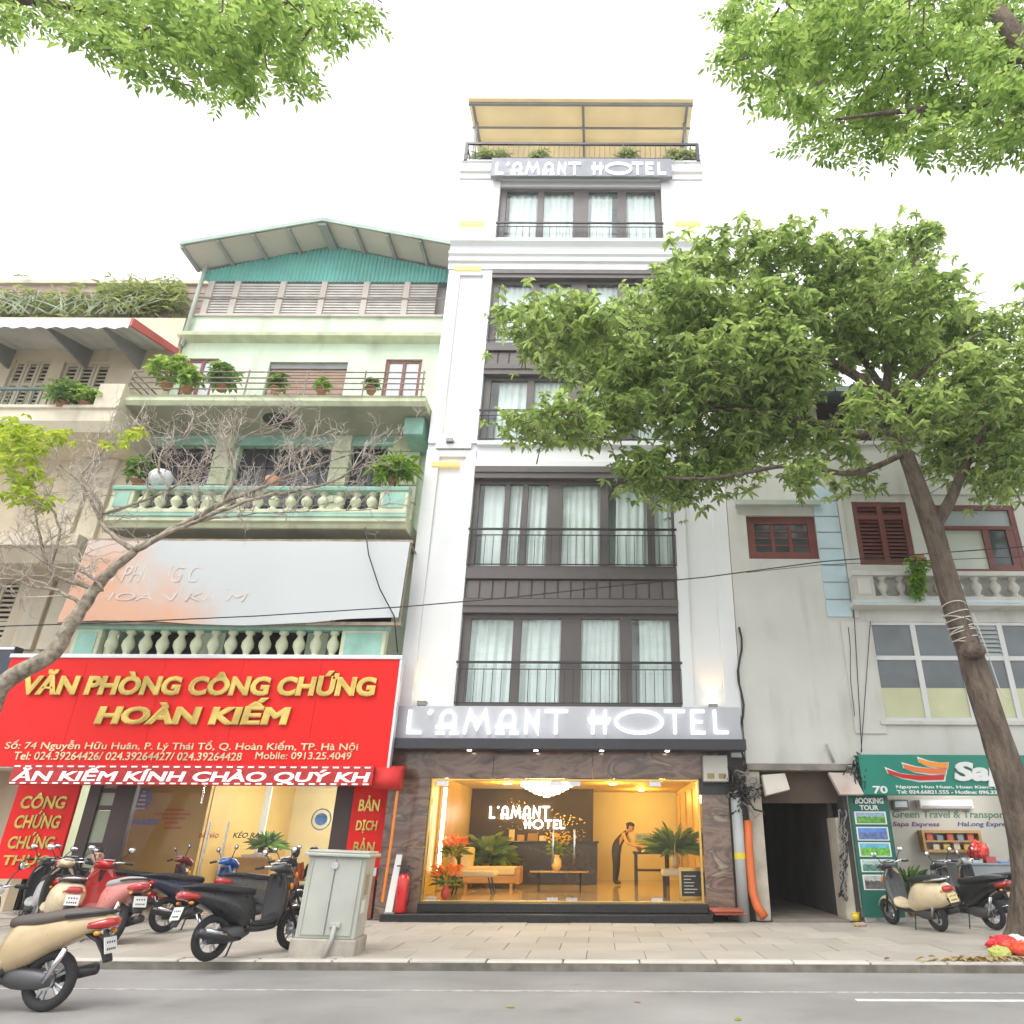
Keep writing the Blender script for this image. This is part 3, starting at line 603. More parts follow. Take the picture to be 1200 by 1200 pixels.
bx('dark_room', gx0+.3, gx1-.25, GY+1.6, GY+1.7, 3.1, z_gb, DARK, GH)
# louvred top storey
ends = [237, 276, 328, 375, 424, 470, 513]
bandx = [xof(p, 350) for p in (243, 274, 328, 377, 427, 475, 514)]
for i, (a, b) in enumerate(zip(bandx, bandx[1:])):
    lm = MB(); n = 12
    for k in range(n):
        zc = z_w0+.06+(z_gb-z_w0-.1)*(k+.5)/n; lm.prx([(GY+.02, zc-.06), (GY+.035, zc-.06), (GY+.075, zc+.055), (GY+.06, zc+.055)], a+.09, b-.09)
    lm.build('louvre_window', GREYB, GH)
    bx('band_pillar', a-.09, a+.09, GY-.02, GY+.25, z_w0+.02, z_gb, PINKW, GH, .01)
bx('louvre_backing', gx0, gx1, GY+.24, GY+.28, z_w0, z_gb, mat('louvre_dim', (.4, .38, .36), .8), GH)
bx('band_sill', gx0, gx1, GY-.07, GY+.25, z_w0-.06, z_w0+.02, PINKW, GH, .01); bx('band_rail', gx0, gx1, GY-.05, GY-.03, zof(350)-.02, zof(350)+.02, RUSTM, GH)
# gable in corrugated teal sheet
zr = zof(287, GY, 385); za0 = zof(318, GY, 245); axp = xof(382, 287); n = 64; tv = []; 
xs = np.linspace(gx0, gx1, n*4+1); tm = MB(); rows = []
for i, x in enumerate(xs):
    t = (x-gx0)/(axp-gx0) if x < axp else (gx1-x)/(gx1-axp); rows.append((x, GY-.02+(.035 if (i % 4) in (0, 1) else 0), za0+(zr-za0)*t))
v = [(x, y, z_gb) for x, y, z in rows]+[(x, y, max(z, z_gb+.02)) for x, y, z in rows]; m_ = len(rows)
tm.add(v, [(i, i+1, m_+i+1, m_+i) for i in range(m_-1)]); tm.build('gable_sheet', TEALS, GH, recalc=False)
# roof
fY = GY-1.05; apx, apz = XZ(378, 258, fY); lex, lez = XZ(213, 286, fY); rex = gx1+.02; rez = lez+.05
sl_l = (apz-lez)/(apx-lex); sl_r = (apz-rez)/(rex-apx)
RM = mat('roof_sheet', (.33, .34, .33), .6, .2, var=.15, streak=.4); SHT = mat('soffit_sheet', (.52, .48, .42), .7, var=.08, island=.1)
rf = MB(); rf.pry([(lex, lez), (apx, apz), (rex, rez), (rex, rez+.05), (apx, apz+.06), (lex-.03, lez+.05)], fY, 9.5); rfo = rf.build('roof', RM, GH)
for s, (xa, za, xb, zb) in enumerate(((lex, lez, apx, apz), (rex, rez, apx, apz))):
    k = 4
    for i in range(k):
        xs0, xs1 = xa+(xb-xa)*i/k, xa+(xb-xa)*(i+1)/k; zs0, zs1 = za+(zb-za)*i/k, za+(zb-za)*(i+1)/k; e = .05 if xs1 > xs0 else -.05
        MB().pry([(xs0+e, zs0-.02), (xs1-e, zs1-.02), (xs1-e, zs1-.005), (xs0+e, zs0-.005)], fY+.05, GY-.03).build('soffit_panel', SHT, rfo)
        b_ = MB(); b_.box(xs0-.045, xs0+.045, fY+.03, GY, zs0-.12, zs0-.01); b_.build('rafter', mat('rafter_grey', (.32, .33, .31), .6, var=.15), rfo)
b_ = MB(); b_.box(apx-.13, apx+.13, fY+.02, GY, apz-.17, apz-.02); b_.build('ridge_beam', mat('rafter_grey'), rfo)
MB().pry([(lex-.05, lez-.05), (apx, apz-.05), (rex, rez-.05), (rex, rez+.08), (apx, apz+.09), (lex-.05, lez+.08)], fY-.04, fY).build('fascia', mat('fascia_green', (.36, .46, .40), .6, var=.15, streak=.5), rfo)
MB().tube([(gx0+.03, GY-.12, z_gt), (gx0+.03, GY-.12, z_w0-1.2)], .06, 8).build('downpipe', mat('pipe_pale', (.5, .56, .48), .5, var=.1, streak=.4), GH, smooth=True)
# ledge above third floor
zl = zof(399); MB().prx([(GY+.05, zl-.12), (GY-.28, zl-.02), (GY-.3, zl+.1), (GY-.2, zl+.14), (GY+.05, zl+.14)], gx0-.1, gx1).build('ledge', GRNP, GH, bevel=.01)
# openings of third floor
for k, (a, b, c, d) in enumerate(ops3):
    if k == 1:
        bd = MB(); n = 11
        for i in range(n): zc = c+(d-.2-c)*(i+.5)/n; bd.box(a+.05, b-.05, GY+.1, GY+.14, zc-(d-c)/n*.42, zc+(d-c)/n*.42)
        bd.build('roller_blind', mat('blind_brown', (.33, .21, .16), .7, var=.15, scale=4), GH); bx('blind_box', a+.02, b-.02, GY+.06, GY+.2, d-.2, d-.01, mat('box_grey', (.2, .2, .2), .6), GH)
    else:
        f = MB(); mx = (a+b)/2
        for xx in (a, mx-.04, b-.1): f.box(xx, xx+.1, GY+.05, GY+.12, c, d)
        for zz in (c, c+(d-c)*.45, d-.1): f.box(a+.1, b-.1, GY+.052, GY+.118, zz, zz+.09)
        dr = f.build('balcony_door', REDW, GH, bevel=.006)
        for xx0, xx1 in ((a+.1, mx-.04), (mx+.06, b-.1)):
            for q0, q1 in ((c+.09, c+(d-c)*.45), (c+(d-c)*.45+.09, d-.1)): bx('pane', xx0, xx1, GY+.08, GY+.09, q0, q1, mat('pane_milky', (.55, .58, .62), .2, var=.1), dr)
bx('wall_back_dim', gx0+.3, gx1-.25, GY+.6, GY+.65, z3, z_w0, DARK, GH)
# third-floor balcony
bx0, bx1 = XZ(137, 468, GF)[0], XZ(504, 468, GF)[0]
bx1 = min(bx1, -4.58)
MB().prx([(GY+.01, z3), (GF+.12, z3), (GF+.04, z3+.1), (GF+.04, z3+.2), (GF, z3+.24), (GF, z3t), (GY+.01, z3t)], bx0, bx1).build('balcony_slab', GRNP, GH, bevel=.01)
bx('balcony_soffit', bx0+.15, bx1-.02, GF+.14, GY, z3-.012, z3-.004, SOFF, GH)
MB().lathe([(.34, z3-.03), (.42, z3-.014)], (XZ(327, 491, .3)[0], .35, 0), 20).build('soffit_medallion', mat('stain_dark', (.05, .06, .05), .9), GH)
rl = MB()
for py in (436, 443, 449, 456):
    zz = zof(py, GF+.1); rl.tube([(bx0+.1, GF+.1, zz), (bx1-.1, GF+.1, zz)], .02, 6); rl.tube([(bx0+.1, GF+.1, zz), (bx0+.1, GY, zz)], .02, 6)
for i in range(6): xx = bx0+.1+(bx1-bx0-.25)*i/5; rl.tube([(xx, GF+.1, z3t), (xx, GF+.1, zof(434, GF+.1))], .022, 6)
rl.build('balcony_railing', RUSTM, GH)
# second-floor storey and balcony
for px in (247, 386, 457):
    a, b = xof(px, 560), xof(px+(22 if px < 450 else 34), 560); n = 6; zz0 = z2t; zz1 = z3-.02
    for i in range(n): bx('pillar_block', a+.01*(i % 2), b-.01*(i % 2), GY-.16, GY+.05, zz0+(zz1-zz0)*i/n+.012, zz0+(zz1-zz0)*(i+1)/n-.012, GRNP, GH, .015)
bx('lintel', gx0, gx1, GY-.1, GY+.02, zof(524), z3-.016, TEAL, GH, .01)
q = R(477, 492, 500, 510, GF+.9); bx('corner_bracket', q[0], min(q[1], -4.6), GF+.6, GY, z3-.55, z3-.02, TEAL, GH, .03)
wn = MB()
for a, b, c, d in ops2:
    for i in range(1, 7): wn.box(a+(b-a)*i/7-.012, a+(b-a)*i/7+.012, GY+.12, GY+.14, c, d)
    for i in range(1, 5): wn.box(a, b, GY+.141, GY+.16, c+(d-c)*i/5-.015, c+(d-c)*i/5+.015)
wn.build('window_grille', mat('grille_dark', (.12, .10, .12), .5, .3), GH)
for (a, b, c, d) in ops2: bx('window_glass', a, b, GY+.2, GY+.21, c, d, mat('dim_glass', (.06, .06, .07), .15, var=.3), GH)
UR = [(.10, 0), (.10, .05), (.055, .08), (.06, .12), (.115, .22), (.11, .30), (.06, .38), (.05, .42), (.09, .45), (.09, .5)]
def urnmb(h, r=1.0): 
    mb = MB(); mb.lathe([(a*r, c*h/.5) for a, c in UR], n=10); return mb
def balustrade(parent, x0, x1, Y, z0, z1, n, mstone, mpanel, lpan, rpan, name='balustrade', skip=()):
    o = MB().prx([(Y-.16, z1-.1), (Y-.18, z1-.02), (Y-.1, z1+.03), (Y+.14, z1+.03), (Y+.14, z1-.1)], x0, x1).build(name, mpanel, parent, bevel=.01)
    bx('base_rail', x0, x1, Y-.16, Y+.14, z0-.1, z0, mstone, o, .015)
    for a, b in ((x0, x0+lpan), (x1-rpan, x1)):
        if b-a > .05:
            bx('end_block', a+.01, b-.01, Y-.12, Y+.1, z0, z1-.1, mstone, o, .01)
            bx('end_panel', a+.1, b-.1, Y-.135, Y-.119, z0+.06, z1-.16, mpanel, o)
    L = [(x0+lpan+(x1-x0-lpan-rpan)*(i+.5)/n, Y, z0) for i in range(n) if i not in skip]
    mb = urnmb(z1-.1-z0, 1.15); f = mb.build('baluster', mstone, o, loc=L[0], smooth=True)
    for p in L[1:]: link('baluster', f.data, o, p)
    return o
b2x0, b2x1 = XZ(128, 590, GF)[0], min(XZ(478, 590, GF)[0], -4.62)
MB().prx([(GY, z2b), (GF+.1, z2b), (GF+.05, z2b+.1), (GF-.02, z2b+.14), (GF-.02, z2t), (GY, z2t)], b2x0, b2x1).build('balcony_slab', GRNP, GH, bevel=.012)
bx('slab_band', b2x0-.01, b2x1+.01, GF-.05, GF, z2t-.09, z2t+.01, TEAL, GH, .01)
bx('balcony_soffit', b2x0+.1, b2x1-.02, GF+.12, GY, z2b-.014, z2b-.004, SOFF, GH)
balustrade(GH, b2x0, b2x1, GF+.1, z2t+.1, zof(571, GF), 15, GRNP, TEAL, .55, .7)
# first-floor balcony above the red sign
b1x0, b1x1 = XZ(84, 752, GF)[0], min(XZ(452, 752, GF)[0], -4.7)
bx('balcony_slab', b1x0, b1x1, GF, GY, z1t-.3, z1t-.1, GRNP, GH)
balustrade(GH, b1x0, b1x1, GF+.12, zof(772, GF), zof(733, GF), 14, GRNP, TEAL, .62, 1.0)
# ================================================================ faded billboard
BB = T('faded_billboard', 'old white billboard with peach faded left end hung above the red shop sign', 'billboard', (-8.5, -.7, 5.9))
FADE = bpy.data.materials.new('faded_print'); FADE.use_nodes = True
n_ = FADE.node_tree.nodes; l_ = FADE.node_tree.links; bs = n_['Principled BSDF']; bs.inputs['Roughness'].default_value = .5
g_ = n_.new('ShaderNodeNewGeometry'); sp_ = n_.new('ShaderNodeSeparateXYZ'); l_.new(g_.outputs['Position'], sp_.inputs[0])
mr = n_.new('ShaderNodeMapRange'); mr.inputs[1].default_value = -11.4; mr.inputs[2].default_value = -7.2; l_.new(sp_.outputs['X'], mr.inputs[0])
nz = n_.new('ShaderNodeTexNoise'); nz.inputs['Scale'].default_value = .9; nz.inputs['Detail'].default_value = 5; l_.new(g_.outputs['Position'], nz.inputs['Vector'])
zm = n_.new('ShaderNodeMapRange'); zm.inputs[1].default_value = 5.9; zm.inputs[2].default_value = 8.0; zm.inputs[3].default_value = -.25; zm.inputs[4].default_value = .3; l_.new(sp_.outputs['Z'], zm.inputs[0])
ad = n_.new('ShaderNodeMath'); l_.new(mr.outputs[0], ad.inputs[0]); l_.new(zm.outputs[0], ad.inputs[1]); ad2 = n_.new('ShaderNodeMath'); l_.new(ad.outputs[0], ad2.inputs[0]); l_.new(nz.outputs['Fac'], ad2.inputs[1])
cr_ = n_.new('ShaderNodeValToRGB'); cr_.color_ramp.elements[0].position = .52; cr_.color_ramp.elements[0].color = (.64, .36, .24, 1); cr_.color_ramp.elements[1].position = 1.0; cr_.color_ramp.elements[1].color = (.50, .53, .54, 1)
l_.new(ad2.outputs[0], cr_.inputs[0]); l_.new(cr_.outputs[0], bs.inputs['Base Color'])
zb, zt = XZ(270, 730, -.75)[1], XZ(270, 634, -.6)[1]
xa, xb = XZ(67, 728, -.75)[0], XZ(466, 731, -.75)[0]
bl = MB(); nx = 40; v = []; f = []
for j, (z, y) in enumerate(((zb, -.75), (zb+.35, -.72), ((zb+zt)/2, -.68), (zt, -.6))):
    for i in range(nx+1):
        t = i/nx; v.append((xa+(xb-xa)*t, y+.012*math.sin(i*.9+j), z+(.05*math.sin(t*9)+(.12 if t > .75 else 0)*(t-.75)*4 if j == 0 else 0)))
for j in range(3): f += [(j*(nx+1)+i, j*(nx+1)+i+1, (j+1)*(nx+1)+i+1, (j+1)*(nx+1)+i) for i in range(nx)]
bl.add(v, f); bl.build('printed_sheet', FADE, BB, smooth=True)
fr = MB()
fr.box(xa-.03, xb+.05, -.58, -.48, zt-.02, zt+.06); fr.box(xa-.03, xb+.05, -.7, -.6, zb-.02, zb+.05)
for i in range(5): xx = xa+(xb-xa)*i/4; fr.tube([(xx, -.66, zb), (xx, -.53, zt)], .03, 6); fr.tube([(xx, -.55, zt-.05), (xx, GY, zt-.05)], .025, 6); fr.tube([(xx, -.62, zb+.05), (xx, GF+.1, zb+.05)], .025, 6)
fr.build('frame', mat('frame_rust', (.33, .26, .2), .7, .3, var=.3, scale=5), BB)
fo = mat('faded_letter', (.60, .53, .49), .6, var=.12, scale=3)
sheet_y = lambda z: -.75+.15*(z-zb)/(zt-zb)
for body, q in (('VĂN PHÒNG C', R(98, 655, 235, 682, -.69)), ('HOÀN KIẾM', R(112, 689, 290, 704, -.71))):
    o = text(body, q, 0, fo, BB, depth=.001, shear=.15, offset=0.)[0]
    for v_ in o.data.vertices: v_.co.y += sheet_y(v_.co.z)-.007
# ================================================================ red notary sign
RED = mat('sign_red', (.72, .010, .008), .5, var=.04, scale=.6, spec=.25); GLDL = mat('letter_gold', (.50, .36, .10), .25, .85, var=.35, scale=2.0)
RSY = -.66
RS = T('red_shop_sign', 'big red shop sign with gold notary office lettering', 'sign', (-8.7, RSY, 2.8))
zt, zb = XZ(240, 772, RSY)[1], XZ(240, 899, RSY)[1]; xa, xb = XZ(13, 772, RSY)[0], XZ(469, 773, RSY)[0]
[bx('panel_sheet', xa+(xb-xa)*k_/5+.002, xa+(xb-xa)*(k_+1)/5-.002, RSY, RSY+.14, zb, zt, RED, RS, .004) for k_ in range(5)]; bx('silver_edge', xa-.03, xb+.05, RSY-.03, RSY+.14, zt+.002, zt+.09, mat('alu_edge', (.62, .63, .66), .35, .5), RS, .01)
bx('side_edge', xb+.002, xb+.05, RSY-.02, RSY+.14, zb, zt, mat('alu_edge'), RS)
text('VĂN PHÒNG CÔNG CHỨNG', R(29, 786, 442, 816, RSY), RSY-.002, GLDL, RS, depth=.07, offset=.05, shear=.06, split=True)
text('HOÀN KIẾM', R(116, 818, 342, 850, RSY), RSY-.002, GLDL, RS, depth=.07, offset=.055, shear=.08, split=True)
GL2 = mat('letter_pale', (.68, .60, .38), .35, .5, var=.3, scale=3)
text('Số: 74 Nguyễn Hữu Huân, P. Lý Thái Tổ, Q. Hoàn Kiếm, TP. Hà Nội', R(7, 868, 420, 881, RSY), RSY-.002, GL2, RS, depth=.02, offset=.006, split=True)
text('Tel: 024.39264426/ 024.39264427/ 024.39264428', R(17, 881.5, 284, 891, RSY), RSY-.002, GL2, RS, depth=.02, offset=.006, split=True); text('Mobile: 0913.25.4049', R(300, 881.5, 412, 890, RSY), RSY-.002, GL2, RS, depth=.02, offset=.006, split=True)
LB = T('led_message_board', 'narrow red scrolling message board with white letters below the red sign', 'sign', (-8.6, -1.0, 2.3))
LY_ = -1.02; x0, x1, z0, z1 = R(12, 897, 437, 920, LY_); bx('case', x0, x1, LY_, LY_+.18, z0, z1, mat('led_red_dark', (.42, .012, .012), .4, var=.25, scale=12), LB, .01)
text('ĂN KIẾM KÍNH CHÀO QUÝ KH', R(16, 898, 434, 918, LY_), LY_-.001, mat('led_white', (.75, .70, .68), .5, var=.25, scale=10, emit=(1, .85, .8), es=.25), LB, depth=.008, offset=.03, shear=.12)
ds = MB()
for i in range(34):
    a = x0+(x1-x0)*(i+.15)/34; b = a+(x1-x0)*.55/34; ds.box(a, b, LY_-.006, LY_-.001, z1-.04, z1-.015); ds.box(a, b, LY_-.006, LY_-.001, z0+.015, z0+.04)
ds.build('dash_border', mat('led_white'), LB)
for a in (x0+.5, (x0+x1)/2, x1-.5): MB().box(a-.02, a+.02, LY_+.18, -.3, z1-.1, z1-.06).build('bracket', BLK, LB)
AW = T('rolled_awning', 'rolled red awning with orange pole at right end of the notary shop', 'awning', (-4.7, -.4, 1))
ax0, ax1 = XZ(440, 905, -.75)[0], XZ(470, 905, -.75)[0]; rings = []
for z, y0, w in ((XZ(455, 897, -.75)[1], -.6, .25), (XZ(455, 903, -.9)[1], -.85, .4), (XZ(455, 914, -.9)[1], -.95, .45), (XZ(455, 922, -.9)[1], -.9, .4), (XZ(455, 925, -.8)[1], -.75, .2)):
    rings.append([(ax0, y0, z), (ax1, y0+.02, z), (ax1, y0+w, z+.03), (ax0, y0+w, z+.03)])
MB().loft(rings).build('cloth', mat('awning_red', (.55, .02, .02), .75, var=.1, bump=.2, bscale=8), AW, smooth=True)
MB().tube([(ax1-.03, -.75, 2.3), (ax1-.05, -.7, 1.3), (ax1-.1, -.65, .35)], .028, 8).build('pole', mat('orange_pole', (.7, .2, .03), .45), AW)
# ================================================================ notary shop front and interior
SH = T('notary_shop', 'open fronted notary shop with tan walls below the red sign', 'shop', (-8.6, 0, 0))
SY = .3; sx0, sx1 = XZ(-60, 960, SY)[0], -4.6
TAN = mat('tan_wall', (.52, .33, .10), .6, var=.08, scale=1.2); CRM = mat('cream_wall', (.62, .50, .26), .6, var=.06)
FLR = mat('shop_floor', (.45, .42, .38), .25, var=.1)
bx('floor', sx0, sx1, .1, 7, -.05, .03, FLR, SH); bx('ceiling', sx0, sx1, .12, 7, 2.78, 2.9, mat('shop_ceiling', (.75, .75, .73), .7, var=.03), SH)
bx('back_wall', sx0, sx1, 6.4, 6.5, 0, 2.8, CRM, SH); bx('side_wall', sx0-.1, sx0, .1, 7, 0, 2.8, TAN, SH); bx('side_wall', sx1-.02, sx1+.06, .35, 7, 0, 2.8, TAN, SH)
a, b = XZ(146, 970, 1.6)[0], XZ(238, 970, 1.6)[0]; bx('tan_partition', a, b, 1.6, 1.72, 0, 2.78, TAN, SH); bx('partition_return', b-.08, b+.02, 1.72, 6.4, 0, 2.78, TAN, SH)
q = R(246, 922, 312, 1000, 4.4); bx('white_partition', q[0], q[1], 4.4, 4.46, .8, 2.78, mat('white_board', (.68, .72, .74), .4, var=.05), SH)
DKB = mat('dark_brown_frame', (.045, .025, .022), .4, var=.2)
def slant(px0, px1, py0, py1, Y): return R(px0, py0, px1, py1, Y)
for (p0, p1) in ((92, 106), (124, 148), (388, 412)):
    a, b = XZ(p0, 970, SY)[0], XZ(p1, 970, SY)[0]; bx('door_post', a, b, SY, SY+.14, 0, 2.78, DKB, SH, .01)
a, b = XZ(106, 970, SY)[0], XZ(124, 970, SY)[0]
for z0, z1 in ((.03, .75), (.83, 1.25), (1.33, 1.95), (2.05, 2.3), (2.38, 2.7)): bx('door_glass', a, b, SY+.06, SY+.07, z0, z1, mat('green_glass', (.30, .34, .24), .15, var=.1), SH)
for z in (.79, 1.29, 2.0, 2.34): bx('door_rail', a, b, SY+.03, SY+.1, z-.04, z+.05, DKB, SH)
a, b = XZ(148, 970, SY)[0], XZ(388, 970, SY)[0]; gm = (a+b)/2
for x0, x1 in ((a, a+(b-a)*.33), (a+(b-a)*.335, a+(b-a)*.67), (a+(b-a)*.675, b)): bx('glass_door', x0, x1, SY+.05, SY+.06, .05, 2.7, GLSD, SH)
for px in (241, 263):
    x = XZ(px, 990, SY)[0]; MB().tube([(x, SY-.02, .7), (x, SY-.02, 1.75)], .022, 8).build('door_handle', STEEL, SH)
RT_ = mat('text_red', (.45, .03, .03), .5); DT = mat('text_dark', (.03, .03, .035), .5)
text('ĐẨY VÀO', R(233, 974, 256, 982, SY+.03), SY+.045, RT_, SH, depth=.003, offset=.02, shear=.2); text('KÉO RA', R(273, 974, 304, 982, SY+.03), SY+.045, DT, SH, depth=.003, offset=.02, shear=.2)
PURP = mat('emblem_purple', (.22, .20, .48), .5, var=.3, scale=12)
em = MB(); q = R(157, 923, 176, 950, 1.55); cx_, cz_ = (q[0]+q[1])/2, (q[2]+q[3])/2
em.pry([(cx_+(q[1]-q[0])*.52*math.cos(t), cz_+(q[3]-q[2])*.5*math.sin(t)) for t in np.linspace(0, 6.28, 25)[:-1]], 1.575, 1.597); eo = em.build('emblem', PURP, SH)
em = MB()
for i in range(5): em.box(cx_-.12+.02*i, cx_+.1-.015*i, 1.568, 1.574, cz_-.22+i*.09, cz_-.18+i*.09)
em.build('emblem_marks', mat('emblem_white', (.65, .65, .75), .5), eo)
q = R(137, 960, 184, 966, 1.55); bx('blue_strip', q[0], q[1], 1.59, 1.598, q[2], q[3], PURP, SH)
nt_ = MB()
for i, (p0, p1, py) in enumerate(((193, 215, 949), (180, 222, 954), (188, 216, 959), (192, 208, 964), (190, 212, 970))): q = R(p0, py-1.2, p1, py+1.2, 1.55); nt_.box(q[0], q[1], 1.59, 1.598, q[2], q[3])
nt_.build('notice_lines', mat('notice_red', (.55, .15, .06), .6), SH)
gl = MB(); q = R(364, 950, 387, 970, SY); cx_, cz_ = (q[0]+q[1])/2, (q[2]+q[3])/2; gl.torus((cx_, SY+.045, cz_), .2, .012, 'y', 24, 6); gl.pry([(cx_+.13*math.cos(t), cz_+.12*math.sin(t)) for t in np.linspace(0, 6.28, 21)[:-1]], SY+.035, SY+.048); gl.build('round_sticker', mat('sticker_blue', (.12, .3, .62), .5, var=.3, scale=9), SH)
for i, (x, y) in enumerate(((-9.6, 2.6), (-7.0, 2.6), (-6.4, 4.6))):
    t = T('tube_lamp', ('bright fluorescent tube over the left side of the notary shop', 'bright fluorescent tube over the notary shop counter', 'bright fluorescent tube deep in the notary shop')[i], 'lamp', (x, y, 2.7)); bx('fitting', x-.62, x+.62, y-.05, y+.05, 2.72, 2.775, mat('white_metal', (.7, .7, .7), .4), t); MB().tube([(x-.6, y, 2.69), (x+.6, y, 2.69)], .02, 8).build('tube', emitmat('tube_lit', (.95, 1, 1), 9), t)
    lamp_point((x, y, 2.55), 75, t, .3, (.97, .98, 1))
# side panels
for nm, lab, px0, px1, lines, rows in (('panel_sign', 'slanted red panel with gold stacked words left of the notary door', 6, 80, ('CÔNG', 'CHỨNG', 'CHỨNG', 'THỰC'), ((930, 949), (951, 972), (976, 996), (1001, 1018))),
                             ('panel_sign', 'red panel with gold stacked words right of the notary door', 409, 463, ('BẢN', 'DỊCH', 'BẢN', 'SAO'), ((931, 950), (960, 976), (981, 999), (1007, 1021)))):
    Y = SY-.1; t = T(nm, lab, 'sign', (XZ((px0+px1)/2, 1000, Y)[0], Y, .5), group='red notary panels'); a, b = XZ(px0, 970, Y)[0], XZ(px1, 970, Y)[0]
    b = min(b, -4.5); bx('board', a, b, Y, Y+.08, XZ(40, 1030, Y)[1], 2.72, RED, t, .01)
    for w, (p, q_) in zip(lines, rows):
        z1, z0 = XZ(235, p, Y)[1], XZ(235, q_, Y)[1]; c = (a+b)/2; hw = (b-a)*(.36 if px0 < 100 else .30); text(w, (c-hw, c+hw, z0, z1), Y-.001, GLDL, t, depth=.03, offset=.03, shear=.05, split=True)
bx('shop_plinth', XZ(418, 1050)[0], -4.55, .15, .3, 0, .75, mat('marble_red', (.22, .07, .04), .3, var=.3, scale=4), SH); bx('shop_plinth_sill', XZ(418, 1050)[0]-.02, -4.54, .13, .3, .752, .9, mat('alu_edge'), SH)
# desks and shelving in the shop
for i, (px0, px1, py, Y) in enumerate(((205, 262, 1010, 3.2), (268, 318, 1012, 2.6))):
    t = T('office_desk', ('wooden desk with papers behind the glass of the notary shop left', 'wooden desk with a monitor behind the glass of the notary shop right')[i], 'desk', (XZ(px0, py, Y)[0], Y, 0)); a, b = XZ(px0, py, Y)[0], XZ(px1, py, Y)[0]
    bx('top', a, b, Y, Y+.7, .98, 1.03, WOODL, t, .01); bx('front_panel', a+.04, b-.04, Y+.04, Y+.07, .05, .98, WOODL, t); bx('side_panel', a+.03, a+.07, Y+.07, Y+.68, .03, .98, WOODL, t); bx('side_panel', b-.07, b-.03, Y+.07, Y+.68, .03, .98, WOODL, t)
    pp = MB()
    for k in range(9): u = random.uniform(a+.1, b-.4); pp.box(u, u+.28, Y+.1+.05*k, Y+.3+.05*k, 1.031+.004*k, 1.034+.004*k+random.uniform(0, .05))
    pp.build('papers', mat('paper', (.7, .7, .68), .8, var=.08), t)
    u = b-.55; m = MB(); m.box(u, u+.45, Y+.4, Y+.44, 1.12, 1.42); m.box(u+.18, u+.26, Y+.42, Y+.46, 1.03, 1.13); m.build('monitor', mat('monitor_black', (.03, .03, .035), .3), t)
vaseplant('office_plant', 'spiky green plant on the notary shop desk', 'plant', 311, 1000, 2.9, 'palm', .55, z=1.04)
# ================================================================ beige house at far left
BY = 1.0; BEI = mat('beige_plaster', (.61, .53, .40), .8, var=.10, scale=1.2, bump=.1, bscale=18, streak=.5, scol=(.25, .21, .15)); BEI2 = mat('beige_light', (.62, .56, .44), .8, var=.1, streak=.5)
BH = T('beige_house', 'old beige house with awning and balconies at the far left', 'building', (-18, BY, 0)); bx1_ = gx0-.03
zz = lambda py, Y=BY: XZ(60, py, Y)[1]
opb = [(XZ(-40, 452)[0], XZ(48, 455, BY)[0], zz(480), zz(421)), (XZ(64, 455, BY)[0], XZ(120, 455, BY)[0], zz(490), zz(424))]
opl = [(XZ(-60, 710, BY)[0], XZ(16, 710, BY)[0], zz(790), zz(678))]
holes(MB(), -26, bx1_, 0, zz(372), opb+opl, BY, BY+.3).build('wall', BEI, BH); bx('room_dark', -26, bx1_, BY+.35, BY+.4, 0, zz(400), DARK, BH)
SHUT = mat('cream_shutter', (.55, .50, .38), .6, var=.1, streak=.3)
for a, b, c, d in opb+opl:
    n = 3
    for i in range(n):
        u0, u1 = a+(b-a)*i/n+.01, a+(b-a)*(i+1)/n-.01; m = MB(); m.box(u0, u0+.08, BY+.08, BY+.14, c, d); m.box(u1-.08, u1, BY+.08, BY+.14, c, d); zs = [c, (c+d)/2, d-.1]
        for z in zs: m.box(u0+.08, u1-.08, BY+.081, BY+.139, z, z+.1)
        for z0, z1 in ((c+.1, (c+d)/2), ((c+d)/2+.1, d-.1)):
            k = max(3, int((z1-z0)/.11))
            for j in range(k): zc = z0+(z1-z0)*(j+.5)/k; m.prx([(BY+.09, zc-.04), (BY+.1, zc-.04), (BY+.13, zc+.03), (BY+.12, zc+.03)], u0+.08, u1-.08)
        m.build('shutter', SHUT, BH)
# upper wall with planters, set back
bx('roof_storey', -26, bx1_-.2, 2.2, 2.5, 14, XZ(60, 334, 2.2)[1], mat('roof_brick_pink', (.40, .30, .25), .85, var=.2, scale=3, streak=.6, scol=(.2, .2, .12)), BH)
bx('roof_coping', -26, bx1_-.2, 2.1, 2.55, XZ(60, 334, 2.2)[1]+.001, XZ(60, 331, 2.2)[1]+.05, BEI2, BH, .01)
for py in (343, 352, 361): z = XZ(60, py, 2.0)[1]; MB().tube([(-26, 2.0, z), (bx1_-.3, 2.0, z)], .02, 5).build('planter_rail', RUSTM, BH)
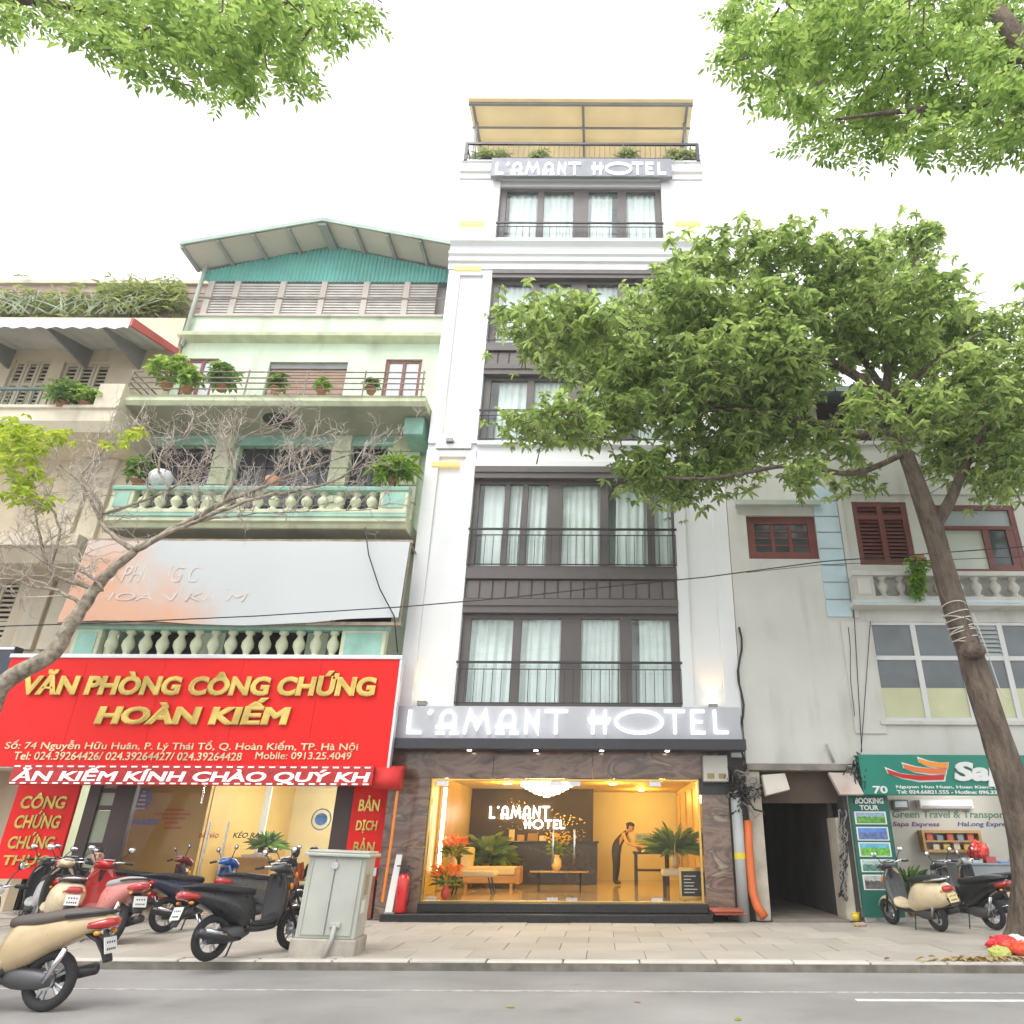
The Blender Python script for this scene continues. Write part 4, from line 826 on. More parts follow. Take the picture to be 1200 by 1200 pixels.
# corrugated awning
ayf = -.9; zf = XZ(60, 374, ayf)[1]; zb_ = zz(411)+.05; ax1_ = XZ(152, 378, ayf)[0]; n = 120; v = []; f = []
xs = np.linspace(-26, ax1_, n+1)
for j in range(3):
    t = (0, .9, 1)[j]
    for i, x in enumerate(xs): v.append((x, BY+(ayf-BY)*min(t, .9)/.9, (zb_+(zf-zb_)*t/.9 if j < 2 else zf-.28)+.035*math.sin(i*1.6)))
for j in range(2): f += [(j*(n+1)+i, j*(n+1)+i+1, (j+1)*(n+1)+i+1, (j+1)*(n+1)+i) for i in range(n)]
aw = MB(); aw.add(v, f); awo = aw.build('awning', mat('awning_white', (.62, .63, .64), .5, var=.08, streak=.3), BH, smooth=True)
for px in (-10, 84, 148):
    x = XZ(px, 395, .2)[0]; MB().extr([(x, BY, zb_-.05), (x, ayf+.1, zf-.1), (x, BY, zb_-.7)], (.06, 0, 0)).build('awning_bracket', mat('bracket_grey', (.22, .22, .23), .6), awo)
MB().extr([(ax1_, ayf, zf+.05), (ax1_, BY+.1, zb_+.1), (ax1_, BY+.1, zb_-.1), (ax1_, ayf, zf-.2)], (.07, 0, 0)).build('awning_end', mat('trim_red', (.5, .1, .09), .6), awo)
# upper balcony
byf = -.6; px_r = XZ(137, 480, byf)[0]; z0, z1 = zz(503, byf), zz(480, byf)
MB().prx([(BY, z0), (byf+.15, z0), (byf, z0+.25), (byf, z1), (byf-.06, z1+.03), (byf-.06, z1+.12), (BY, z1+.12)], -26, px_r).build('balcony_slab', BEI2, BH, bevel=.015)
bx('balcony_pillar', XZ(112, 465, byf)[0], px_r, byf, byf+.5, z1+.121, zz(449, byf), BEI2, BH, .02)
rl = MB(); zt_ = zz(452, byf)
rl.box(-26, XZ(112, 460, byf)[0], byf+.1, byf+.16, zt_-.05, zt_+.03)
for i in range(64): x = -24+i*.2; 
xx = XZ(111, 465, byf)[0]-.1
while xx > -20: rl.box(xx-.012, xx+.012, byf+.118, byf+.142, z1+.12, zt_-.05); xx -= .2
rl.build('balcony_railing', mat('rail_green_dark', (.08, .13, .11), .5, .2), BH)
# lower storeys
for px in (72, 100): a = XZ(px, 600, BY)[0]; bx('pilaster', a, a+.5, BY-.12, BY, 5.5, z0-.01, BEI2, BH, .02)
zl0, zl1 = zz(655, byf), zz(625, byf); MB().prx([(BY, zl0), (byf+.3, zl0), (byf+.1, zl0+.3), (byf, zl0+.34), (byf, zl1), (BY, zl1)], -26, XZ(88, 640, byf)[0]).build('balcony_slab', BEI, BH, bevel=.015)
bx('frieze', -26, bx1_, BY-.08, BY, zz(672), zz(664), BEI2, BH, .01)
DS = T('dark_shop_board', 'dark blue-grey shop fascia at the far left edge beside the red sign', 'sign', (-14.5, -.2, 2.5)); q = R(-60, 757, 12, 890, -.15); bx('board', q[0], XZ(12, 800, -.15)[0]-.15, -.15, .1, 2.6, q[3], mat('navy_board', (.035, .045, .07), .45, var=.15), DS, .01); bx('board_edge', q[0], XZ(12, 800, -.15)[0]-.16, -.17, -.151, q[3]-.08, q[3]-.02, mat('alu_edge'), DS)
bx('neighbour_front', -26, sx0-.11, .3, .4, 0, 2.7, mat('grey_shutter', (.22, .24, .27), .5, var=.1), BH)
# ================================================================ right-hand building
RB = T('white_house', 'weathered white house with red-brown windows right of the hotel above an alley', 'building', (7, 0, 0))
RWL = mat('aged_white', (.56, .56, .52), .75, var=.07, scale=.8, bump=.06, bscale=15, streak=.75, scol=(.27, .25, .20))
REDF = mat('maroon_frame', (.16, .045, .035), .45, var=.15, scale=4); BLUB = mat('pale_blue_paint', (.47, .60, .66), .7, var=.08, streak=.3)
rx0, rx1 = HX1+.012, 16.0; zr0 = XZ(930, 895)[1]; zr1 = XZ(930, 522)[1]
w1 = R(876, 604, 958, 655); w2 = R(1003, 588, 1068, 662); w3 = R(1102, 592, 1196, 670); w4 = R(1027, 729, 1236, 845)
xa_l, xa_r = XZ(898, 1000)[0], XZ(984, 1000)[0]; xs_l = XZ(1000, 1000)[0]+.02
mb = holes(MB(), rx0, rx1, zr0, zr1, [w1, w2, w3, w4], 0, .35); mb.box(rx0, rx1, .35, 9, zr1-.3, zr1-.1); mb.build('wall', RWL, RB)
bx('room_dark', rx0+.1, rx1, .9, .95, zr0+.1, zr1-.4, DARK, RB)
gm = MB()       # scored joints and raised bay panel
x0 = XZ(988, 640)[0]; bx('bay_panel', x0, rx1, -.05, -.002, XZ(1000, 580)[1], XZ(1000, 573)[1], RWL, RB, .01); bx('bay_edge', x0, x0+.12, -.05, -.002, XZ(1000, 725)[1], XZ(1000, 581)[1], RWL, RB, .01)
bx('bay_under', XZ(985, 735)[0], XZ(1020, 735)[0], -.04, -.003, XZ(1000, 860)[1], XZ(1000, 726)[1]-.05, RWL, RB, .01)
a, b = XZ(960, 650)[0], x0-.02; zA, zB = XZ(975, 724)[1], XZ(975, 570)[1]; n = 8
for i in range(n): bx('blue_block', a, b, -.045, -.002, zA+(zB-zA)*i/n+.015, zA+(zB-zA)*(i+1)/n-.015, BLUB, RB, .012)
q = R(861, 588, 960, 594); bx('drip_ledge', q[0], q[1], -.14, 0-.002, q[2], q[3], mat('ledge_mossy', (.40, .45, .40), .8, var=.2), RB, .01)
def muntin(r, nx, ny, m, Y, fw=.1, mw=.035, gl='dim_glass', name='window'):
    a, b, c, d = r; f = MB(); f.box(a, a+fw, Y, Y+.1, c, d); f.box(b-fw, b, Y, Y+.1, c, d); f.box(a+fw, b-fw, Y, Y+.1, c, c+fw); f.box(a+fw, b-fw, Y, Y+.1, d-fw, d); o = f.build(name, m, RB, bevel=.006)
    u0, u1, v0, v1 = a+fw, b-fw, c+fw, d-fw
    for i in range(1, nx): x = u0+(u1-u0)*i/nx; bx('muntin', x-mw, x+mw, Y+.02, Y+.07, v0, v1, m, o)
    for j in range(1, ny): z = v0+(v1-v0)*j/ny; bx('muntin', u0, u1, Y+.025, Y+.065, z-mw*.5, z+mw*.5, m, o)
    for i in range(nx):
        for j in range(ny):
            bx('pane', u0+(u1-u0)*i/nx+(mw if i else 0), u0+(u1-u0)*(i+1)/nx-(mw if i < nx-1 else 0), Y+.04, Y+.045, v0+(v1-v0)*j/ny+(mw*.5 if j else 0), v0+(v1-v0)*(j+1)/ny-(mw*.5 if j < ny-1 else 0), mat('dark_pane', (.05, .065, .07), .08, var=.3, scale=2), o)
muntin(w1, 3, 4, REDF, .08, .2, .04)
# louvred shutter pair
a, b, c, d = w2; f = MB(); fw = .13
for x in (a, (a+b)/2-.06, b-fw): f.box(x, x+fw, .03, .12, c, d)
for z in (c, c+(d-c)*.72, d-fw): f.box(a+fw, b-fw, .031, .119, z, z+.12)
so_ = f.build('shutter', REDF, RB, bevel=.006); lv = MB()
for z0, z1 in ((c+.12, c+(d-c)*.72), (c+(d-c)*.72+.12, d-fw)):
    k = int((z1-z0)/.09)
    for j in range(k):
        zc = z0+(z1-z0)*(j+.5)/k
        for u0, u1 in ((a+fw, (a+b)/2-.06), ((a+b)/2+.07, b-fw)): lv.prx([(.05, zc-.035), (.06, zc-.035), (.1, zc+.035), (.09, zc+.035)], u0, u1)
lv.build('louvre_slats', REDF, so_)
# big window
a, b, c, d = w3; f = MB(); f.box(a, a+.12, .02, .14, c, d); f.box(b-.12, b, .02, .14, c, d); f.box(a+.12, b-.12, .02, .14, d-.12, d); f.box(a+.12, b-.12, .02, .14, c, c+.08); zt = d-.55; f.box(a+.12, b-.12, .02, .14, zt-.1, zt)
wo_ = f.build('window', REDF, RB, bevel=.006); bx('transom', a+.12, b-.12, .07, .09, zt, d-.12, mat('transom_grey', (.32, .36, .38), .5), wo_); xm = a+(b-a)*.55
bx('pane', a+.12, xm, .09, .1, c+.08, zt-.1, mat('pale_pane', (.48, .52, .45), .2, var=.15, scale=1), wo_)
f = MB(); f.box(xm, xm+.14, .03, .12, c+.08, zt-.1); f.box(b-.3, b-.121, .03, .12, c+.08, zt-.1); f.box(xm+.14, b-.3, .03, .12, c+.08, c+.18); f.build('sash', REDF, wo_); bx('pane', xm+.14, b-.3, .07, .08, c+.18, zt-.1, mat('dark_pane'), wo_)
# balcony strip
bz0, bz1 = XZ(1010, 700, -.3)[1], XZ(1010, 671, -.3)[1]; bxa = XZ(999, 690, -.3)[0]
bx('balcony_slab', bxa-.05, rx1, -.42, 0-.003, bz0-.22, bz0-.08, RWL, RB, .02); bx('slab_band', bxa-.03, rx1, -.435, -.42, bz0-.16, bz0-.1, BLUB, RB)
o = balustrade(RB, bxa, bxa+9.0, -.25, bz0, bz1, 19, mat('stone_offwhite', (.52, .50, .45), .8, var=.15, streak=.5, bump=.15), RWL, .5, .3)
# white metal window grid
WM = mat('white_metal_frame', (.60, .61, .60), .45, var=.06, streak=.2); a, b, c, d = w4; ZM = c+(d-c)*.625
cols = np.linspace(a, b, 5); f = MB()
for i, x in enumerate(cols): f.box(x-.06 if i else x, x+.06 if i < 4 else x, .02, .1, c, d)
for i in range(4):
    u0, u1 = cols[i]+.06, cols[i+1]-.06
    for z, h in ((c, .07), (ZM-.05, .1), (d-.07, .07)): f.box(u0, u1, .021, .099, z, z+h)
wg = f.build('window', WM, RB, bevel=.005); bx('window_sill', a-.1, b+.1, -.08, .02, c-.09, c-.003, RWL, RB, .01)
for i in range(4):
    u0, u1 = cols[i]+.06, cols[i+1]-.06
    if i == 2:
        m = MB()
        for j in range(7): zc = ZM+.05+(d-.12-ZM)*(j+.5)/7; m.prx([(.03, zc-.05), (.04, zc-.05), (.09, zc+.05), (.08, zc+.05)], u0, u1)
        m.build('glass_louvres', mat('louvre_glass', (.42, .46, .46), .2), wg)
    else: bx('pane', u0, u1, .06, .065, ZM+.05, d-.07, mat('grey_pane', (.12, .14, .15), .08, var=.25, scale=1), wg)
    zf = c+(ZM-c)*.52
    bx('pane', u0, u1, .06, .065, zf, ZM-.05, mat('grey_pane'), wg); bx('frosted_pane', u0, u1, .058, .066, c+.07, zf-.001, mat('frosted_yellow', (.52, .53, .33), .5, var=.08), wg)
# terrace storey behind the tree
TY = 1.4
bx('terrace_wall', rx0, rx1, TY, TY+.2, zr1-.1, XZ(950, 470, TY)[1], mat('terrace_brown', (.10, .07, .055), .7, var=.3), RB)
MB().prx([(TY+3, XZ(950, 440, TY)[1]+.5), (-.1, XZ(950, 452, -.1)[1]), (-.1, XZ(950, 458, -.1)[1]), (TY+3, XZ(950, 440, TY)[1]+.2)], rx0, rx1).build('terrace_roof', mat('roof_bluegrey', (.20, .24, .27), .6, var=.15), RB)
bx('parapet_cap', rx0, rx1, -.06, .4, zr1+.001, zr1+.12, RWL, RB, .01)
rl = MB()
for z in (.35, .6, .85): rl.tube([(rx0, .2, zr1+z), (rx1, .2, zr1+z)], .02, 5)
x = rx0
while x < rx1: rl.tube([(x, .2, zr1+.1), (x, .2, zr1+.86)], .02, 5); x += 1.2
rl.build('terrace_railing', mat('white_metal_frame'), RB)
for i in range(5): x = 4+i*1.6; bx('terrace_post', x, x+.16, .5, .66, zr1, XZ(950, 450, .5)[1], mat('post_offwhite', (.45, .42, .36), .7), RB)
# ground storey: band, alley, piers
bx('lintel_beam', rx0, xs_l+.1, -.06, .3, zr0-.14, zr0-.002, mat('grimy_concrete', (.22, .20, .17), .85, var=.3, scale=3, bump=.2), RB, .015)
bx('alley_lintel', rx0, xs_l, .35, .6, XZ(930, 941, .35)[1], zr0-.003, mat('brown_board', (.085, .06, .045), .8, var=.3), RB)
PIER = mat('stained_pier', (.42, .38, .31), .85, var=.2, scale=2.5, bump=.25, bscale=14, streak=.8, scol=(.2, .15, .09))
bx('pier', XZ(881, 1000)[0], xa_l, .02, .5, 0, zr0-.15, PIER, RB, .02)
pr = MB(); pr.prz([(xa_r, .0), (xs_l-.1, .0), (xs_l-.1, .5), (xa_r-.05, .5)], 0, XZ(985, 958, 0)[1]); pr.build('pier', PIER, RB, bevel=.03); bx('pier', xs_l-.098, xs_l, .03, .5, 0, zr0-.15, mat('dark_post', (.05, .05, .045), .7, var=.3), RB, .01)
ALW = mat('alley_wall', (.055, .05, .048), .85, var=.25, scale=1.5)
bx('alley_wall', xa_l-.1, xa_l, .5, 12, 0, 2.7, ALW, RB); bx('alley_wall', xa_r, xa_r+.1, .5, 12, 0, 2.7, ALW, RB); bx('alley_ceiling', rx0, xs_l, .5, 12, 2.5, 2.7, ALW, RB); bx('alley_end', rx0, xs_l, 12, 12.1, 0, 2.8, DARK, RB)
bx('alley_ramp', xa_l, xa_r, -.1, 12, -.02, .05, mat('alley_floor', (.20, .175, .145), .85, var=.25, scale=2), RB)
bx('alley_pipe', xa_l+.02, xa_l+.1, 1.5, 1.58, .05, 2.5, mat('pipe_dim', (.3, .3, .28), .6), RB)
# ================================================================ travel shop
TS = T('travel_shop', 'small open travel agency front with pale rear wall below the green sign', 'shop', (8, 0, 0)); tx0, tx1 = xs_l+.02, 13.0; TYb = 2.6
TWL = mat('travel_wall', (.50, .47, .41), .6, var=.05); bx('rear_wall', tx0, tx1, TYb, TYb+.1, 0, zr0, TWL, TS); bx('side_wall', tx0-.015, tx0+.06, .5, TYb, 0, zr0, TWL, TS); bx('floor', tx0, tx1, .0, TYb, -.01, .06, FLR, TS); bx('ceiling', tx0, tx1, .2, TYb, zr0-.14, zr0-.02, mat('shop_ceiling'), TS)
GT = mat('text_green', (.10, .22, .13), .5); BT = mat('text_navy', (.05, .08, .22), .5)
text('Green Travel & Transport', R(1046, 950, 1180, 961, TYb), TYb-.001, GT, TS, depth=.012, offset=.012, shear=.1); text('Sapa Express', R(1046, 963, 1101, 970, TYb), TYb-.001, mat('text_purple', (.16, .06, .16), .5), TS, depth=.01, offset=.015, shear=.2); text('HaLong Express', R(1122, 963, 1186, 970, TYb), TYb-.001, BT, TS, depth=.01, offset=.015, shear=.2)
AC = T('wall_air_conditioner', 'white split air conditioner high on the travel shop wall', 'air conditioner', (8, TYb, 2)); q = R(1077, 937, 1140, 948, TYb-.2); bx('body', q[0], q[1], TYb-.24, TYb-.004, q[2], q[3], mat('ac_white', (.62, .62, .58), .4), AC, .03); bx('vent', q[0]+.05, q[1]-.05, TYb-.25, TYb-.24, q[2]+.02, q[2]+.07, mat('vent_grey', (.3, .3, .3), .5), AC)
AV = T('wall_fan_vent', 'dark grey extractor vent beside the air conditioner', 'vent', (7, TYb, 2)); q = R(1046, 937, 1065, 949, TYb-.1); bx('frame', q[0], q[1], TYb-.12, TYb-.004, q[2], q[3], mat('vent_dark', (.12, .12, .12), .5), AV, .02)
for i in range(4): z = q[2]+.06+(q[3]-q[2]-.1)*i/4; bx('blade', q[0]+.05, q[1]-.05, TYb-.13, TYb-.121, z, z+.03, STEEL, AV)
SHF = T('wall_shelf', 'wooden display shelf with goods on the travel shop wall', 'shelf', (8, TYb, 1)); q = R(1081, 973, 1150, 999, TYb-.2); f = MB(); t = .06; f.box(q[0], q[1], TYb-.25, TYb-.004, q[2], q[2]+t); f.box(q[0], q[1], TYb-.25, TYb-.004, q[3]-t, q[3]); f.box(q[0], q[0]+t, TYb-.25, TYb-.004, q[2]+t, q[3]-t); f.box(q[1]-t, q[1], TYb-.25, TYb-.004, q[2]+t, q[3]-t); f.build('case', WOODL, SHF); zm = (q[2]+q[3])/2; bx('board', q[0]+t, q[1]-t, TYb-.24, TYb-.01, zm-.02, zm+.02, WOODL, SHF)
for i in range(9): x = q[0]+.12+(q[1]-q[0]-.3)*i/9; z = q[2]+t if i % 2 else zm+.02; bx('goods', x, x+.14, TYb-.2, TYb-.08, z, z+random.uniform(.08, .2), mat(f'goods_{i%4}', ((.5, .1, .06), (.6, .55, .4), (.2, .25, .3), (.55, .4, .1))[i % 4], .5), SHF)
TD = T('travel_desk', 'low grey counter stacked with brochures in the travel shop', 'desk', (9, 1.9, 0)); q = R(1125, 995, 1190, 1060, 1.6); bx('body', q[0], q[1], 1.6, 2.2, .06, .95, mat('desk_grey', (.4, .42, .44), .5), TD, .01); bx('top', q[0]-.03, q[1]+.03, 1.56, 2.24, .952, 1.0, mat('desk_top', (.25, .3, .36), .4), TD, .01)
for i in range(5): x = q[0]+.1+i*.3; bx('brochure_stack', x, x+.22, 1.7, 1.95, 1.001, 1.03+.05*(i % 3), mat(f'broch_{i%3}', ((.15, .3, .55), (.6, .6, .58), (.5, .1, .1))[i % 3], .5), TD)
def blob(name, label, cat, x, y, z, r, m, seed=0, squash=.7):      # crumpled bag: ridged lump resting on a flat bottom
    rg = np.random.default_rng(seed); mb = MB(); mb.ball((0, 0, 0), (r, r*.8, r*squash), 34, 22); V = np.array(mb.v); k = rg.normal(0, 1, (14, 3))*2.6/r; ph = rg.uniform(0, 6, 14)
    s = .82+.34*sum(np.abs(np.sin((V@k[i])*(.5 if i < 6 else 1.2)+ph[i]))-.6 for i in range(14))/4.2; V = V*s[:, None]; V[:, 2] = np.maximum(V[:, 2], -r*squash*.6); mb.v = [tuple(p) for p in V]
    o = mb.build(name, m, None, loc=(x, y, z+r*squash*.6)); return tag(o, label, cat)
q = XZ(1157, 1010, 1.5); blob('red_bag', 'red plastic bag on the travel shop counter behind the scooters', 'bag', q[0], 1.85, 1.05, .26, mat('bag_red', (.55, .03, .02), .35, bump=.4, bscale=12), 3, 1.0)
vaseplant('snake_plant', 'spiky snake plant at the entrance of the travel shop', 'plant', 1065, 1040, .5, 'palm', .9, z=.06, vcol=(.35, .2, .12))
tl = T('tube_lamp', 'bright fluorescent tube under the travel shop ceiling', 'lamp', (9, 1.4, 2.6)); xq = XZ(1150, 937, 1.4)[0]; bx('fitting', xq-.5, xq+.5, 1.35, 1.45, zr0-.2, zr0-.145, mat('white_metal', (.7, .7, .7), .4), tl); MB().tube([(xq-.48, 1.4, zr0-.225), (xq+.48, 1.4, zr0-.225)], .02, 8).build('tube', emitmat('tube_lit', (.95, 1, 1), 9), tl); lamp_point((xq, 1.3, zr0-.4), 30, tl, .3, (.97, .98, 1))
# green sign
GS = T('green_shop_sign', 'green travel agency sign with orange striped logo and white lettering', 'sign', (8, -.2, 2.3)); GSY = -.22; GRNS = mat('sign_green', (.005, .20, .14), .4, var=.06)
x0 = XZ(1009, 908, GSY)[0]; z1, z0 = XZ(1090, 884.5, GSY)[1], XZ(1090, 931.5, GSY)[1]; bx('panel', x0, tx1, GSY, -.004, z0, z1, GRNS, GS, .006)
WL = mat('letter_white', (.70, .72, .70), .5, var=.05)
def PXZ(px, py, Y): return XZ(px, py, Y)
zmp = lambda x, y: XZ(840+x/3.333, 850+y/3.333, GSY)
for k, (col, T_, B_) in enumerate((((.50, .015, .012), [(662, 172), (720, 190), (800, 197), (888, 193)], [(884, 213), (790, 215), (725, 206), (672, 190)]), ((.70, .16, .03), [(726, 152), (780, 164), (840, 170), (895, 169)], [(891, 188), (830, 188), (775, 182), (733, 169)]), ((.80, .28, .02), [(786, 130), (830, 142), (870, 147), (903, 146)], [(899, 165), (865, 165), (828, 160), (792, 147)]))):
    pts = [zmp(*p) for p in T_+B_]; c = np.mean(pts, 0); big = [tuple(c+(np.array(p)-c)*np.array([1.06, 1.4])) for p in pts]
    MB().pry(big, GSY-.012, GSY-.001).build('logo_outline', WL, GS); MB().pry(pts, GSY-.03, GSY-.0125).build('logo_stripe', mat(f'logo_{k}', col, .4, var=.03), GS)
text('Sapa', R(1117, 893, 1200, 922, GSY), GSY-.001, WL, GS, depth=.05, offset=.05, shear=.15, split=True)
text('70', R(1023, 921, 1040, 930, GSY), GSY-.001, WL, GS, depth=.01, offset=.03); text('Nguyen Huu Huan, Hoan Kiem, Hanoi', R(1050, 920.5, 1186, 925, GSY), GSY-.001, WL, GS, depth=.008, offset=.03); text('Tel: 024.66821.555 - Hotline: 096.33', R(1051, 926, 1168, 930.5, GSY), GSY-.001, WL, GS, depth=.008, offset=.03)
BD = T('booking_board', 'tall dark green tour booking board with five landscape pictures', 'sign', (6, -.1, 0)); BDY = -.06; x0, x1 = XZ(1003, 1000, BDY)[0], XZ(1050, 1000, BDY)[0]; bx('board', x0, x1, BDY, BDY+.05, .08, XZ(1020, 932, BDY)[1], mat('board_green', (.006, .11, .08), .45, var=.08), BD, .005); bx('foot', x0, x1, BDY-.01, BDY+.06, 0, .079, STEEL, BD)
c = (x0+x1)/2; zt = lambda py: XZ(1022, py, BDY)[1]
text('BOOKING', (x0+.12, x1-.1, zt(942), zt(935)), BDY-.001, WL, BD, depth=.006, offset=.03); text('TOUR', (x0+.2, x1-.22, zt(949.5), zt(943.5)), BDY-.001, WL, BD, depth=.006, offset=.03)
for i, (p, q, sk, gr) in enumerate(((951, 966, (.25, .35, .45), (.10, .30, .04)), (969, 985, (.10, .22, .55), (.10, .16, .35)), (987, 1004, (.12, .40, .55), (.14, .42, .05)), (1007, 1022, (.35, .45, .42), (.10, .22, .18)), (1025, 1043, (.45, .45, .45), (.12, .12, .12)))):
    z1, z0 = zt(p), zt(q); pc = bx('picture_border', x0+.07, x1-.09, BDY-.006, BDY-.001, z0, z1, WL, BD); zm = z0+(z1-z0)*.5; bx('picture_sky', x0+.1, x1-.12, BDY-.009, BDY-.0065, zm, z1-.02, mat(f'pic_sky_{i}', sk, .3, var=.3, scale=9), pc)
    xx = np.linspace(x0+.1, x1-.12, 14); hh = [zm+(z1-zm)*.3*abs(math.sin(k*1.3+i)) for k in range(14)]; MB().pry([(xx[0], z0+.02)]+[(xx[-1], z0+.02)]+list(zip(xx[::-1], hh[::-1])), BDY-.011, BDY-.0095).build('picture_land', mat(f'pic_land_{i}', gr, .3, var=.5, scale=14), pc)
# ================================================================ pipes, meters and cables by the alley
def thing1(mb, name, label, cat, m, **k): return tag(mb.build(name, m, None, **k), label, cat)
x = XZ(868, 1020, -.08)[0]
GP = T('grey_pipe', 'thick grey vertical drain pipe with yellow sticker beside the alley', 'pipe', (x, -.1, 0)); MB().tube([(x, -.1, 0), (x, -.1, XZ(868, 935, -.1)[1])], .11, 14).build('tube', mat('pvc_grey', (.34, .36, .36), .5, var=.15, streak=.4), GP, smooth=True)
z = XZ(868, 1003, -.2)[1]; MB().lathe([(.113, z-.06), (.113, z+.06)], (x, -.1, 0), 14).build('sticker', mat('sticker_yellow', (.6, .5, .03), .5), GP)
P_ = lambda px, py, Y: (XZ(px, py, Y)[0], Y, XZ(px, py, Y)[1])
OC = MB().tube([P_(876, 962, -.05), P_(877, 985, -.1), P_(879, 1015, -.12), P_(882, 1045, -.13), P_(887, 1062, -.2), P_(896, 1075, -.3)], .085, 10); thing1(OC, 'orange_conduit', 'bright orange corrugated conduit curving to the ground by the alley', 'pipe', mat('orange_conduit', (.60, .13, .03), .5, var=.12), smooth=True)
MT_ = T('meter_box', 'grey electric meter box under the end of the hotel sign', 'meter box', (2.4, -.15, 2.4)); q = R(824, 885, 853, 916, -.2); bx('case', q[0], q[1], -.22, .028, q[2], q[3], mat('meter_grey', (.42, .41, .37), .5, var=.1), MT_, .02)
for u in (.15, .6): w = q[1]-q[0]; bx('dial_window', q[0]+u*w, q[0]+(u+.28)*w, -.228, -.2205, q[2]+.06, q[2]+.16, mat('dial_brown', (.25, .18, .06), .3), MT_)
text('1 2AU', (q[0]+.12, q[1]-.1, q[3]-.13, q[3]-.07), -.221, DT, MT_, depth=.003, offset=0) if False else None
def tiltbox(name, label, corners, Y, th, m, dy=.25):
    pts = []
    for i, (px, py) in enumerate(corners):
        y = Y-(dy if i in (2, 3) else 0); pts.append(P_(px, py, y))
    mb = MB(); mb.extr(pts, (0, th, -.02)); return thing1(mb, name, label, 'junction box', m, bevel=.01)
BOXM = mat('box_cream', (.50, .46, .40), .55, var=.15, streak=.5)
tiltbox('junction_box', 'tilted cream junction box hanging among cables left of alley', [(893, 908), (920, 906), (926, 925), (898, 932)], -.12, .16, BOXM); tiltbox('junction_box', 'tilted pinkish junction box hanging at the alley top beside green sign', [(971, 905), (1000, 906), (1013, 931), (985, 931)], -.12, .12, mat('box_pink', (.50, .42, .38), .55, var=.15, streak=.6, scol=(.35, .1, .06)))
rg = random.Random(5)
def cable(name, label, pts, r=.012, m='cable_black', n=5):
    return thing1(MB().tube(pts, r, n), name, label, 'cable', mat(m, (.02, .02, .022), .6, var=.2), smooth=True)
cb = T('cable_bundle', 'tangled bundle of black cables at the left top of the alley', 'cables', (3.2, -.1, 2))
for k in range(26):
    x0, z0 = XZ(rg.uniform(850, 880), rg.uniform(905, 940), -.15); pts = [(x0, -.12, z0)]
    for i in range(9): pts.append((pts[-1][0]+rg.uniform(-.1, .16), -.15+rg.uniform(-.12, .1), pts[-1][2]+rg.uniform(-.13, .11)))
    MB().tube(pts, rg.uniform(.009, .02), 5).build('cable', mat('cable_black', (.02, .02, .022), .6, var=.2) if k % 4 else mat('cable_grey', (.22, .21, .2), .6), cb, smooth=True)
c2 = T('cable_bundle', 'thin tangle of cables between the alley and the green sign', 'cables', (5.6, -.1, 2))
for k in range(12):
    x0, z0 = XZ(rg.uniform(1000, 1012), rg.uniform(880, 905), -.15); pts = [(x0, -.12, z0)]
    for i in range(7): pts.append((pts[-1][0]+rg.uniform(-.1, .1), -.15+rg.uniform(-.1, .1), pts[-1][2]+rg.uniform(-.2, .08)))
    MB().tube(pts, .011, 5).build('cable', mat('cable_black'), c2, smooth=True)
c3 = T('cable_bundle', 'knotted grey cables down the right post of the alley', 'cables', (5.2, -.1, 1))
for k in range(8):
    pts = [P_(rg.uniform(982, 994), 950+8*i+rg.uniform(-3, 3), -.08-.03*(k % 3)) for i in range(14)]
    MB().tube(pts, .016, 5).build('cable', mat('cable_grey') if k % 2 else mat('cable_black'), c3, smooth=True)
cable('wall_cable', 'wavy black cable down the hotel right edge', [P_(866+3*math.sin(i*1.1)+i*.35, 735+i*13, -.05) for i in range(13)], .025)
cable('wall_cable', 'long thin cable hanging from balcony end past the metal window', [P_(1000+i*.9, 705+i*16, -.06) for i in range(12)], .009)
cable('wall_cable', 'thin slanting cable left of the metal window', [P_(1020-i*1.0, 728+i*14, -.06) for i in range(12)], .008)
cable('wall_cable', 'faint cable hanging below the blue painted strip', [P_(994+i*.8+math.sin(i), 735+i*13, -.05) for i in range(9)], .007)
cable('stub_pipe', 'short grey pipe stub sticking out above the alley', [P_(968, 872, -.1), P_(977, 893, -.05)], .03, 'pvc_grey', 8)
pts = [P_(a, b, -2.0) for a, b in ((-140, 739), (0, 734), (120, 730), (300, 722), (475, 711), (600, 700), (700, 689), (830, 676), (965, 658), (1100, 648), (1210, 640), (1400, 630))]
cable('overhead_cable', 'black overhead cable stretched across all the facades', pts, .013)
cable('overhead_cable', 'thin upper cable between the right tree and the white house', [P_(875, 671, -.5), P_(960, 662, -1), P_(1080, 657, -2), P_(1210, 652, -2.2)], .008)
cable('hanging_cable', 'pair of loose pale cables dangling over the faded billboard', [P_(428, 618, -.7), P_(432, 650, -.85), P_(445, 690, -.85), P_(462, 722, -.8), P_(466, 765, -.75)], .014, 'cable_pale')
MT['cable_pale'].node_tree.nodes['Principled BSDF'].inputs['Base Color'].default_value = (.4, .36, .3, 1)
SB = T('red_slab', 'folded red-brown mat lying on the end of the hotel step', 'mat', (2.6, -.3, .1)); q = R(834, 1069, 870, 1078, -.35); bx('upper_fold', q[0], q[1], -.5, -.02, .19, .235, mat('mat_red', (.36, .09, .05), .8, var=.2, bump=.3), SB, .015); bx('lower_fold', q[0]+.06, q[1]+.05, -.46, -.0, .137, .186, mat('mat_red'), SB, .015)
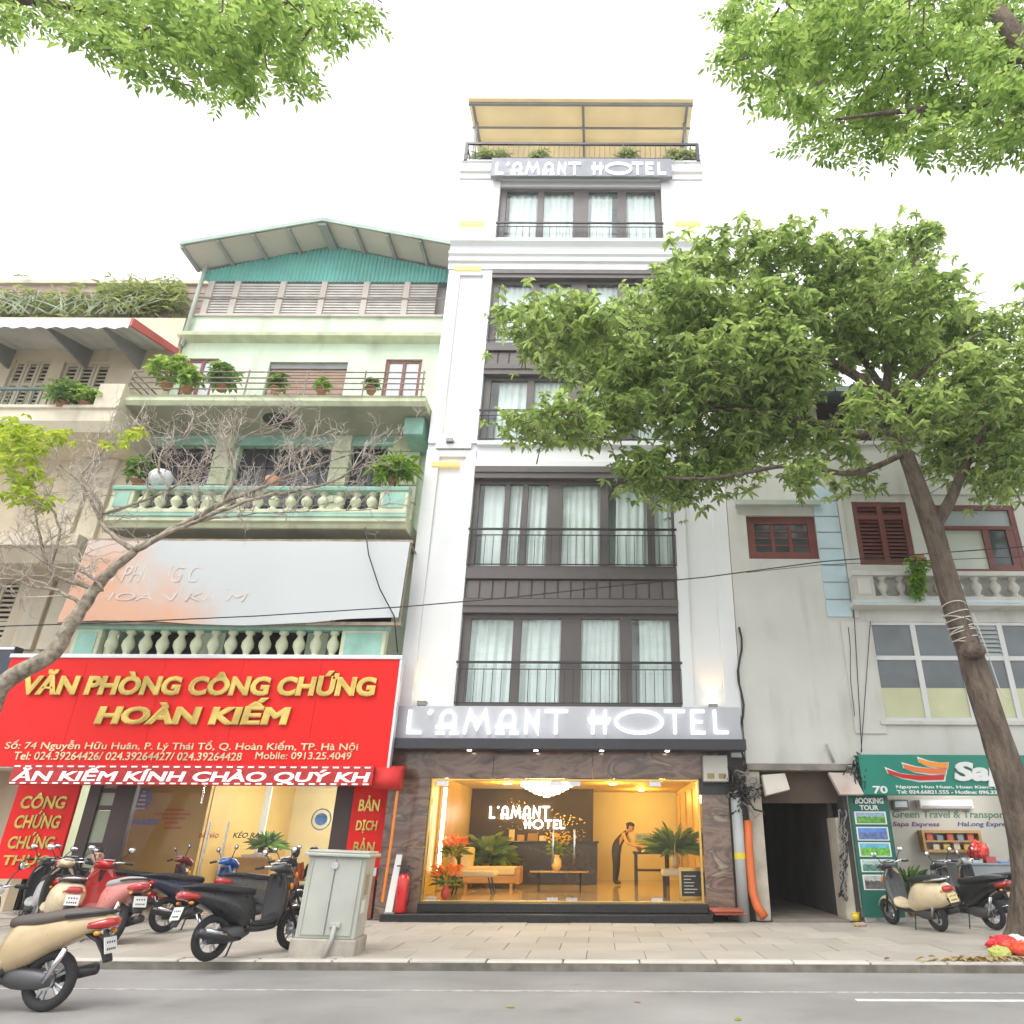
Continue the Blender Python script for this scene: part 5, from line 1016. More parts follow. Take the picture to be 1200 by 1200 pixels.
YC = T('yellow_cup', 'small yellow plastic cup at the right foot of the alley', 'cup', (*G(1003, 1080), 0)); cx_, cy_ = G(1003, 1080); MB().lathe([(.05, .05), (.075, .05), (.085, .2), (.075, .2)], (cx_, cy_, -.04), 12).build('cup_body', mat('cup_yellow', (.75, .55, .02), .4), YC, smooth=True); MB().torus((cx_, cy_, .155), .085, .008, 'z', 14, 5).build('cup_rim', mat('cup_yellow'), YC)
cx_, cy_ = G(1008, 1086); blob('paper_scrap', 'crumpled brown paper scrap beside the yellow cup', 'paper', cx_, cy_, 0, .13, mat('kraft', (.38, .30, .2), .9, bump=.5, bscale=15), 8, .4)
# ================================================================ trees
BARK = mat('bark', (.125, .095, .072), .95, var=.45, scale=7, bump=1.0, bscale=14, stretch=(1, 1, .3)); BARKP = mat('bark_pale', (.20, .16, .115), .9, var=.4, scale=9, bump=.85, bscale=26, alt=(.42, .37, .29)); TWIG = mat('twig_grey', (.52, .46, .40), .9, var=.2, scale=9)
LEAF = leafmat('street_tree_leaf', (.12, .20, .065), (.42, .56, .18), .5, .34); LEAFL = leafmat('near_leaf', (.09, .18, .045), (.30, .45, .11), .55); LEAFY = leafmat('yellow_green_leaf', (.22, .36, .03), (.42, .52, .06), .45)
def path(pts, Y, radii, n=10, dy=None): return [(XZ(px, py, Y if dy is None else Y+dy[i])[0], Y if dy is None else Y+dy[i], XZ(px, py, Y if dy is None else Y+dy[i])[1]) for i, (px, py) in enumerate(pts)]
def smooth_pts(P, k=4):
    P = np.array(P, float); out = []
    for i in range(len(P)-1):
        p0, p1, p2, p3 = P[max(i-1, 0)], P[i], P[i+1], P[min(i+2, len(P)-1)]
        for j in range(k):
            t = j/k; out.append(.5*((2*p1)+(-p0+p2)*t+(2*p0-5*p1+4*p2-p3)*t*t+(-p0+3*p1-3*p2+p3)*t**3))
    out.append(P[-1]); return out
def limb(mb, pts, r0, r1, n=9, k=4, wob=0.):
    S = smooth_pts(pts, k); m = len(S); 
    if wob: S = [s+RNG.normal(0, wob, 3) if 0 < i < m-1 else s for i, s in enumerate(S)]
    mb.tube([tuple(s) for s in S], [r0+(r1-r0)*(i/(m-1))*(1 if not wob else 1) + (RNG.uniform(-.03, .05)*r0 if wob else 0) for i in range(m)], n); return S
TRY = -2.6
RTREE = T('street_tree', 'leafy street tree with leaning rope-wrapped trunk on the right pavement', 'tree', (*G(1209, 1100), 0))
bx_, by_ = G(1209, 1100)
tp = [(bx_, by_, -.05)]+path([(1207, 1060), (1202, 1000), (1188, 930), (1166, 855), (1137, 765), (1112, 690), (1092, 620), (1072, 560), (1052, 505), (1035, 455)], TRY, None)
tm = MB(); S = smooth_pts(tp, 4); m = len(S)
rad = np.interp(np.arange(m)/(m-1), [0, .06, .15, .4, .6, .75, .82, .9, 1], [.46, .33, .265, .25, .215, .19, .165, .14, .10])
# gnarled: ring radius perturbed
rings = []; K = 20
for i, p in enumerate(S):
    r = rad[i]
    rings.append([(p[0]+r*(1+.07*math.sin(3*a+i*.35)+.05*math.sin(7*a+i*.9)+RNG.uniform(-.02, .02))*math.cos(a), p[1]+r*(1+.07*math.sin(3*a+i*.35)+.05*math.sin(5*a-i))*math.sin(a), p[2]) for a in np.linspace(0, 2*math.pi, K+1)[:-1]])
tm.loft(rings)
kx, kz = XZ(1135, 762, TRY-.3); tm.ball((kx+.1, TRY-.25, kz), (.24, .18, .16), 12, 8)
tm.build('trunk', BARK, RTREE, smooth=True)
top = S[-1]; lm = MB(); fork = P_(1095, 625, TRY); 
limb(lm, [P_(1092, 622, TRY), P_(1112, 590, TRY-.2), P_(1132, 545, TRY-.4), P_(1165, 480, TRY-.3), P_(1200, 410, TRY)], .14, .05)
limb(lm, [P_(1058, 520, TRY), P_(1020, 455, TRY-.3), P_(975, 425, TRY-.5), P_(910, 395, TRY-.6), P_(840, 380, TRY-.8), P_(740, 385, TRY-1), P_(640, 380, TRY-1.2)], .13, .03)
limb(lm, [P_(1050, 505, TRY), P_(1005, 510, TRY-.3), P_(960, 500, TRY-.5), P_(880, 480, TRY-1), P_(780, 485, TRY-1), P_(650, 495, TRY-1)], .10, .025)
limb(lm, [P_(1038, 460, TRY), P_(1045, 400, TRY), P_(1060, 350, TRY+.1), P_(1078, 290, TRY+.2)], .10, .025)
limb(lm, [P_(1036, 458, TRY), P_(985, 380, TRY+.5), P_(950, 320, TRY+.7), P_(930, 285, TRY+.8)], .09, .025)
limb(lm, [P_(1062, 530, TRY), P_(1000, 555, TRY-.5), P_(930, 545, TRY-1), P_(840, 560, TRY-1.3), P_(775, 560, TRY-1.3)], .07, .02)
limb(lm, [P_(1040, 470, TRY), P_(1100, 420, TRY-.6), P_(1150, 390, TRY-.8)], .08, .02)
lm.build('limbs', BARK, RTREE, smooth=True)
rp = MB()
for k in range(9):
    py = 712+k*5+(k % 3)*2; c = P_(1113+(py-700)*.36, py, TRY); pts = [(c[0]+.23*math.cos(a), c[1]+.23*math.sin(a), c[2]+(.05*math.cos(a) if k % 2 else -.07*math.sin(a+k))) for a in np.linspace(0, 6.5, 22)]; rp.tube(pts, .011, 5)
c = P_(1120, 740, TRY); rp.tube([(c[0]+.3, c[1]-.2, c[2]+.3), (c[0]+.42, c[1]-.15, c[2]-.3), (c[0]+.55, c[1]-.1, c[2]-1.2), (c[0]+.65, c[1]-.2, c[2]-1.3)], .011, 5)
rp.build('rope', mat('rope_white', (.55, .53, .48), .8), RTREE)
PADS = [(617, 372, 40, 14), (655, 380, 45, 16), (690, 388, 50, 20), (750, 378, 45, 26), (795, 350, 38, 32), (822, 312, 40, 20), (880, 302, 50, 26), (940, 302, 50, 26), (1000, 312, 48, 28), (1060, 297, 38, 28), (1088, 282, 20, 14), (1080, 350, 45, 34), (1128, 385, 42, 28), (1178, 392, 36, 22), (1230, 430, 50, 45), (1260, 380, 50, 40),
        (628, 408, 34, 12), (690, 425, 50, 22), (760, 430, 55, 38), (830, 392, 58, 40), (900, 372, 58, 38), (970, 372, 58, 38), (1030, 392, 45, 35), (618, 503, 36, 14), (665, 495, 45, 18), (720, 488, 48, 24), (735, 455, 45, 28), (800, 480, 52, 40), (870, 452, 55, 42), (925, 450, 52, 36), (985, 415, 48, 25), (1090, 430, 55, 28), (1150, 450, 55, 36), (1205, 490, 50, 46),
        (752, 553, 36, 22), (790, 566, 48, 24), (840, 552, 46, 24), (868, 525, 48, 28), (915, 510, 48, 22), (965, 525, 44, 14), (1000, 562, 30, 9), (940, 560, 30, 10), (1082, 488, 40, 22), (1130, 500, 48, 34), (1180, 540, 44, 30), (1105, 540, 36, 22), (1160, 568, 30, 14), (1230, 560, 40, 30), (1010, 480, 30, 14), (1020, 345, 45, 30), (1100, 392, 50, 30), (1060, 415, 40, 20), (905, 410, 50, 30), (840, 430, 50, 30)]
C = []
for px, py, rx, ry in PADS:
    Y = TRY+RNG.uniform(-1.9, 1.0)-(.6 if px < 850 else 0); c = np.array(P_(px, py, Y)); e = np.array(P_(px+rx, py, Y)); t = np.array(P_(px, py-ry, Y)); ax = abs(e[0]-c[0]); az = abs(t[2]-c[2]); ay = min(1.3, .75*ax+.2)
    n = int(2.0*rx*ry/15.5)+10; u = RNG.normal(0, 1, (n, 3)); u /= np.linalg.norm(u, axis=1, keepdims=True); u[:, 2] = np.abs(u[:, 2])*RNG.choice([1, 1, -1], n); r = RNG.uniform(.1, 1.08, (n, 1))**.6
    C.append(c+u*r*np.array([ax, ay, az])+RNG.normal(0, .15, (n, 3)))
C = np.concatenate(C); leaves_mesh('crown', *rosettes(C, 7, .165, .45), LEAF, RTREE, droop=.3)
tw = MB()
for i in RNG.choice(len(C), 420, replace=False): p = C[i]; q = p+np.array([RNG.normal(0, .25)+.25*np.sign(3.5-p[0]), RNG.normal(0, .2), -.35]); tw.tube([tuple(q), tuple((p+q)/2+RNG.normal(0, .04, 3)), tuple(p)], [.014, .01, .005], 4)
tag(tw.build('twigs', BARK, RTREE, recalc=False), kind='stuff')
# overhead crowns of two near trees
def near_tree(label, pads, trunk, Ydist, lm_pts, seedn, L):
    t = T('street_tree', label, 'tree', (*trunk, -.12)); mb = MB(); limb(mb, [(trunk[0], trunk[1], -.3), (trunk[0]+.1, trunk[1], 2.5), (trunk[0]*.97, trunk[1]+.1, 5.5), (trunk[0]*.9, trunk[1]+.2, 8.5), (trunk[0]*.8, trunk[1]+.2, 11.)], .32, .1, 12); mb.build('trunk', BARK, t, smooth=True)
    lb = MB()
    for pts in lm_pts: limb(lb, pts, .07, .012, 6)
    lb.build('limbs', BARK, t, smooth=True)
    P, D, N, Ls, Ws = [], [], [], [], []
    for px, py, rx, ry in pads:
        Y = Ydist+RNG.uniform(-1, 1); c = np.array(P_(px, py, Y)); ax = abs(P_(px+rx, py, Y)[0]-c[0]); az = abs(P_(px, py-ry, Y)[2]-c[2]); n = int(rx*ry/30)+5
        u = RNG.normal(0, 1, (n, 3)); u /= np.linalg.norm(u, axis=1, keepdims=True); cc = c+u*RNG.uniform(.3, 1, (n, 1))**.5*np.array([ax, min(.9, ax), az])*.82
        for p in cc:    # a drooping pinnate spray
            a = RNG.uniform(0, 6.28); d = np.array([math.cos(a), math.sin(a)*.7, RNG.uniform(-.6, .1)]); d /= np.linalg.norm(d); s = np.cross(d, [0, 0, 1]); s /= np.linalg.norm(s)
            for k in range(5):
                for sg in (-1, 1):
                    P.append(p+d*.052*k); D.append(s*sg+d*.65+RNG.normal(0, .15, 3)); N.append(np.array([0, 0, 1.])+RNG.normal(0, .25, 3))
            P.append(p+d*.25); D.append(d); N.append(np.array([0, 0, 1.]))
    tg = MB()
    for i in range(0, len(P), 11*7): q = P[i]; tg.tube([tuple(q+np.array([RNG.normal(0, .08), RNG.normal(0, .08), .22])), tuple(q+RNG.normal(0, .04, 3)+np.array([0, 0, .1])), tuple(q)], [.012, .008, .004], 4)
    tag(tg.build('twigs', BARK, t, recalc=False), kind='stuff')
    P, D, N = map(np.array, (P, D, N)); l = L*RNG.uniform(.7, 1.2, len(P)); leaves_mesh('crown', P, D, N, l, l*.42, LEAFL, t, droop=.2, fold=.12); return t
nY = -10.6
near_tree('leafy tree crown hanging into the top right corner of the view', [(870, 20, 40, 30), (900, 60, 50, 30), (960, 40, 60, 40), (930, 95, 45, 25), (990, 110, 55, 32), (1040, 60, 60, 45), (1060, 130, 55, 35), (1010, 150, 45, 22), (1120, 90, 60, 45), (1130, 150, 55, 30), (1190, 60, 50, 45), (1190, 130, 45, 38), (1080, 170, 40, 15), (1170, 175, 30, 12), (960, 165, 30, 10), (925, 120, 28, 12), (860, 60, 22, 14), (1100, 20, 60, 30), (1020, 10, 60, 30), (950, 5, 60, 20), (1230, 100, 50, 60), (1160, 20, 60, 40), (1000, -30, 120, 30), (1140, -40, 100, 40)], (6.2, -10.6), nY,
          [[P_(1290, 60, nY), P_(1180, 70, nY), P_(1080, 60, nY-.2), P_(960, 50, nY-.4), P_(880, 30, nY-.4)], [P_(1280, 90, nY), P_(1160, 120, nY), P_(1060, 130, nY-.3), P_(980, 140, nY-.4)], [P_(1085, 62, nY), P_(1068, 90, nY), P_(1062, 130, nY)]], 3, .095)
near_tree('leafy tree crown hanging into the top left corner of the view', [(20, 12, 40, 14), (95, 10, 50, 16), (150, 20, 55, 26), (210, 25, 55, 30), (270, 35, 55, 32), (330, 25, 50, 28), (390, 15, 48, 16), (435, 22, 22, 9), (120, 58, 36, 12), (180, 70, 38, 16), (240, 85, 38, 18), (290, 95, 34, 16), (340, 75, 34, 22), (350, 95, 20, 10), (250, 55, 50, 26), (200, -20, 120, 26), (330, -20, 110, 26), (60, -20, 80, 26), (15, 22, 20, 6)], (-9.5, -10.9), nY,
          [[P_(-120, -10, nY), P_(20, 0, nY), P_(130, 15, nY), P_(240, 40, nY), P_(330, 70, nY)], [P_(-60, -30, nY), P_(150, -20, nY), P_(300, 0, nY), P_(420, 15, nY)]], 4, .095)
# bare limb tree on the left
LTY = -3.0
LT = T('bare_tree', 'nearly leafless tree with pale forked limb and dense twigs at the left', 'tree', (-11.6, -3.2, 0))
mb = MB(); j0 = P_(0, 805, LTY)
limb(mb, [(-11.6, -3.2, -.1), (-11.3, -3.2, 1.2), (-10.8, -3.1, 2.6), j0, P_(55, 772, LTY), P_(75, 745, LTY), P_(95, 715, LTY), P_(112, 688, LTY), P_(135, 665, LTY), P_(158, 645, LTY)], .20, .07, 12, 4, .01)
mb.build('trunk', BARKP, LT, smooth=True)
lb = MB(); ends = []
def L_(pts, r0, r1, wob=.01, dy=0): 
    S = limb(lb, [P_(px, py, LTY+dy*i/len(pts)) for i, (px, py) in enumerate(pts)], r0, r1, 7, 4, wob); ends.append((S, r1)); return S
L_([(158, 645), (200, 622), (260, 590), (310, 570), (370, 545), (420, 530)], .07, .014); L_([(160, 645), (215, 618), (290, 588), (345, 575), (400, 560), (440, 520)], .05, .012, dy=-.8)
L_([(156, 644), (135, 630), (118, 612), (118, 590), (100, 570), (70, 545)], .055, .014); L_([(120, 602), (160, 590), (200, 573), (220, 560), (260, 530)], .035, .01, dy=.6)
L_([(112, 690), (95, 685), (65, 674), (55, 660), (45, 620), (40, 590)], .05, .014, dy=.5); L_([(100, 712), (70, 693), (35, 685), (0, 670)], .04, .016); L_([(112, 692), (120, 690), (100, 672), (60, 662), (20, 640), (-10, 640)], .03, .01, dy=-.5)
L_([(118, 610), (105, 585), (95, 560), (120, 530), (150, 510)], .03, .01); L_([(260, 590), (275, 560), (268, 530), (300, 505), (330, 495)], .03, .008, dy=-.5); L_([(200, 573), (185, 545), (205, 520), (230, 500)], .03, .008, dy=.4); L_([(60, 660), (70, 620), (55, 590), (20, 560)], .03, .01); L_([(200, 622), (240, 610), (290, 603), (340, 600), (420, 598)], .02, .006, dy=.3); L_([(300, 575), (330, 545), (350, 520), (390, 505)], .025, .008, dy=.3)
lb.build('limbs', BARKP, LT, smooth=True)
tw = MB(); NT = 0
def twig(p, d, r, ln, dep):
    global NT
    if NT > 4800: return
    NT += 1; pts = [p]; dd = d.copy()
    for k in range(3): dd = dd+RNG.normal(0, .28, 3)+np.array([0, 0, .10]); dd /= np.linalg.norm(dd); pts.append(pts[-1]+dd*ln/3)
    tw.tube([tuple(q) for q in pts], [r, r*.85, r*.7, r*.45], 3)
    if dep > 0:
        for k in range(RNG.integers(2, 4)):
            q = pts[RNG.integers(1, 4)]; nd = dd+RNG.normal(0, .75, 3); nd /= np.linalg.norm(nd); twig(q, nd, r*.66, ln*RNG.uniform(.55, .85), dep-1)
srt = []
for S, r1 in ends:
    m = len(S)
    for i in range(m//4, m): srt.append((np.array(S[i]), np.array(S[min(i+1, m-1)])-np.array(S[max(i-1, 0)])))
for rep in range(4):
    random.shuffle(srt)
    for p, d in srt:
        if RNG.random() < .8: d = d/np.linalg.norm(d)+RNG.normal(0, .7, 3)+np.array([0, 0, .45]); twig(p, d/np.linalg.norm(d), .013, RNG.uniform(.4, .7), 3)
tag(tw.build('twigs', TWIG, LT, smooth=True, recalc=False), kind='stuff')
C = []
for px, py, rx, ry, k in ((15, 500, 22, 14, 36), (45, 520, 35, 14, 36), (10, 535, 22, 20, 30), (25, 575, 28, 14, 30), (50, 590, 22, 8, 16), (65, 510, 22, 8, 12), (20, 515, 30, 20, 40), (30, 555, 30, 18, 24), (150, 508, 16, 5, 10), (135, 522, 20, 6, 8)):
    for i in range(k): C.append(P_(px+RNG.normal(0, rx*.5), py+RNG.normal(0, ry*.5), LTY+RNG.normal(0, .5)))
leaves_mesh('sprouting_leaves', *rosettes(np.array(C), 7, .14, .5), LEAFY, LT, droop=.3)
# ================================================================ plants on the balconies and roofs
def bush(name, label, px, py, Y, r, n, L, lmat, pot=True, squash=.9, kind=None, w=.5, z=None):
    x, z_ = XZ(px, py, Y); z = z_ if z is None else z; t = T(name, label, 'plant', (x, Y, z), world=False)
    h = 0
    if pot: MB().lathe([(.1, 0), (.13, .14), (.145, .14), (.145, .17), (.11, .17)], n=12).build('pot', mat('terracotta', (.36, .17, .10), .8, var=.2), t, smooth=True); h = .13
    MB().tube([(0, 0, h-.02), (.02, 0, h+r*squash)], .015, 5).build('stem', BARK, t)
    u = RNG.normal(0, 1, (n, 3)); u /= np.linalg.norm(u, axis=1, keepdims=True); C = u*RNG.uniform(.2, 1, (n, 1))**.6*np.array([r, r*.8, r*squash])+np.array([0, 0, h+r*squash])
    leaves_mesh('foliage', *rosettes(C, 5, L, w), lmat, t, droop=.3); return t
PG = leafmat('pot_leaf', (.11, .23, .04), (.36, .52, .11), .45); PD = leafmat('pot_leaf_dark', (.07, .16, .04), (.22, .36, .09), .4)
for a in (('potted_shrub', 'round bright green shrub at the left end of top green balcony', 194, 456, -.3, .55, 110, .16, PG), ('potted_shrub', 'tall dark green shrub in front of left balcony door', 258, 458, -.1, .42, 90, .18, PD), ('potted_plant', 'low leafy plant trailing over left part of top balcony', 218, 461, -.4, .34, 60, .15, PG), ('potted_plant', 'low grey-green plant before the brown roller blind', 322, 461, -.25, .26, 45, .14, PD), ('potted_plant', 'bright low plant under the right half of the roller blind', 376, 462, -.3, .22, 40, .13, PG), ('potted_plant', 'small sparse plant left of the right balcony door', 434, 461, -.25, .2, 26, .13, PD)):
    o = bush(*a); o['group'] = 'terrace plants on the top green balcony'
bush('fern', 'bright green fern spilling over right end of lower green balcony', 460, 566, -.3, .55, 90, .32, leafmat('fern_leaf', (.10, .24, .02), (.26, .42, .05), .4), True, .55, None, .2)
bush('potted_plant', 'green plant behind the left end of the lower green balcony', 160, 570, .2, .4, 60, .2, PD)
o = MB().lathe([(.1, 0), (.24, .1), (.28, .3), (.2, .42)], n=14); x, z = XZ(187, 572, -.3); thing1(o, 'white_basin', 'white plastic basin on the lower green balcony rail', 'basin', mat('basin_white', (.62, .63, .66), .4), loc=(x, -.35, z), smooth=True)
x, z = XZ(318, 572, -.35); thing1(MB().lathe([(.09, 0), (.16, .1), (.17, .28), (.14, .3)], n=12), 'orange_pot', 'orange plant pot on the lower green balcony rail', 'pot', mat('pot_orange', (.55, .22, .12), .7), loc=(x, -.38, zof(571, GF)+.03), smooth=True)
for a in (('railing_plant', 'green plant trailing over the beige balcony railing', 75, 468, -.6, .5, 90, .15, PD, True, .7), ('railing_plant', 'small green plant beside the beige balcony pillar', 100, 472, -.55, .4, 60, .14, PG, True, .7)):
    o = bush(*a, z=z1*0+XZ(70, 478, -.6)[1]); o['group'] = 'plants on the beige balcony'
# roof vines on beige house
VN = T('roof_vine', 'sprawling green vine and aloe stalks along the beige house roof', 'plant', (-17, 1.9, 16)); C = []
for i in range(420):
    px = RNG.uniform(-30, 215); py = RNG.normal(350+(6 if px < 120 else -2), 9); C.append(P_(px, py, 1.9+RNG.normal(0, .15)))
for i in range(420): px = RNG.uniform(118, 215); C.append(P_(px, RNG.normal(346, 7), 1.85+RNG.normal(0, .2)))
leaves_mesh('foliage', *rosettes(np.array(C), 4, .22, .3), leafmat('vine_leaf', (.16, .22, .08), (.34, .40, .14), .4), VN, droop=.3)
vm = MB()
for i in range(46):
    px = RNG.uniform(-20, 180); c = np.array(P_(px, 368, 1.7)); a = RNG.normal(0, .9); pts = [tuple(c+np.array([a*t, -.2*t, 1.2*t-.75*t*t*RNG.uniform(.6, 1.2)])) for t in np.linspace(0, 1.2, 7)]; vm.tube(pts, [.03, .028, .025, .02, .016, .01, .005], 4)
vm.build('stalks', mat('aloe_pale', (.40, .47, .32), .6, var=.2), VN, smooth=True)
# rooftop plants on the hotel terrace
for i, px in enumerate((566, 585, 634, 735, 790, 805)):
    o = bush('terrace_plant', ('leafy terrace plant at the left end of the hotel roof terrace', 'bushy terrace plant second from left on hotel roof terrace', 'terrace plant left of centre on the hotel roof terrace', 'terrace plant right of centre on the hotel roof terrace', 'terrace plant near the right end of the hotel roof terrace', 'pale terrace plant in right corner of the hotel roof terrace')[i], px, 186, .18, .36, 80, .2, leafmat('pale_leaf', (.22, .30, .12), (.40, .46, .2), .4), False, .9, None, .25, 21.0); o['group'] = 'terrace plants on the hotel roof'
# hanging plant on right balcony
HP = T('hanging_plant', 'bright green trailing plant hanging from the white balcony', 'plant', (*[XZ(1074, 655, -.5)[0], -.5], XZ(1074, 655, -.5)[1])); C = []
for i in range(260):
    t = RNG.uniform(0, 1); C.append(P_(1075+RNG.normal(0, 7.5*(1-t*.55)), 653+52*t*RNG.uniform(.55, 1), -.55+RNG.normal(0, .08)))
leaves_mesh('foliage', *rosettes(np.array(C), 4, .09, .6), leafmat('hang_leaf', (.10, .24, .02), (.24, .42, .05), .4), HP, droop=.5); x, z = XZ(1075, 656, -.5); MB().lathe([(.1, z-.12), (.16, z+.05), (.17, z+.08)], (x, -.5, 0), 12).build('pot', mat('terracotta'), HP, smooth=True)
# fallen leaves and litter on the road and pavement
for i, (px, py, L, lab) in enumerate(((592, 1181, .11, 'yellow-green fallen leaf on road in front of the hotel'), (864, 1197, .13, 'yellow-green fallen leaf at the bottom edge of the road'), (751, 1175, .09, 'brownish fallen leaf on road right of centre'))):
    x, y = G(px, py, -.12); z = -.113; a = i*1.3; D = np.array([[math.cos(a), math.sin(a), 0.]]); o = leaves_mesh('fallen_leaf', np.array([[x, y, z]]), D, np.array([[0, 0, 1.]]), np.array([L]), np.array([L*.6]), LEAFY if i < 2 else mat('leaf_brown', (.45, .25, .12), .8), None, droop=0., fold=.05); tag(o, lab, 'leaf')
for px, py, lab in ((1180, 1133, 'heap of dry straw-coloured leaves at kerb below the right tree'),):
    x, y = G(px, py, 0); n = 90; Pn = np.stack([x+RNG.normal(0, .45, n), np.maximum(y+RNG.normal(0, .12, n), YK-.1), RNG.uniform(.0, .05, n)], 1); a = RNG.uniform(0, 6.28, n); tag(leaves_mesh('dry_leaf_litter', Pn, np.stack([np.cos(a), np.sin(a), RNG.normal(0, .2, n)], 1), np.tile([0, 0, 1.], (n, 1)), np.full(n, .12), np.full(n, .05), leafmat('straw', (.35, .24, .10), (.55, .42, .2), .1), None), lab, 'leaves', kind='stuff')
BAGS = [(1176, 1112, .26, (.62, .02, .03), 'red plastic bag with white print at foot of the right tree'), (1196, 1118, .24, (.6, .06, .02), 'orange-red plastic bag beside the tree foot litter'), (1172, 1121, .17, (.45, .48, .12), 'crumpled yellow-green paper in front of the red bag'), (1190, 1106, .16, (.62, .6, .6), 'crumpled white bag behind the red bag at the tree')]
for i, (px, py, r, c, lab) in enumerate(BAGS): x, y = G(px, py, 0); blob('litter_bag', lab, 'bag', x, y, 0, r, mat(f'bag_{i}', c, .35, bump=.5, bscale=14, var=.15), 20+i, .5)
# ================================================================ scooters
TYRE = mat('tyre', (.025, .025, .027), .85, var=.2, bump=.2, bscale=60); RIM = mat('alloy', (.50, .51, .53), .35, .8, var=.1); PLAS = mat('black_plastic', (.022, .022, .024), .55, var=.15); SEATM = mat('seat_vinyl', (.02, .02, .022), .6, var=.15, bump=.1); CHR = mat('chrome', (.7, .7, .72), .1, 1, var=.05); TAILR = mat('tail_red', (.42, .012, .012), .15, var=.05, coat=1.); AMBL = mat('amber_lens', (.7, .25, .02), .15); HEADL = mat('head_lens', (.62, .65, .68), .06, var=.03, coat=1.); PLW = mat('plate_white', (.66, .66, .64), .5); PLY = mat('plate_yellow', (.62, .52, .26), .5); MIRG = mat('mirror_glass', (.75, .78, .82), .03, 1, var=0)
def sup(cx, cz, hw, hh, x, n=14, e=2.6):
    out = []
    for k in range(n):
        a = 2*math.pi*k/n; ca, sa = math.cos(a), math.sin(a); out.append((x, math.copysign(abs(ca)**(2/e), ca)*hw+cx, cz+math.copysign(abs(sa)**(2/e), sa)*hh))
    return out
def interp(sec, k=3):
    S = np.array(sec, float); return [tuple(p) for p in smooth_pts(S, k)]
def lx(mb, sec, n=14, e=2.6, k=3):      # loft along x: (x, z, half width, half height)
    mb.loft([sup(0, z, max(w, .004), max(h, .004), x, n, e) for x, z, w, h in interp(sec, k)])
def scooter(label, rear, front, paint, seat=None, accent=None, plate=PLW, fat=1.0, lean=0., style='sport', z=0., s=1.0, steer=0., shield=None, group='scooters parked on the pavement'):
    accent = accent or paint; seat = seat or SEATM; shield = shield or PLAS
    dx, dy = front[0]-rear[0], front[1]-rear[1]
    t = T('motor_scooter', label, 'scooter', (rear[0], rear[1], z), group, world=False, rz=math.atan2(dy, dx)); t.scale = (s, s, s); t.rotation_euler[0] = lean
    WR, WB = (.265, 1.27) if style == 'sport' else (.235, 1.24)
    def wheel(x):
        w = MB(); w.torus((x, 0, WR), WR-.05, .05, 'y', 28, 10, 1.0); o = w.build('wheel', TYRE, t, smooth=True)
        r = MB(); r.lathe([(WR-.08, -.035), (WR-.055, -.045), (WR-.055, .045), (WR-.08, .035)], (x, 0, WR), 28, 'y', True); r.lathe([(.05, -.06), (.055, 0), (.05, .06)], (x, 0, WR), 12, 'y')
        for k in range(5):
            for dd in (-.13, .13):
                a = 2*math.pi*k/5+dd; b = 2*math.pi*k/5+dd*1.5; r.tube([(x+.04*math.cos(a), 0, WR+.04*math.sin(a)), (x+(WR-.065)*math.cos(b), 0, WR+(WR-.065)*math.sin(b))], .014, 5)
        r.build('rim', RIM, o, smooth=False); d = MB(); d.lathe([(.085, .055), (.085, .06)], (x, 0, WR), 20, 'y'); d.build('brake_disc', STEEL, o); return o
    wheel(0); wheel(WB)
    m = MB()
    if style == 'sport': lx(m, [(-.53, .80, .03, .025), (-.44, .775, .10, .06), (-.25, .735, .15, .10), (.0, .67, .165, .15), (.22, .60, .165, .20), (.40, .55, .155, .225), (.50, .50, .13, .19), (.55, .46, .09, .12)], 16, 2.8)
    else: lx(m, [(-.46, .60, .10, .10), (-.40, .62, .17, .16), (-.2, .60, .225, .21), (.05, .58, .235, .23), (.25, .54, .21, .23), (.42, .46, .17, .18), (.5, .40, .14, .1)], 16, 2.3)
    m.build('body', paint, t, smooth=True)
    m = MB()
    if style == 'sport': lx(m, [(-.44, .845, .07, .03), (-.3, .845, .125, .05), (-.05, .825, .155, .065), (.18, .79, .16, .065), (.38, .775, .13, .06), (.52, .76, .08, .05)])
    else: lx(m, [(-.38, .82, .08, .03), (-.2, .845, .14, .05), (.1, .83, .15, .06), (.35, .80, .12, .06), (.45, .80, .06, .03)])
    m.build('seat', seat, t, smooth=True)
    m = MB(); m.tube([(-.1, .165, .83), (-.32, .155, .855), (-.47, .08, .865), (-.51, 0, .865), (-.47, -.08, .865), (-.32, -.155, .855), (-.1, -.165, .83)], .016, 6); m.build('grab_rail', CHR if style != 'sport' else PLAS, t, smooth=True)
    m = MB(); lx(m, [(.42, .34, .13, .05), (.6, .32, .15, .045), (.8, .33, .15, .045), (.92, .38, .13, .06)], 10, 4); m.build('floorboard', PLAS, t, smooth=True)
    # leg shield: inner face and painted outer nose
    secs = [(.32, .86, .15), (.5, .905, .20), (.7, .93, .215), (.88, .93, .19), (.98, .91, .13)]; m = MB(); rg_ = []
    for z_, x_, w_ in interp(secs): rg_.append([(x_-.05*(1-(y/w_)**2)*0+.06*(y/w_)**2*-1+.02, y, z_) for y in np.linspace(-w_, w_, 9)]+[(x_+.05-.07*(y/w_)**2+.02, y, z_) for y in np.linspace(w_, -w_, 9)])
    m.loft(rg_); m.build('leg_shield', shield, t, smooth=True)
    m = MB(); rg_ = []
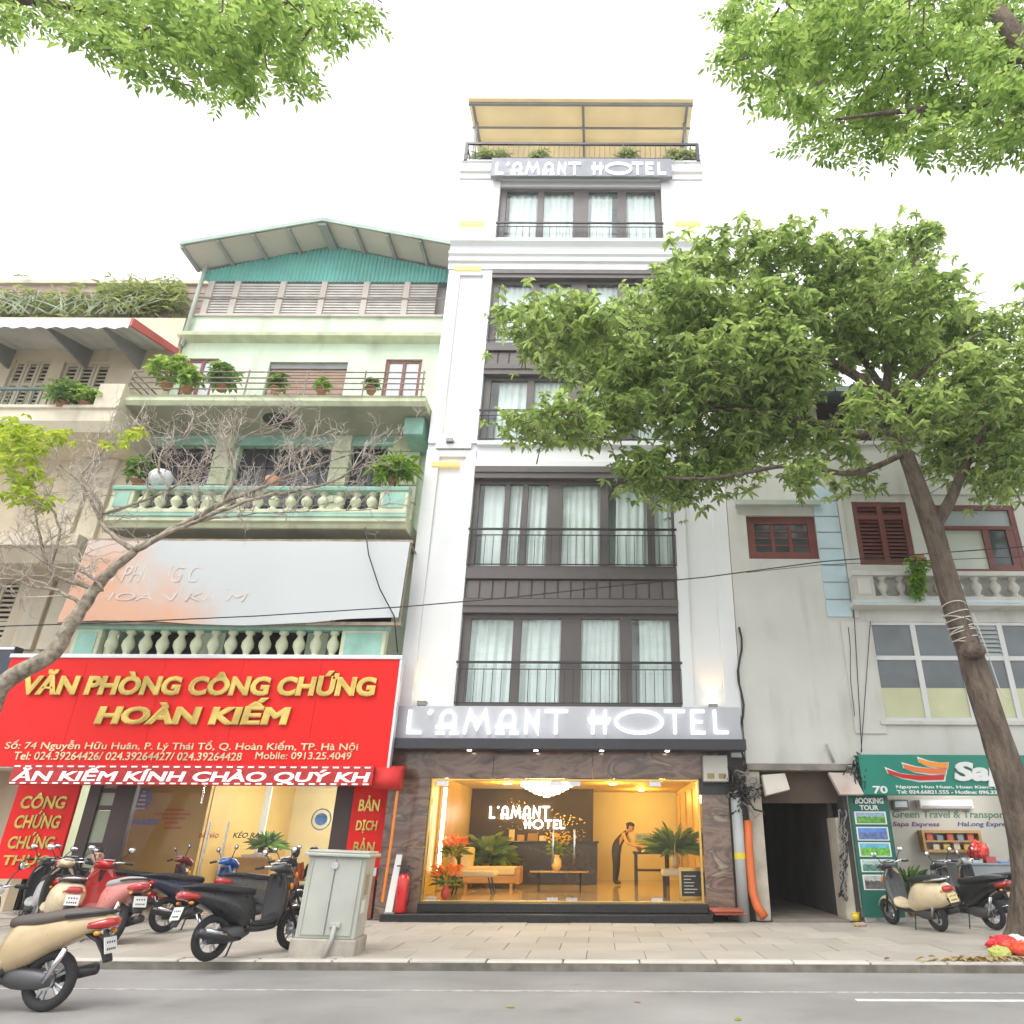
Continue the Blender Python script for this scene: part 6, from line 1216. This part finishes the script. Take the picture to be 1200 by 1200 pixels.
    for z_, x_, w_, b_ in interp([(.34, .93, .10, .04), (.5, .98, .19, .08), (.7, 1.0, .205, .10), (.86, .985, .17, .09), (.97, .955, .10, .05)]): rg_.append([(x_-.012-.07*(y/w_)**2, y, z_) for y in np.linspace(-w_, w_, 9)]+[(x_+b_-(b_+.07)*(y/w_)**2, y, z_) for y in np.linspace(w_*.98, -w_*.98, 9)])
    m.loft(rg_); m.build('front_cowl', paint, t, smooth=True)
    # steering group
    m = MB(); m.tube([(.98, .075, .8), (WB, .075, WR)], .022, 7); m.tube([(.98, -.075, .8), (WB, -.075, WR)], .022, 7); m.tube([(.93, 0, .95), (1.0, 0, .75)], .035, 7); m.build('fork', PLAS, t, smooth=True)
    m = MB(); rg_ = []
    for a in np.linspace(math.radians(25), math.radians(165), 12):
        q = WR+.03; c, s_ = math.cos(a), math.sin(a); w = .065*(1-.25*abs(math.cos(a))); rg_.append([(WB+q*c, y, WR+q*s_-.035*(abs(y)/w)**2) for y in (-w, -w*.6, 0, w*.6, w)]+[(WB+(q-.012)*c, y, WR+(q-.012)*s_-.035*(abs(y)/w)**2) for y in (w, w*.6, 0, -w*.6, -w)])
    m.loft(rg_); m.build('front_fender', paint, t, smooth=True)
    hd = MB(); lx(hd, [(.78, 1.04, .04, .03), (.86, 1.055, .10, .055), (.95, 1.045, .125, .075), (1.04, 1.01, .115, .075), (1.12, .965, .07, .045)], 14, 2.4); ho = hd.build('handlebar_cover', accent, t, smooth=True)
    m = MB(); m.ball((1.085, 0, .985), (.05, .085, .05), 12, 8); m.build('headlight', HEADL, ho, smooth=True); m = MB(); m.box(.80, .90, -.07, .07, 1.098, 1.112); m.build('dash', HEADL, ho, bevel=.005)
    for sg in (-1, 1):
        m = MB(); m.tube([(.9, sg*.09, 1.06), (.87, sg*.2, 1.075), (.83, sg*.26, 1.07)], .014, 6); m.build('handlebar', CHR, ho, smooth=True); m = MB(); m.tube([(.835, sg*.25, 1.07), (.79, sg*.36, 1.055)], .02, 8); m.build('grip', PLAS, ho, smooth=True)
        m = MB(); m.tube([(.90, sg*.23, 1.08), (.82, sg*.33, 1.075)], .007, 5); m.build('brake_lever', CHR, ho)
        m = MB(); m.tube([(.89, sg*.17, 1.07), (.89, sg*.23, 1.17), (.88, sg*.29, 1.24)], .008, 5); mo = m.build('mirror', PLAS, ho, smooth=True); m = MB(); m.ball((.88, sg*.31, 1.265), (.018, .06, .045), 12, 8); m.build('mirror_shell', PLAS if style == 'sport' else CHR, mo, smooth=True); m = MB(); m.ball((.866, sg*.31, 1.265), (.008, .052, .038), 12, 8); m.build('mirror_face', MIRG, mo, smooth=True)
        m = MB(); m.ball((1.03, sg*.15, .80), (.03, .035, .05), 10, 6); m.build('indicator', AMBL, t, smooth=True)
    # tail
    m = MB()
    if style == 'sport': lx(m, [(-.545, .77, .06, .035), (-.49, .765, .115, .05), (-.34, .745, .158, .04)], 12, 3)
    else: lx(m, [(-.50, .70, .09, .04), (-.45, .70, .11, .05), (-.40, .70, .10, .04)], 12, 4)
    m.build('tail_light', TAILR, t, smooth=True)
    m = MB(); rg_ = [[(x_, y, z_+dz) for y, dz in ((-w_, 0), (w_, 0), (w_, .02), (-w_, .02))] for x_, z_, w_ in ((-.3, .66, .09), (-.42, .60, .085), (-.50, .50, .08), (-.54, .42, .07))]; m.loft(rg_); m.build('rear_mudguard', PLAS, t, smooth=True)
    m = MB(); m.extr([(-.50, -.095, .64), (-.50, .095, .64), (-.545, .095, .50), (-.545, -.095, .50)], (-.008, 0, -.002)); po = m.build('licence_plate', plate, t, bevel=.002); m = MB()
    for r_ in range(2):
        for k_ in range(4 if r_ == 0 else 5):
            y_ = -.07+.14*(k_+.2)/(4 if r_ == 0 else 5); u = .25+.42*r_; x_ = -.508-.045*u-.003; z_ = .64-.14*u; m.box(x_-.003, x_+.0, y_, y_+.016, z_-.035, z_)
    m.build('plate_marks', DT, po)
    m = MB(); lx(m, [(.44, .40, .155, .05), (.6, .375, .165, .035), (.8, .385, .165, .035), (.93, .44, .14, .06)], 10, 4); m.build('side_skirt', paint, t, smooth=True)
    m = MB(); m.tube([(.92, .1, 1.04), (1.02, .16, .98), (1.06, .12, .86), (1.0, .06, .75)], .006, 5); m.tube([(.92, -.1, 1.04), (1.03, -.15, .97), (1.06, -.1, .86), (1.0, -.05, .75)], .006, 5); m.build('brake_cable', PLAS, t)
    for sg in (-1, 1): m = MB(); m.ball((-.44, sg*.13, .68), (.035, .025, .022), 8, 6); m.build('indicator', AMBL, t, smooth=True)
    # engine, exhaust, stand
    m = MB(); lx(m, [(-.06, .26, .07, .06), (.1, .27, .10, .09), (.35, .29, .10, .10), (.52, .32, .06, .07)], 10, 3); m.build('engine', mat('engine_grey', (.10, .10, .105), .5, .5, var=.2), t, smooth=True)
    m = MB(); m.tube([(.34, -.12, .22), (.2, -.16, .22), (.08, -.17, .26), (-.32, -.19, .34)], [.02, .025, .06, .055], 12); m.build('exhaust', mat('exhaust_dark', (.06, .06, .065), .35, .7), t, smooth=True); m = MB(); m.tube([(.05, -.225, .30), (-.25, -.24, .36)], [.03, .025], 8); m.build('heat_shield', CHR, t, smooth=True)
    m = MB(); m.tube([(-.02, .11, .26), (-.16, .12, .55)], .028, 8); m.build('shock_absorber', CHR, t, smooth=True)
    m = MB(); m.tube([(.42, .10, .26), (.40, .2, .02), (.38, .24, .008)], .012, 6); m.build('side_stand', PLAS, t)
    return t
def paintm(n, c, rough=.3): return mat('paint_'+n, c, rough, var=.10, scale=5, coat=.4, streak=.12, scol=(.2, .18, .15))
BLACK = paintm('black', (.012, .012, .014)); CREAMP = paintm('cream', (.66, .55, .36)); REDP = paintm('red', (.50, .015, .015)); DRED = paintm('dark_red', (.22, .008, .014)); BLUE = paintm('blue', (.02, .10, .36)); NAVY = paintm('navy', (.012, .014, .045)); GREYP = paintm('grey', (.07, .075, .08)); WHITEP = paintm('white', (.62, .62, .60)); BEIGE = paintm('beige', (.50, .38, .22)); PINK = paintm('pink', (.62, .22, .2)); SILV = paintm('silver', (.50, .51, .52))
def off(g, dx, dy): return (g[0]+dx, g[1]+dy)
g = G(238, 1129); scooter('black scooter with silver alloy wheels parked next to the grey cabinet', off(g, -.02, .14), off(g, .55, 1.15), BLACK, accent=GREYP, lean=math.radians(-4))
g = G(190, 1093); scooter('blue scooter with navy tail parked behind the black scooter', g, off(g, .75, 1.0), NAVY, accent=BLUE, lean=math.radians(-5), shield=BLUE)
g = G(150, 1085); scooter('dark red scooter parked between the red and blue scooters', off(g, -.35, .25), off(g, .45, 1.2), DRED, lean=math.radians(-5))
g = G(128, 1106); scooter('bright red scooter with pale pink tail among the left row', g, off(g, -1.1, .75), PINK, accent=REDP, lean=math.radians(4), shield=REDP, seat=mat('seat_grey', (.35, .35, .36), .6))
g = G(85, 1086); scooter('dark grey scooter standing behind the bright red scooter', off(g, -.3, .3), off(g, -1.2, 1.0), GREYP, lean=math.radians(4))
g = G(20, 1104); scooter('cream round-bodied scooter parked at the far left edge', off(g, .35, .2), off(g, -.5, 1.1), CREAMP, style='retro', lean=math.radians(5), accent=CREAMP)
g = G(48, 1186, -.12); scooter('beige and silver scooter on the road in the left foreground', g, off(g, -1.2, .05), BEIGE, accent=SILV, z=-.12, seat=mat('seat_brownish', (.10, .08, .07), .6), group='scooters on the road')
g = G(1103, 1092); scooter('cream round-bodied scooter with yellow plate parked at the travel shop', g, off(g, -.40, 1.2), CREAMP, style='retro', plate=PLY, lean=math.radians(-9), shield=GREYP, accent=GREYP)
g = G(1168, 1090); scooter('black scooter with yellow plate parked left of the right tree', g, off(g, -.5, 1.15), BLACK, plate=PLY, lean=math.radians(-7), accent=GREYP, shield=GREYP)
g = G(1196, 1080); scooter('white-fronted scooter mostly hidden behind the right tree trunk', off(g, .15, .2), off(g, -.6, 1.25), BLACK, accent=WHITEP, plate=PLY, lean=math.radians(-6))
g = G(268, 1092); scooter('black scooter standing behind the cabinet beside the blue scooter', off(g, 0, .3), off(g, .5, 1.3), GREYP, accent=BLACK, lean=math.radians(-5))
g = G(55, 1092); scooter('silver-grey scooter wedged between the cream and red scooters', off(g, -.1, -.1), off(g, -1.0, .75), SILV, accent=GREYP, lean=math.radians(4))
g = G(112, 1078); scooter('red scooter with black tail at the back of the left row', off(g, -.75, .3), off(g, -1.4, 1.4), BLACK, accent=REDP, shield=REDP, lean=math.radians(4))
# ================================================================ street furniture
CBM = mat('cabinet_grey', (.43, .44, .39), .5, var=.10, scale=2, streak=.7, scol=(.22, .2, .15)); CONC = mat('plinth_concrete', (.36, .33, .28), .9, var=.25, scale=3, bump=.3)
g0 = G(338, 1121); g1 = G(408, 1121); CBX = T('electrical_cabinet', 'leaning grey electrical cabinet on a concrete plinth at the kerb', 'cabinet', ((g0[0]+g1[0])/2, g0[1]+.35, 0), world=False, rz=math.radians(5)); CBX.rotation_euler[1] = math.radians(2.0)
hw = (g1[0]-g0[0])/2
MB().prz([(-hw-.04, -.35), (hw+.04, -.35), (hw+.04, .38), (-hw-.04, .38)], -.03, .2).build('plinth', CONC, CBX, bevel=.02)
MB().prz([(-hw+.0, -.31), (hw, -.31), (hw, .33), (-hw, .33)], .2, 1.2).build('body', CBM, CBX, bevel=.012)
m = MB(); m.prz([(-hw-.06, -.38), (hw+.06, -.38), (hw+.06, .4), (-hw-.06, .4)], 1.2, 1.245); m.prz([(-hw-.03, -.34), (hw+.03, -.34), (hw+.03, .36), (-hw-.03, .36)], 1.246, 1.275); m.build('lid', CBM, CBX, bevel=.015)
for u0, u1 in ((-hw+.06, -.05*hw), (-.05*hw+.015, hw-.05)): bx('door', u0, u1, -.325, -.311, .24, 1.17, CBM, CBX, .006)
for u in (-hw+.05, -.05*hw-.02, hw-.08): bx('rib', u, u+.022, -.34, -.326, .24, 1.17, CBM, CBX, .004)
MB().lathe([(.05, -.35), (.05, -.325)], (-.05*hw, 0, 1.09), 12, 'y').build('lock_plate', STEEL, CBX); bx('side_notice', hw+.001, hw+.006, -.15, .08, .72, .98, mat('kraft'), CBX); bx('side_notice', hw+.001, hw+.006, -.2, .02, .5, .66, mat('paper'), CBX)
MB().tube([(.12, -.36, .36), (.11, -.38, .2), (.05, -.42, .0)], .03, 8).build('conduit', mat('conduit_pale', (.42, .41, .38), .6), CBX, smooth=True); bx('conduit_clip', .05, .19, -.37, -.326, .34, .4, CBM, CBX, .01)
g = (XZ(471, 1050, -.25)[0], -.25); FE = T('fire_extinguisher', 'red fire extinguisher standing by the left hotel marble', 'fire extinguisher', (g[0], g[1], .136), world=False)
MB().lathe([(.10, 0), (.115, .03), (.115, .56), (.09, .64), (.045, .68)], n=18).build('cylinder', mat('extinguisher_red', (.55, .012, .012), .25, var=.05, coat=.5), FE, smooth=True); MB().lathe([(.05, .68), (.05, .76)], n=12).build('valve', PLAS, FE); m = MB(); m.box(-.03, .2, -.015, .015, .76, .785); m.box(-.16, .12, -.015, .015, .80, .825); m.build('lever', PLAS, FE, bevel=.005); MB().tube([(.05, 0, .74), (.15, -.03, .68), (.16, -.05, .4), (.13, -.06, .12)], .014, 6).build('hose', PLAS, FE, smooth=True)
q0 = (XZ(459, 1050, -.3)[0], -.34); WB_ = T('white_board', 'narrow white board leaning beside the red fire extinguisher', 'board', (q0[0], q0[1], 0)); MB().extr([(q0[0]-.09, q0[1], .155), (q0[0]+.05, q0[1], .155), (q0[0]+.08, q0[1]+.2, 1.15), (q0[0]-.04, q0[1]+.2, 1.15)], (0, .03, 0)).build('panel', mat('panel_white', (.62, .62, .6), .5, var=.06), WB_, bevel=.004); bx('foot', q0[0]-.1, q0[0]+.1, q0[1]-.02, q0[1]+.1, .137, .154, STEEL, WB_)
# ================================================================ people
SKIN = mat('skin', (.48, .29, .20), .55, var=.05); HAIR = mat('hair_black', (.012, .010, .010), .5, var=.2)
def person(label, loc, rz, J, edges, radii, mats, head, hairm=HAIR, lookz=0., long_hair=False, s=1.0):
    t = T('person', label, 'person', loc, world=False, rz=rz); t.scale = (s, s, s)
    names = list(J); me = bpy.data.meshes.new('body'); me.from_pydata([J[n] for n in names], [(names.index(a), names.index(b)) for a, b in edges], [])
    o = bpy.data.objects.new('body_tmp', me); COL.objects.link(o); sk = o.modifiers.new('skin', 'SKIN'); sk.use_smooth_shade = True; sd = o.modifiers.new('sub', 'SUBSURF'); sd.levels = 1; sd.render_levels = 1
    for i, n in enumerate(names):
        v = me.skin_vertices[0].data[i]; r = radii[n]; v.radius = r if isinstance(r, tuple) else (r, r); v.use_root = (n == 'pelvis')
    dg = bpy.context.evaluated_depsgraph_get(); dg.update(); m2 = bpy.data.meshes.new_from_object(o.evaluated_get(dg)); COL.objects.unlink(o); bpy.data.objects.remove(o)
    m2.materials.clear(); ml = list(dict.fromkeys(mats.values()))
    for x in ml: m2.materials.append(x)
    E_ = [(Vector(J[a]), Vector(J[b]), mats[(a, b)] if (a, b) in mats else mats['shirt']) for a, b in edges]
    for p in m2.polygons:
        c = p.center; best = None
        for a, b, mm in E_:
            d = b-a; u = max(0, min(1, (c-a).dot(d)/max(d.length_squared, 1e-9))); q = (c-a-d*u).length
            if best is None or q < best[0]: best = (q, mm)
        p.material_index = ml.index(best[1]); p.use_smooth = True
    link('body', m2, t)
    hx_, hy_, hz_ = head; hd = MB(); rg_ = []       # head: lofted along z, face towards +x
    for z_, fx, bx_h, w_ in ((-.115, .05, -.03, .035), (-.09, .082, -.05, .055), (-.05, .092, -.072, .066), (0, .095, -.09, .074), (.05, .09, -.098, .077), (.09, .07, -.085, .066), (.115, .03, -.04, .035)):
        rg_.append([((fx+bx_h)/2+(fx-bx_h)/2*math.cos(a), w_*math.sin(a), z_) for a in np.linspace(0, 6.283, 15)[:-1]])
    hd.loft(rg_); hd.ball((.098, 0, -.02), (.02, .014, .026), 8, 6)
    for sg in (-1, 1): hd.ball((0, sg*.076, -.005), (.02, .012, .032), 8, 6)
    ho = hd.build('head', SKIN, t, smooth=True); ho.location = head; ho.rotation_euler = (0, lookz, 0)
    fm = MB()
    for sg in (-1, 1): fm.ball((.088, sg*.032, .012), (.01, .014, .008), 8, 6); fm.box(.083, .094, sg*.032-.018, sg*.032+.018, .03, .037)
    fm.build('eyes', mat('eye_dark', (.03, .02, .02), .3), ho); mo = MB(); mo.box(.078, .092, -.024, .024, -.067, -.058); mo.build('mouth', mat('lips', (.35, .12, .10), .5), ho)
    hm = MB(); rg_ = []
    for z_, fx, bx_h, w_ in ((.035, .06, -.112, .088), (.07, .088, -.11, .086), (.10, .075, -.095, .073), (.125, .035, -.05, .04)): rg_.append([((fx+bx_h)/2+(fx-bx_h)/2*math.cos(a), w_*math.sin(a), z_) for a in np.linspace(0, 6.283, 15)[:-1]])
    hm.loft(rg_); hm.ball((-.06, 0, .0), (.058, .078, .085 if not long_hair else .1), 12, 8)
    if long_hair: hm.ball((-.11, 0, .03), (.05, .05, .05), 10, 8)
    hm.build('hair', hairm, ho, smooth=True); return t
def hand(J, E, R_, side, wrist, d):
    """palm plus five unequal fingers, slightly curled, rooted at the wrist"""
    w = np.array(wrist, float); d = np.array(d, float); d /= np.linalg.norm(d); up = np.array([0, 0, 1.]); sdv = np.cross(d, up); sdv /= np.linalg.norm(sdv)+1e-9; dn = np.cross(sdv, d)*-1
    p = w+d*.07; J[f'palm{side}'] = tuple(p); E.append((f'wrist{side}', f'palm{side}')); R_[f'palm{side}'] = (.036, .018)
    for i, (o_, l_) in enumerate(((-.03, .07), (-.01, .085), (.01, .08), (.028, .062))):
        a, b = f'f{i}a{side}', f'f{i}b{side}'; q = p+sdv*o_+d*.035; J[a] = tuple(q); J[b] = tuple(q+d*l_*.75+dn*l_*.45); E += [(f'palm{side}', a), (a, b)]; R_[a] = .0095; R_[b] = .007
    q = p-sdv*.045*(1 if side == 'L' else -1)-d*.01; J[f't{side}'] = tuple(q+d*.03); E.append((f'palm{side}', f't{side}')); R_[f't{side}'] = .0095
def seated(label, loc, rz, shirt, trousers, head_dz=0., s=1.0, **k):
    J = {'pelvis': (0, 0, .50), 'waist': (.02, 0, .66), 'chest': (.03, 0, .86), 'neck': (.05, 0, 1.03), 'skull': (.065, 0, 1.10)}; E = [('pelvis', 'waist'), ('waist', 'chest'), ('chest', 'neck'), ('neck', 'skull')]; R_ = {'pelvis': (.15, .12), 'waist': (.135, .10), 'chest': (.15, .115), 'neck': .055, 'skull': .05}; M = {'shirt': shirt, ('neck', 'skull'): SKIN}
    for sd, y in (('L', 1), ('R', -1)):
        J['sh'+sd] = (.03, y*.18, .97); J['el'+sd] = (.10, y*.25, .70); J['wrist'+sd] = (.30, y*.15, .66); E += [('chest', 'sh'+sd), ('sh'+sd, 'el'+sd), ('el'+sd, 'wrist'+sd)]; R_['sh'+sd] = .062; R_['el'+sd] = .046; R_['wrist'+sd] = .03; M[('el'+sd, 'wrist'+sd)] = SKIN
        J['hip'+sd] = (.03, y*.10, .49); J['knee'+sd] = (.44, y*.13, .50); J['ank'+sd] = (.46, y*.13, .09); J['toe'+sd] = (.60, y*.14, .045); E += [('pelvis', 'hip'+sd), ('hip'+sd, 'knee'+sd), ('knee'+sd, 'ank'+sd), ('ank'+sd, 'toe'+sd)]; R_['hip'+sd] = .095; R_['knee'+sd] = .065; R_['ank'+sd] = .042; R_['toe'+sd] = .038
        for e in (('pelvis', 'hip'+sd), ('hip'+sd, 'knee'+sd), ('knee'+sd, 'ank'+sd)): M[e] = trousers
        M[('ank'+sd, 'toe'+sd)] = PLAS; n0 = len(E); hand(J, E, R_, sd, J['wrist'+sd], (.9, -y*.3, -.1))
        for e in E[n0:]: M[e] = SKIN
    return person(label, loc, rz, J, E, R_, M, (.085, 0, 1.21), s=s, **k)
def stool(label, x, y, h=.36, c=(.5, .05, .05)):
    t = T('plastic_stool', label, 'stool', (x, y, 0), world=False); bx('seat', -.16, .16, -.16, .16, h-.03, h, mat('stool_%.2f' % c[0], c, .4), t, .015)
    for a in (-.13, .13):
        for b in (-.13, .13): MB().tube([(a, b, h-.03), (a*1.2, b*1.2, 0)], .018, 6).build('leg', mat('stool_%.2f' % c[0], c, .4), t)
MY = -1.7; x, z = XZ(121, 994, MY); SHB = mat('shirt_black', (.015, .015, .018), .8, var=.1); seated('seated man in a black shirt behind the parked scooters', (x-.05, MY, z-1.33*1.15), math.radians(-62), SHB, mat('trouser_dark', (.03, .03, .04), .8), s=1.15); stool('low red stool under the man in the black shirt', x-.05, MY, max(.1, .40*1.15+z-1.33*1.15))
x, z = XZ(216, 1000, 2.5); seated('office worker in a pale green shirt behind notary glass', (x, 2.5, .03), math.radians(200), mat('shirt_pale', (.50, .54, .40), .8, var=.08), mat('trouser_dark', (.03, .03, .04), .8), s=1.05); stool('dark stool under the worker in the pale green shirt', x, 2.5, .38, (.05, .05, .05))
x, z = XZ(349, 994, 1.1); seated('customer in an orange-red top sitting in the notary doorway', (x, 1.1, z-1.3*1.0), math.radians(140), mat('shirt_orange', (.50, .10, .03), .8, var=.1), mat('trouser_dark', (.03, .03, .04), .8), long_hair=True); stool('dark stool under the customer in orange-red', x, 1.1, max(.15, .40+z-1.3), (.06, .06, .06))
x, z = XZ(372, 994, 1.9); seated('customer in black clothes sitting near the right notary post', (x, 1.9, z-1.3), math.radians(170), SHB, mat('trouser_dark', (.03, .03, .04), .8), long_hair=True); stool('dark stool under the customer in black', x, 1.9, max(.15, .40+z-1.3), (.06, .06, .06))
# receptionist bending over the service table
VEST = mat('vest_dark', (.03, .028, .03), .8); BLOUSE = mat('blouse_gold', (.55, .38, .16), .8, var=.06)
J = {'pelvis': (0, 0, .93), 'waist': (.05, 0, 1.06), 'chest': (.20, 0, 1.24), 'neck': (.33, 0, 1.36), 'skull': (.38, 0, 1.40)}; E = [('pelvis', 'waist'), ('waist', 'chest'), ('chest', 'neck'), ('neck', 'skull')]; R_ = {'pelvis': (.17, .17), 'waist': (.145, .145), 'chest': (.165, .15), 'neck': .055, 'skull': .05}; M = {'shirt': VEST, ('neck', 'skull'): SKIN}
for sd, y in (('L', 1), ('R', -1)):
    J['sh'+sd] = (.26, y*.16, 1.31); J['el'+sd] = (.38, y*.20, 1.06); J['wrist'+sd] = (.60, y*.12, .98); E += [('chest', 'sh'+sd), ('sh'+sd, 'el'+sd), ('el'+sd, 'wrist'+sd)]; R_['sh'+sd] = .056; R_['el'+sd] = .042; R_['wrist'+sd] = .027; M[('sh'+sd, 'el'+sd)] = BLOUSE; M[('el'+sd, 'wrist'+sd)] = BLOUSE
    J['hip'+sd] = (0, y*.09, .88); J['knee'+sd] = (.02, y*.095, .48); J['ank'+sd] = (-.02, y*.095, .08); J['toe'+sd] = (.12, y*.1, .04); E += [('pelvis', 'hip'+sd), ('hip'+sd, 'knee'+sd), ('knee'+sd, 'ank'+sd), ('ank'+sd, 'toe'+sd)]; R_['hip'+sd] = .12; R_['knee'+sd] = .085; R_['ank'+sd] = .055; R_['toe'+sd] = .036
    for e in (('pelvis', 'hip'+sd), ('hip'+sd, 'knee'+sd), ('knee'+sd, 'ank'+sd)): M[e] = mat('trouser_navy', (.03, .04, .08), .8)
    M[('ank'+sd, 'toe'+sd)] = PLAS; n0 = len(E); hand(J, E, R_, sd, J['wrist'+sd], (1, -y*.2, -.15))
    for e in E[n0:]: M[e] = SKIN
x, z = XZ(722, 1000, 6.0); person('receptionist in dark vest bending over the lobby service table', (x, 6.35, FZ), -.3, J, E, R_, M, (.44, 0, 1.47), lookz=.45, long_hair=True, s=1.0)
# ================================================================ thin haze box added to imitate pale glare
hz = MB().box(-75, 75, -75, 20, -1.6, 27).build('glare_volume', bpy.data.materials.new('glare_haze'))
hm_ = hz.data.materials[0]; hm_.use_nodes = True; hn = hm_.node_tree.nodes; hn.clear(); ho_ = hn.new('ShaderNodeOutputMaterial'); hv = hn.new('ShaderNodeVolumePrincipled'); hv.inputs['Color'].default_value = (.97, .98, 1, 1); hv.inputs['Density'].default_value = .0010; hv.inputs['Anisotropy'].default_value = .2
hm_.node_tree.links.new(hv.outputs[0], ho_.inputs['Volume']); tag(hz, kind='stuff'); SC.cycles.volume_bounces = 1
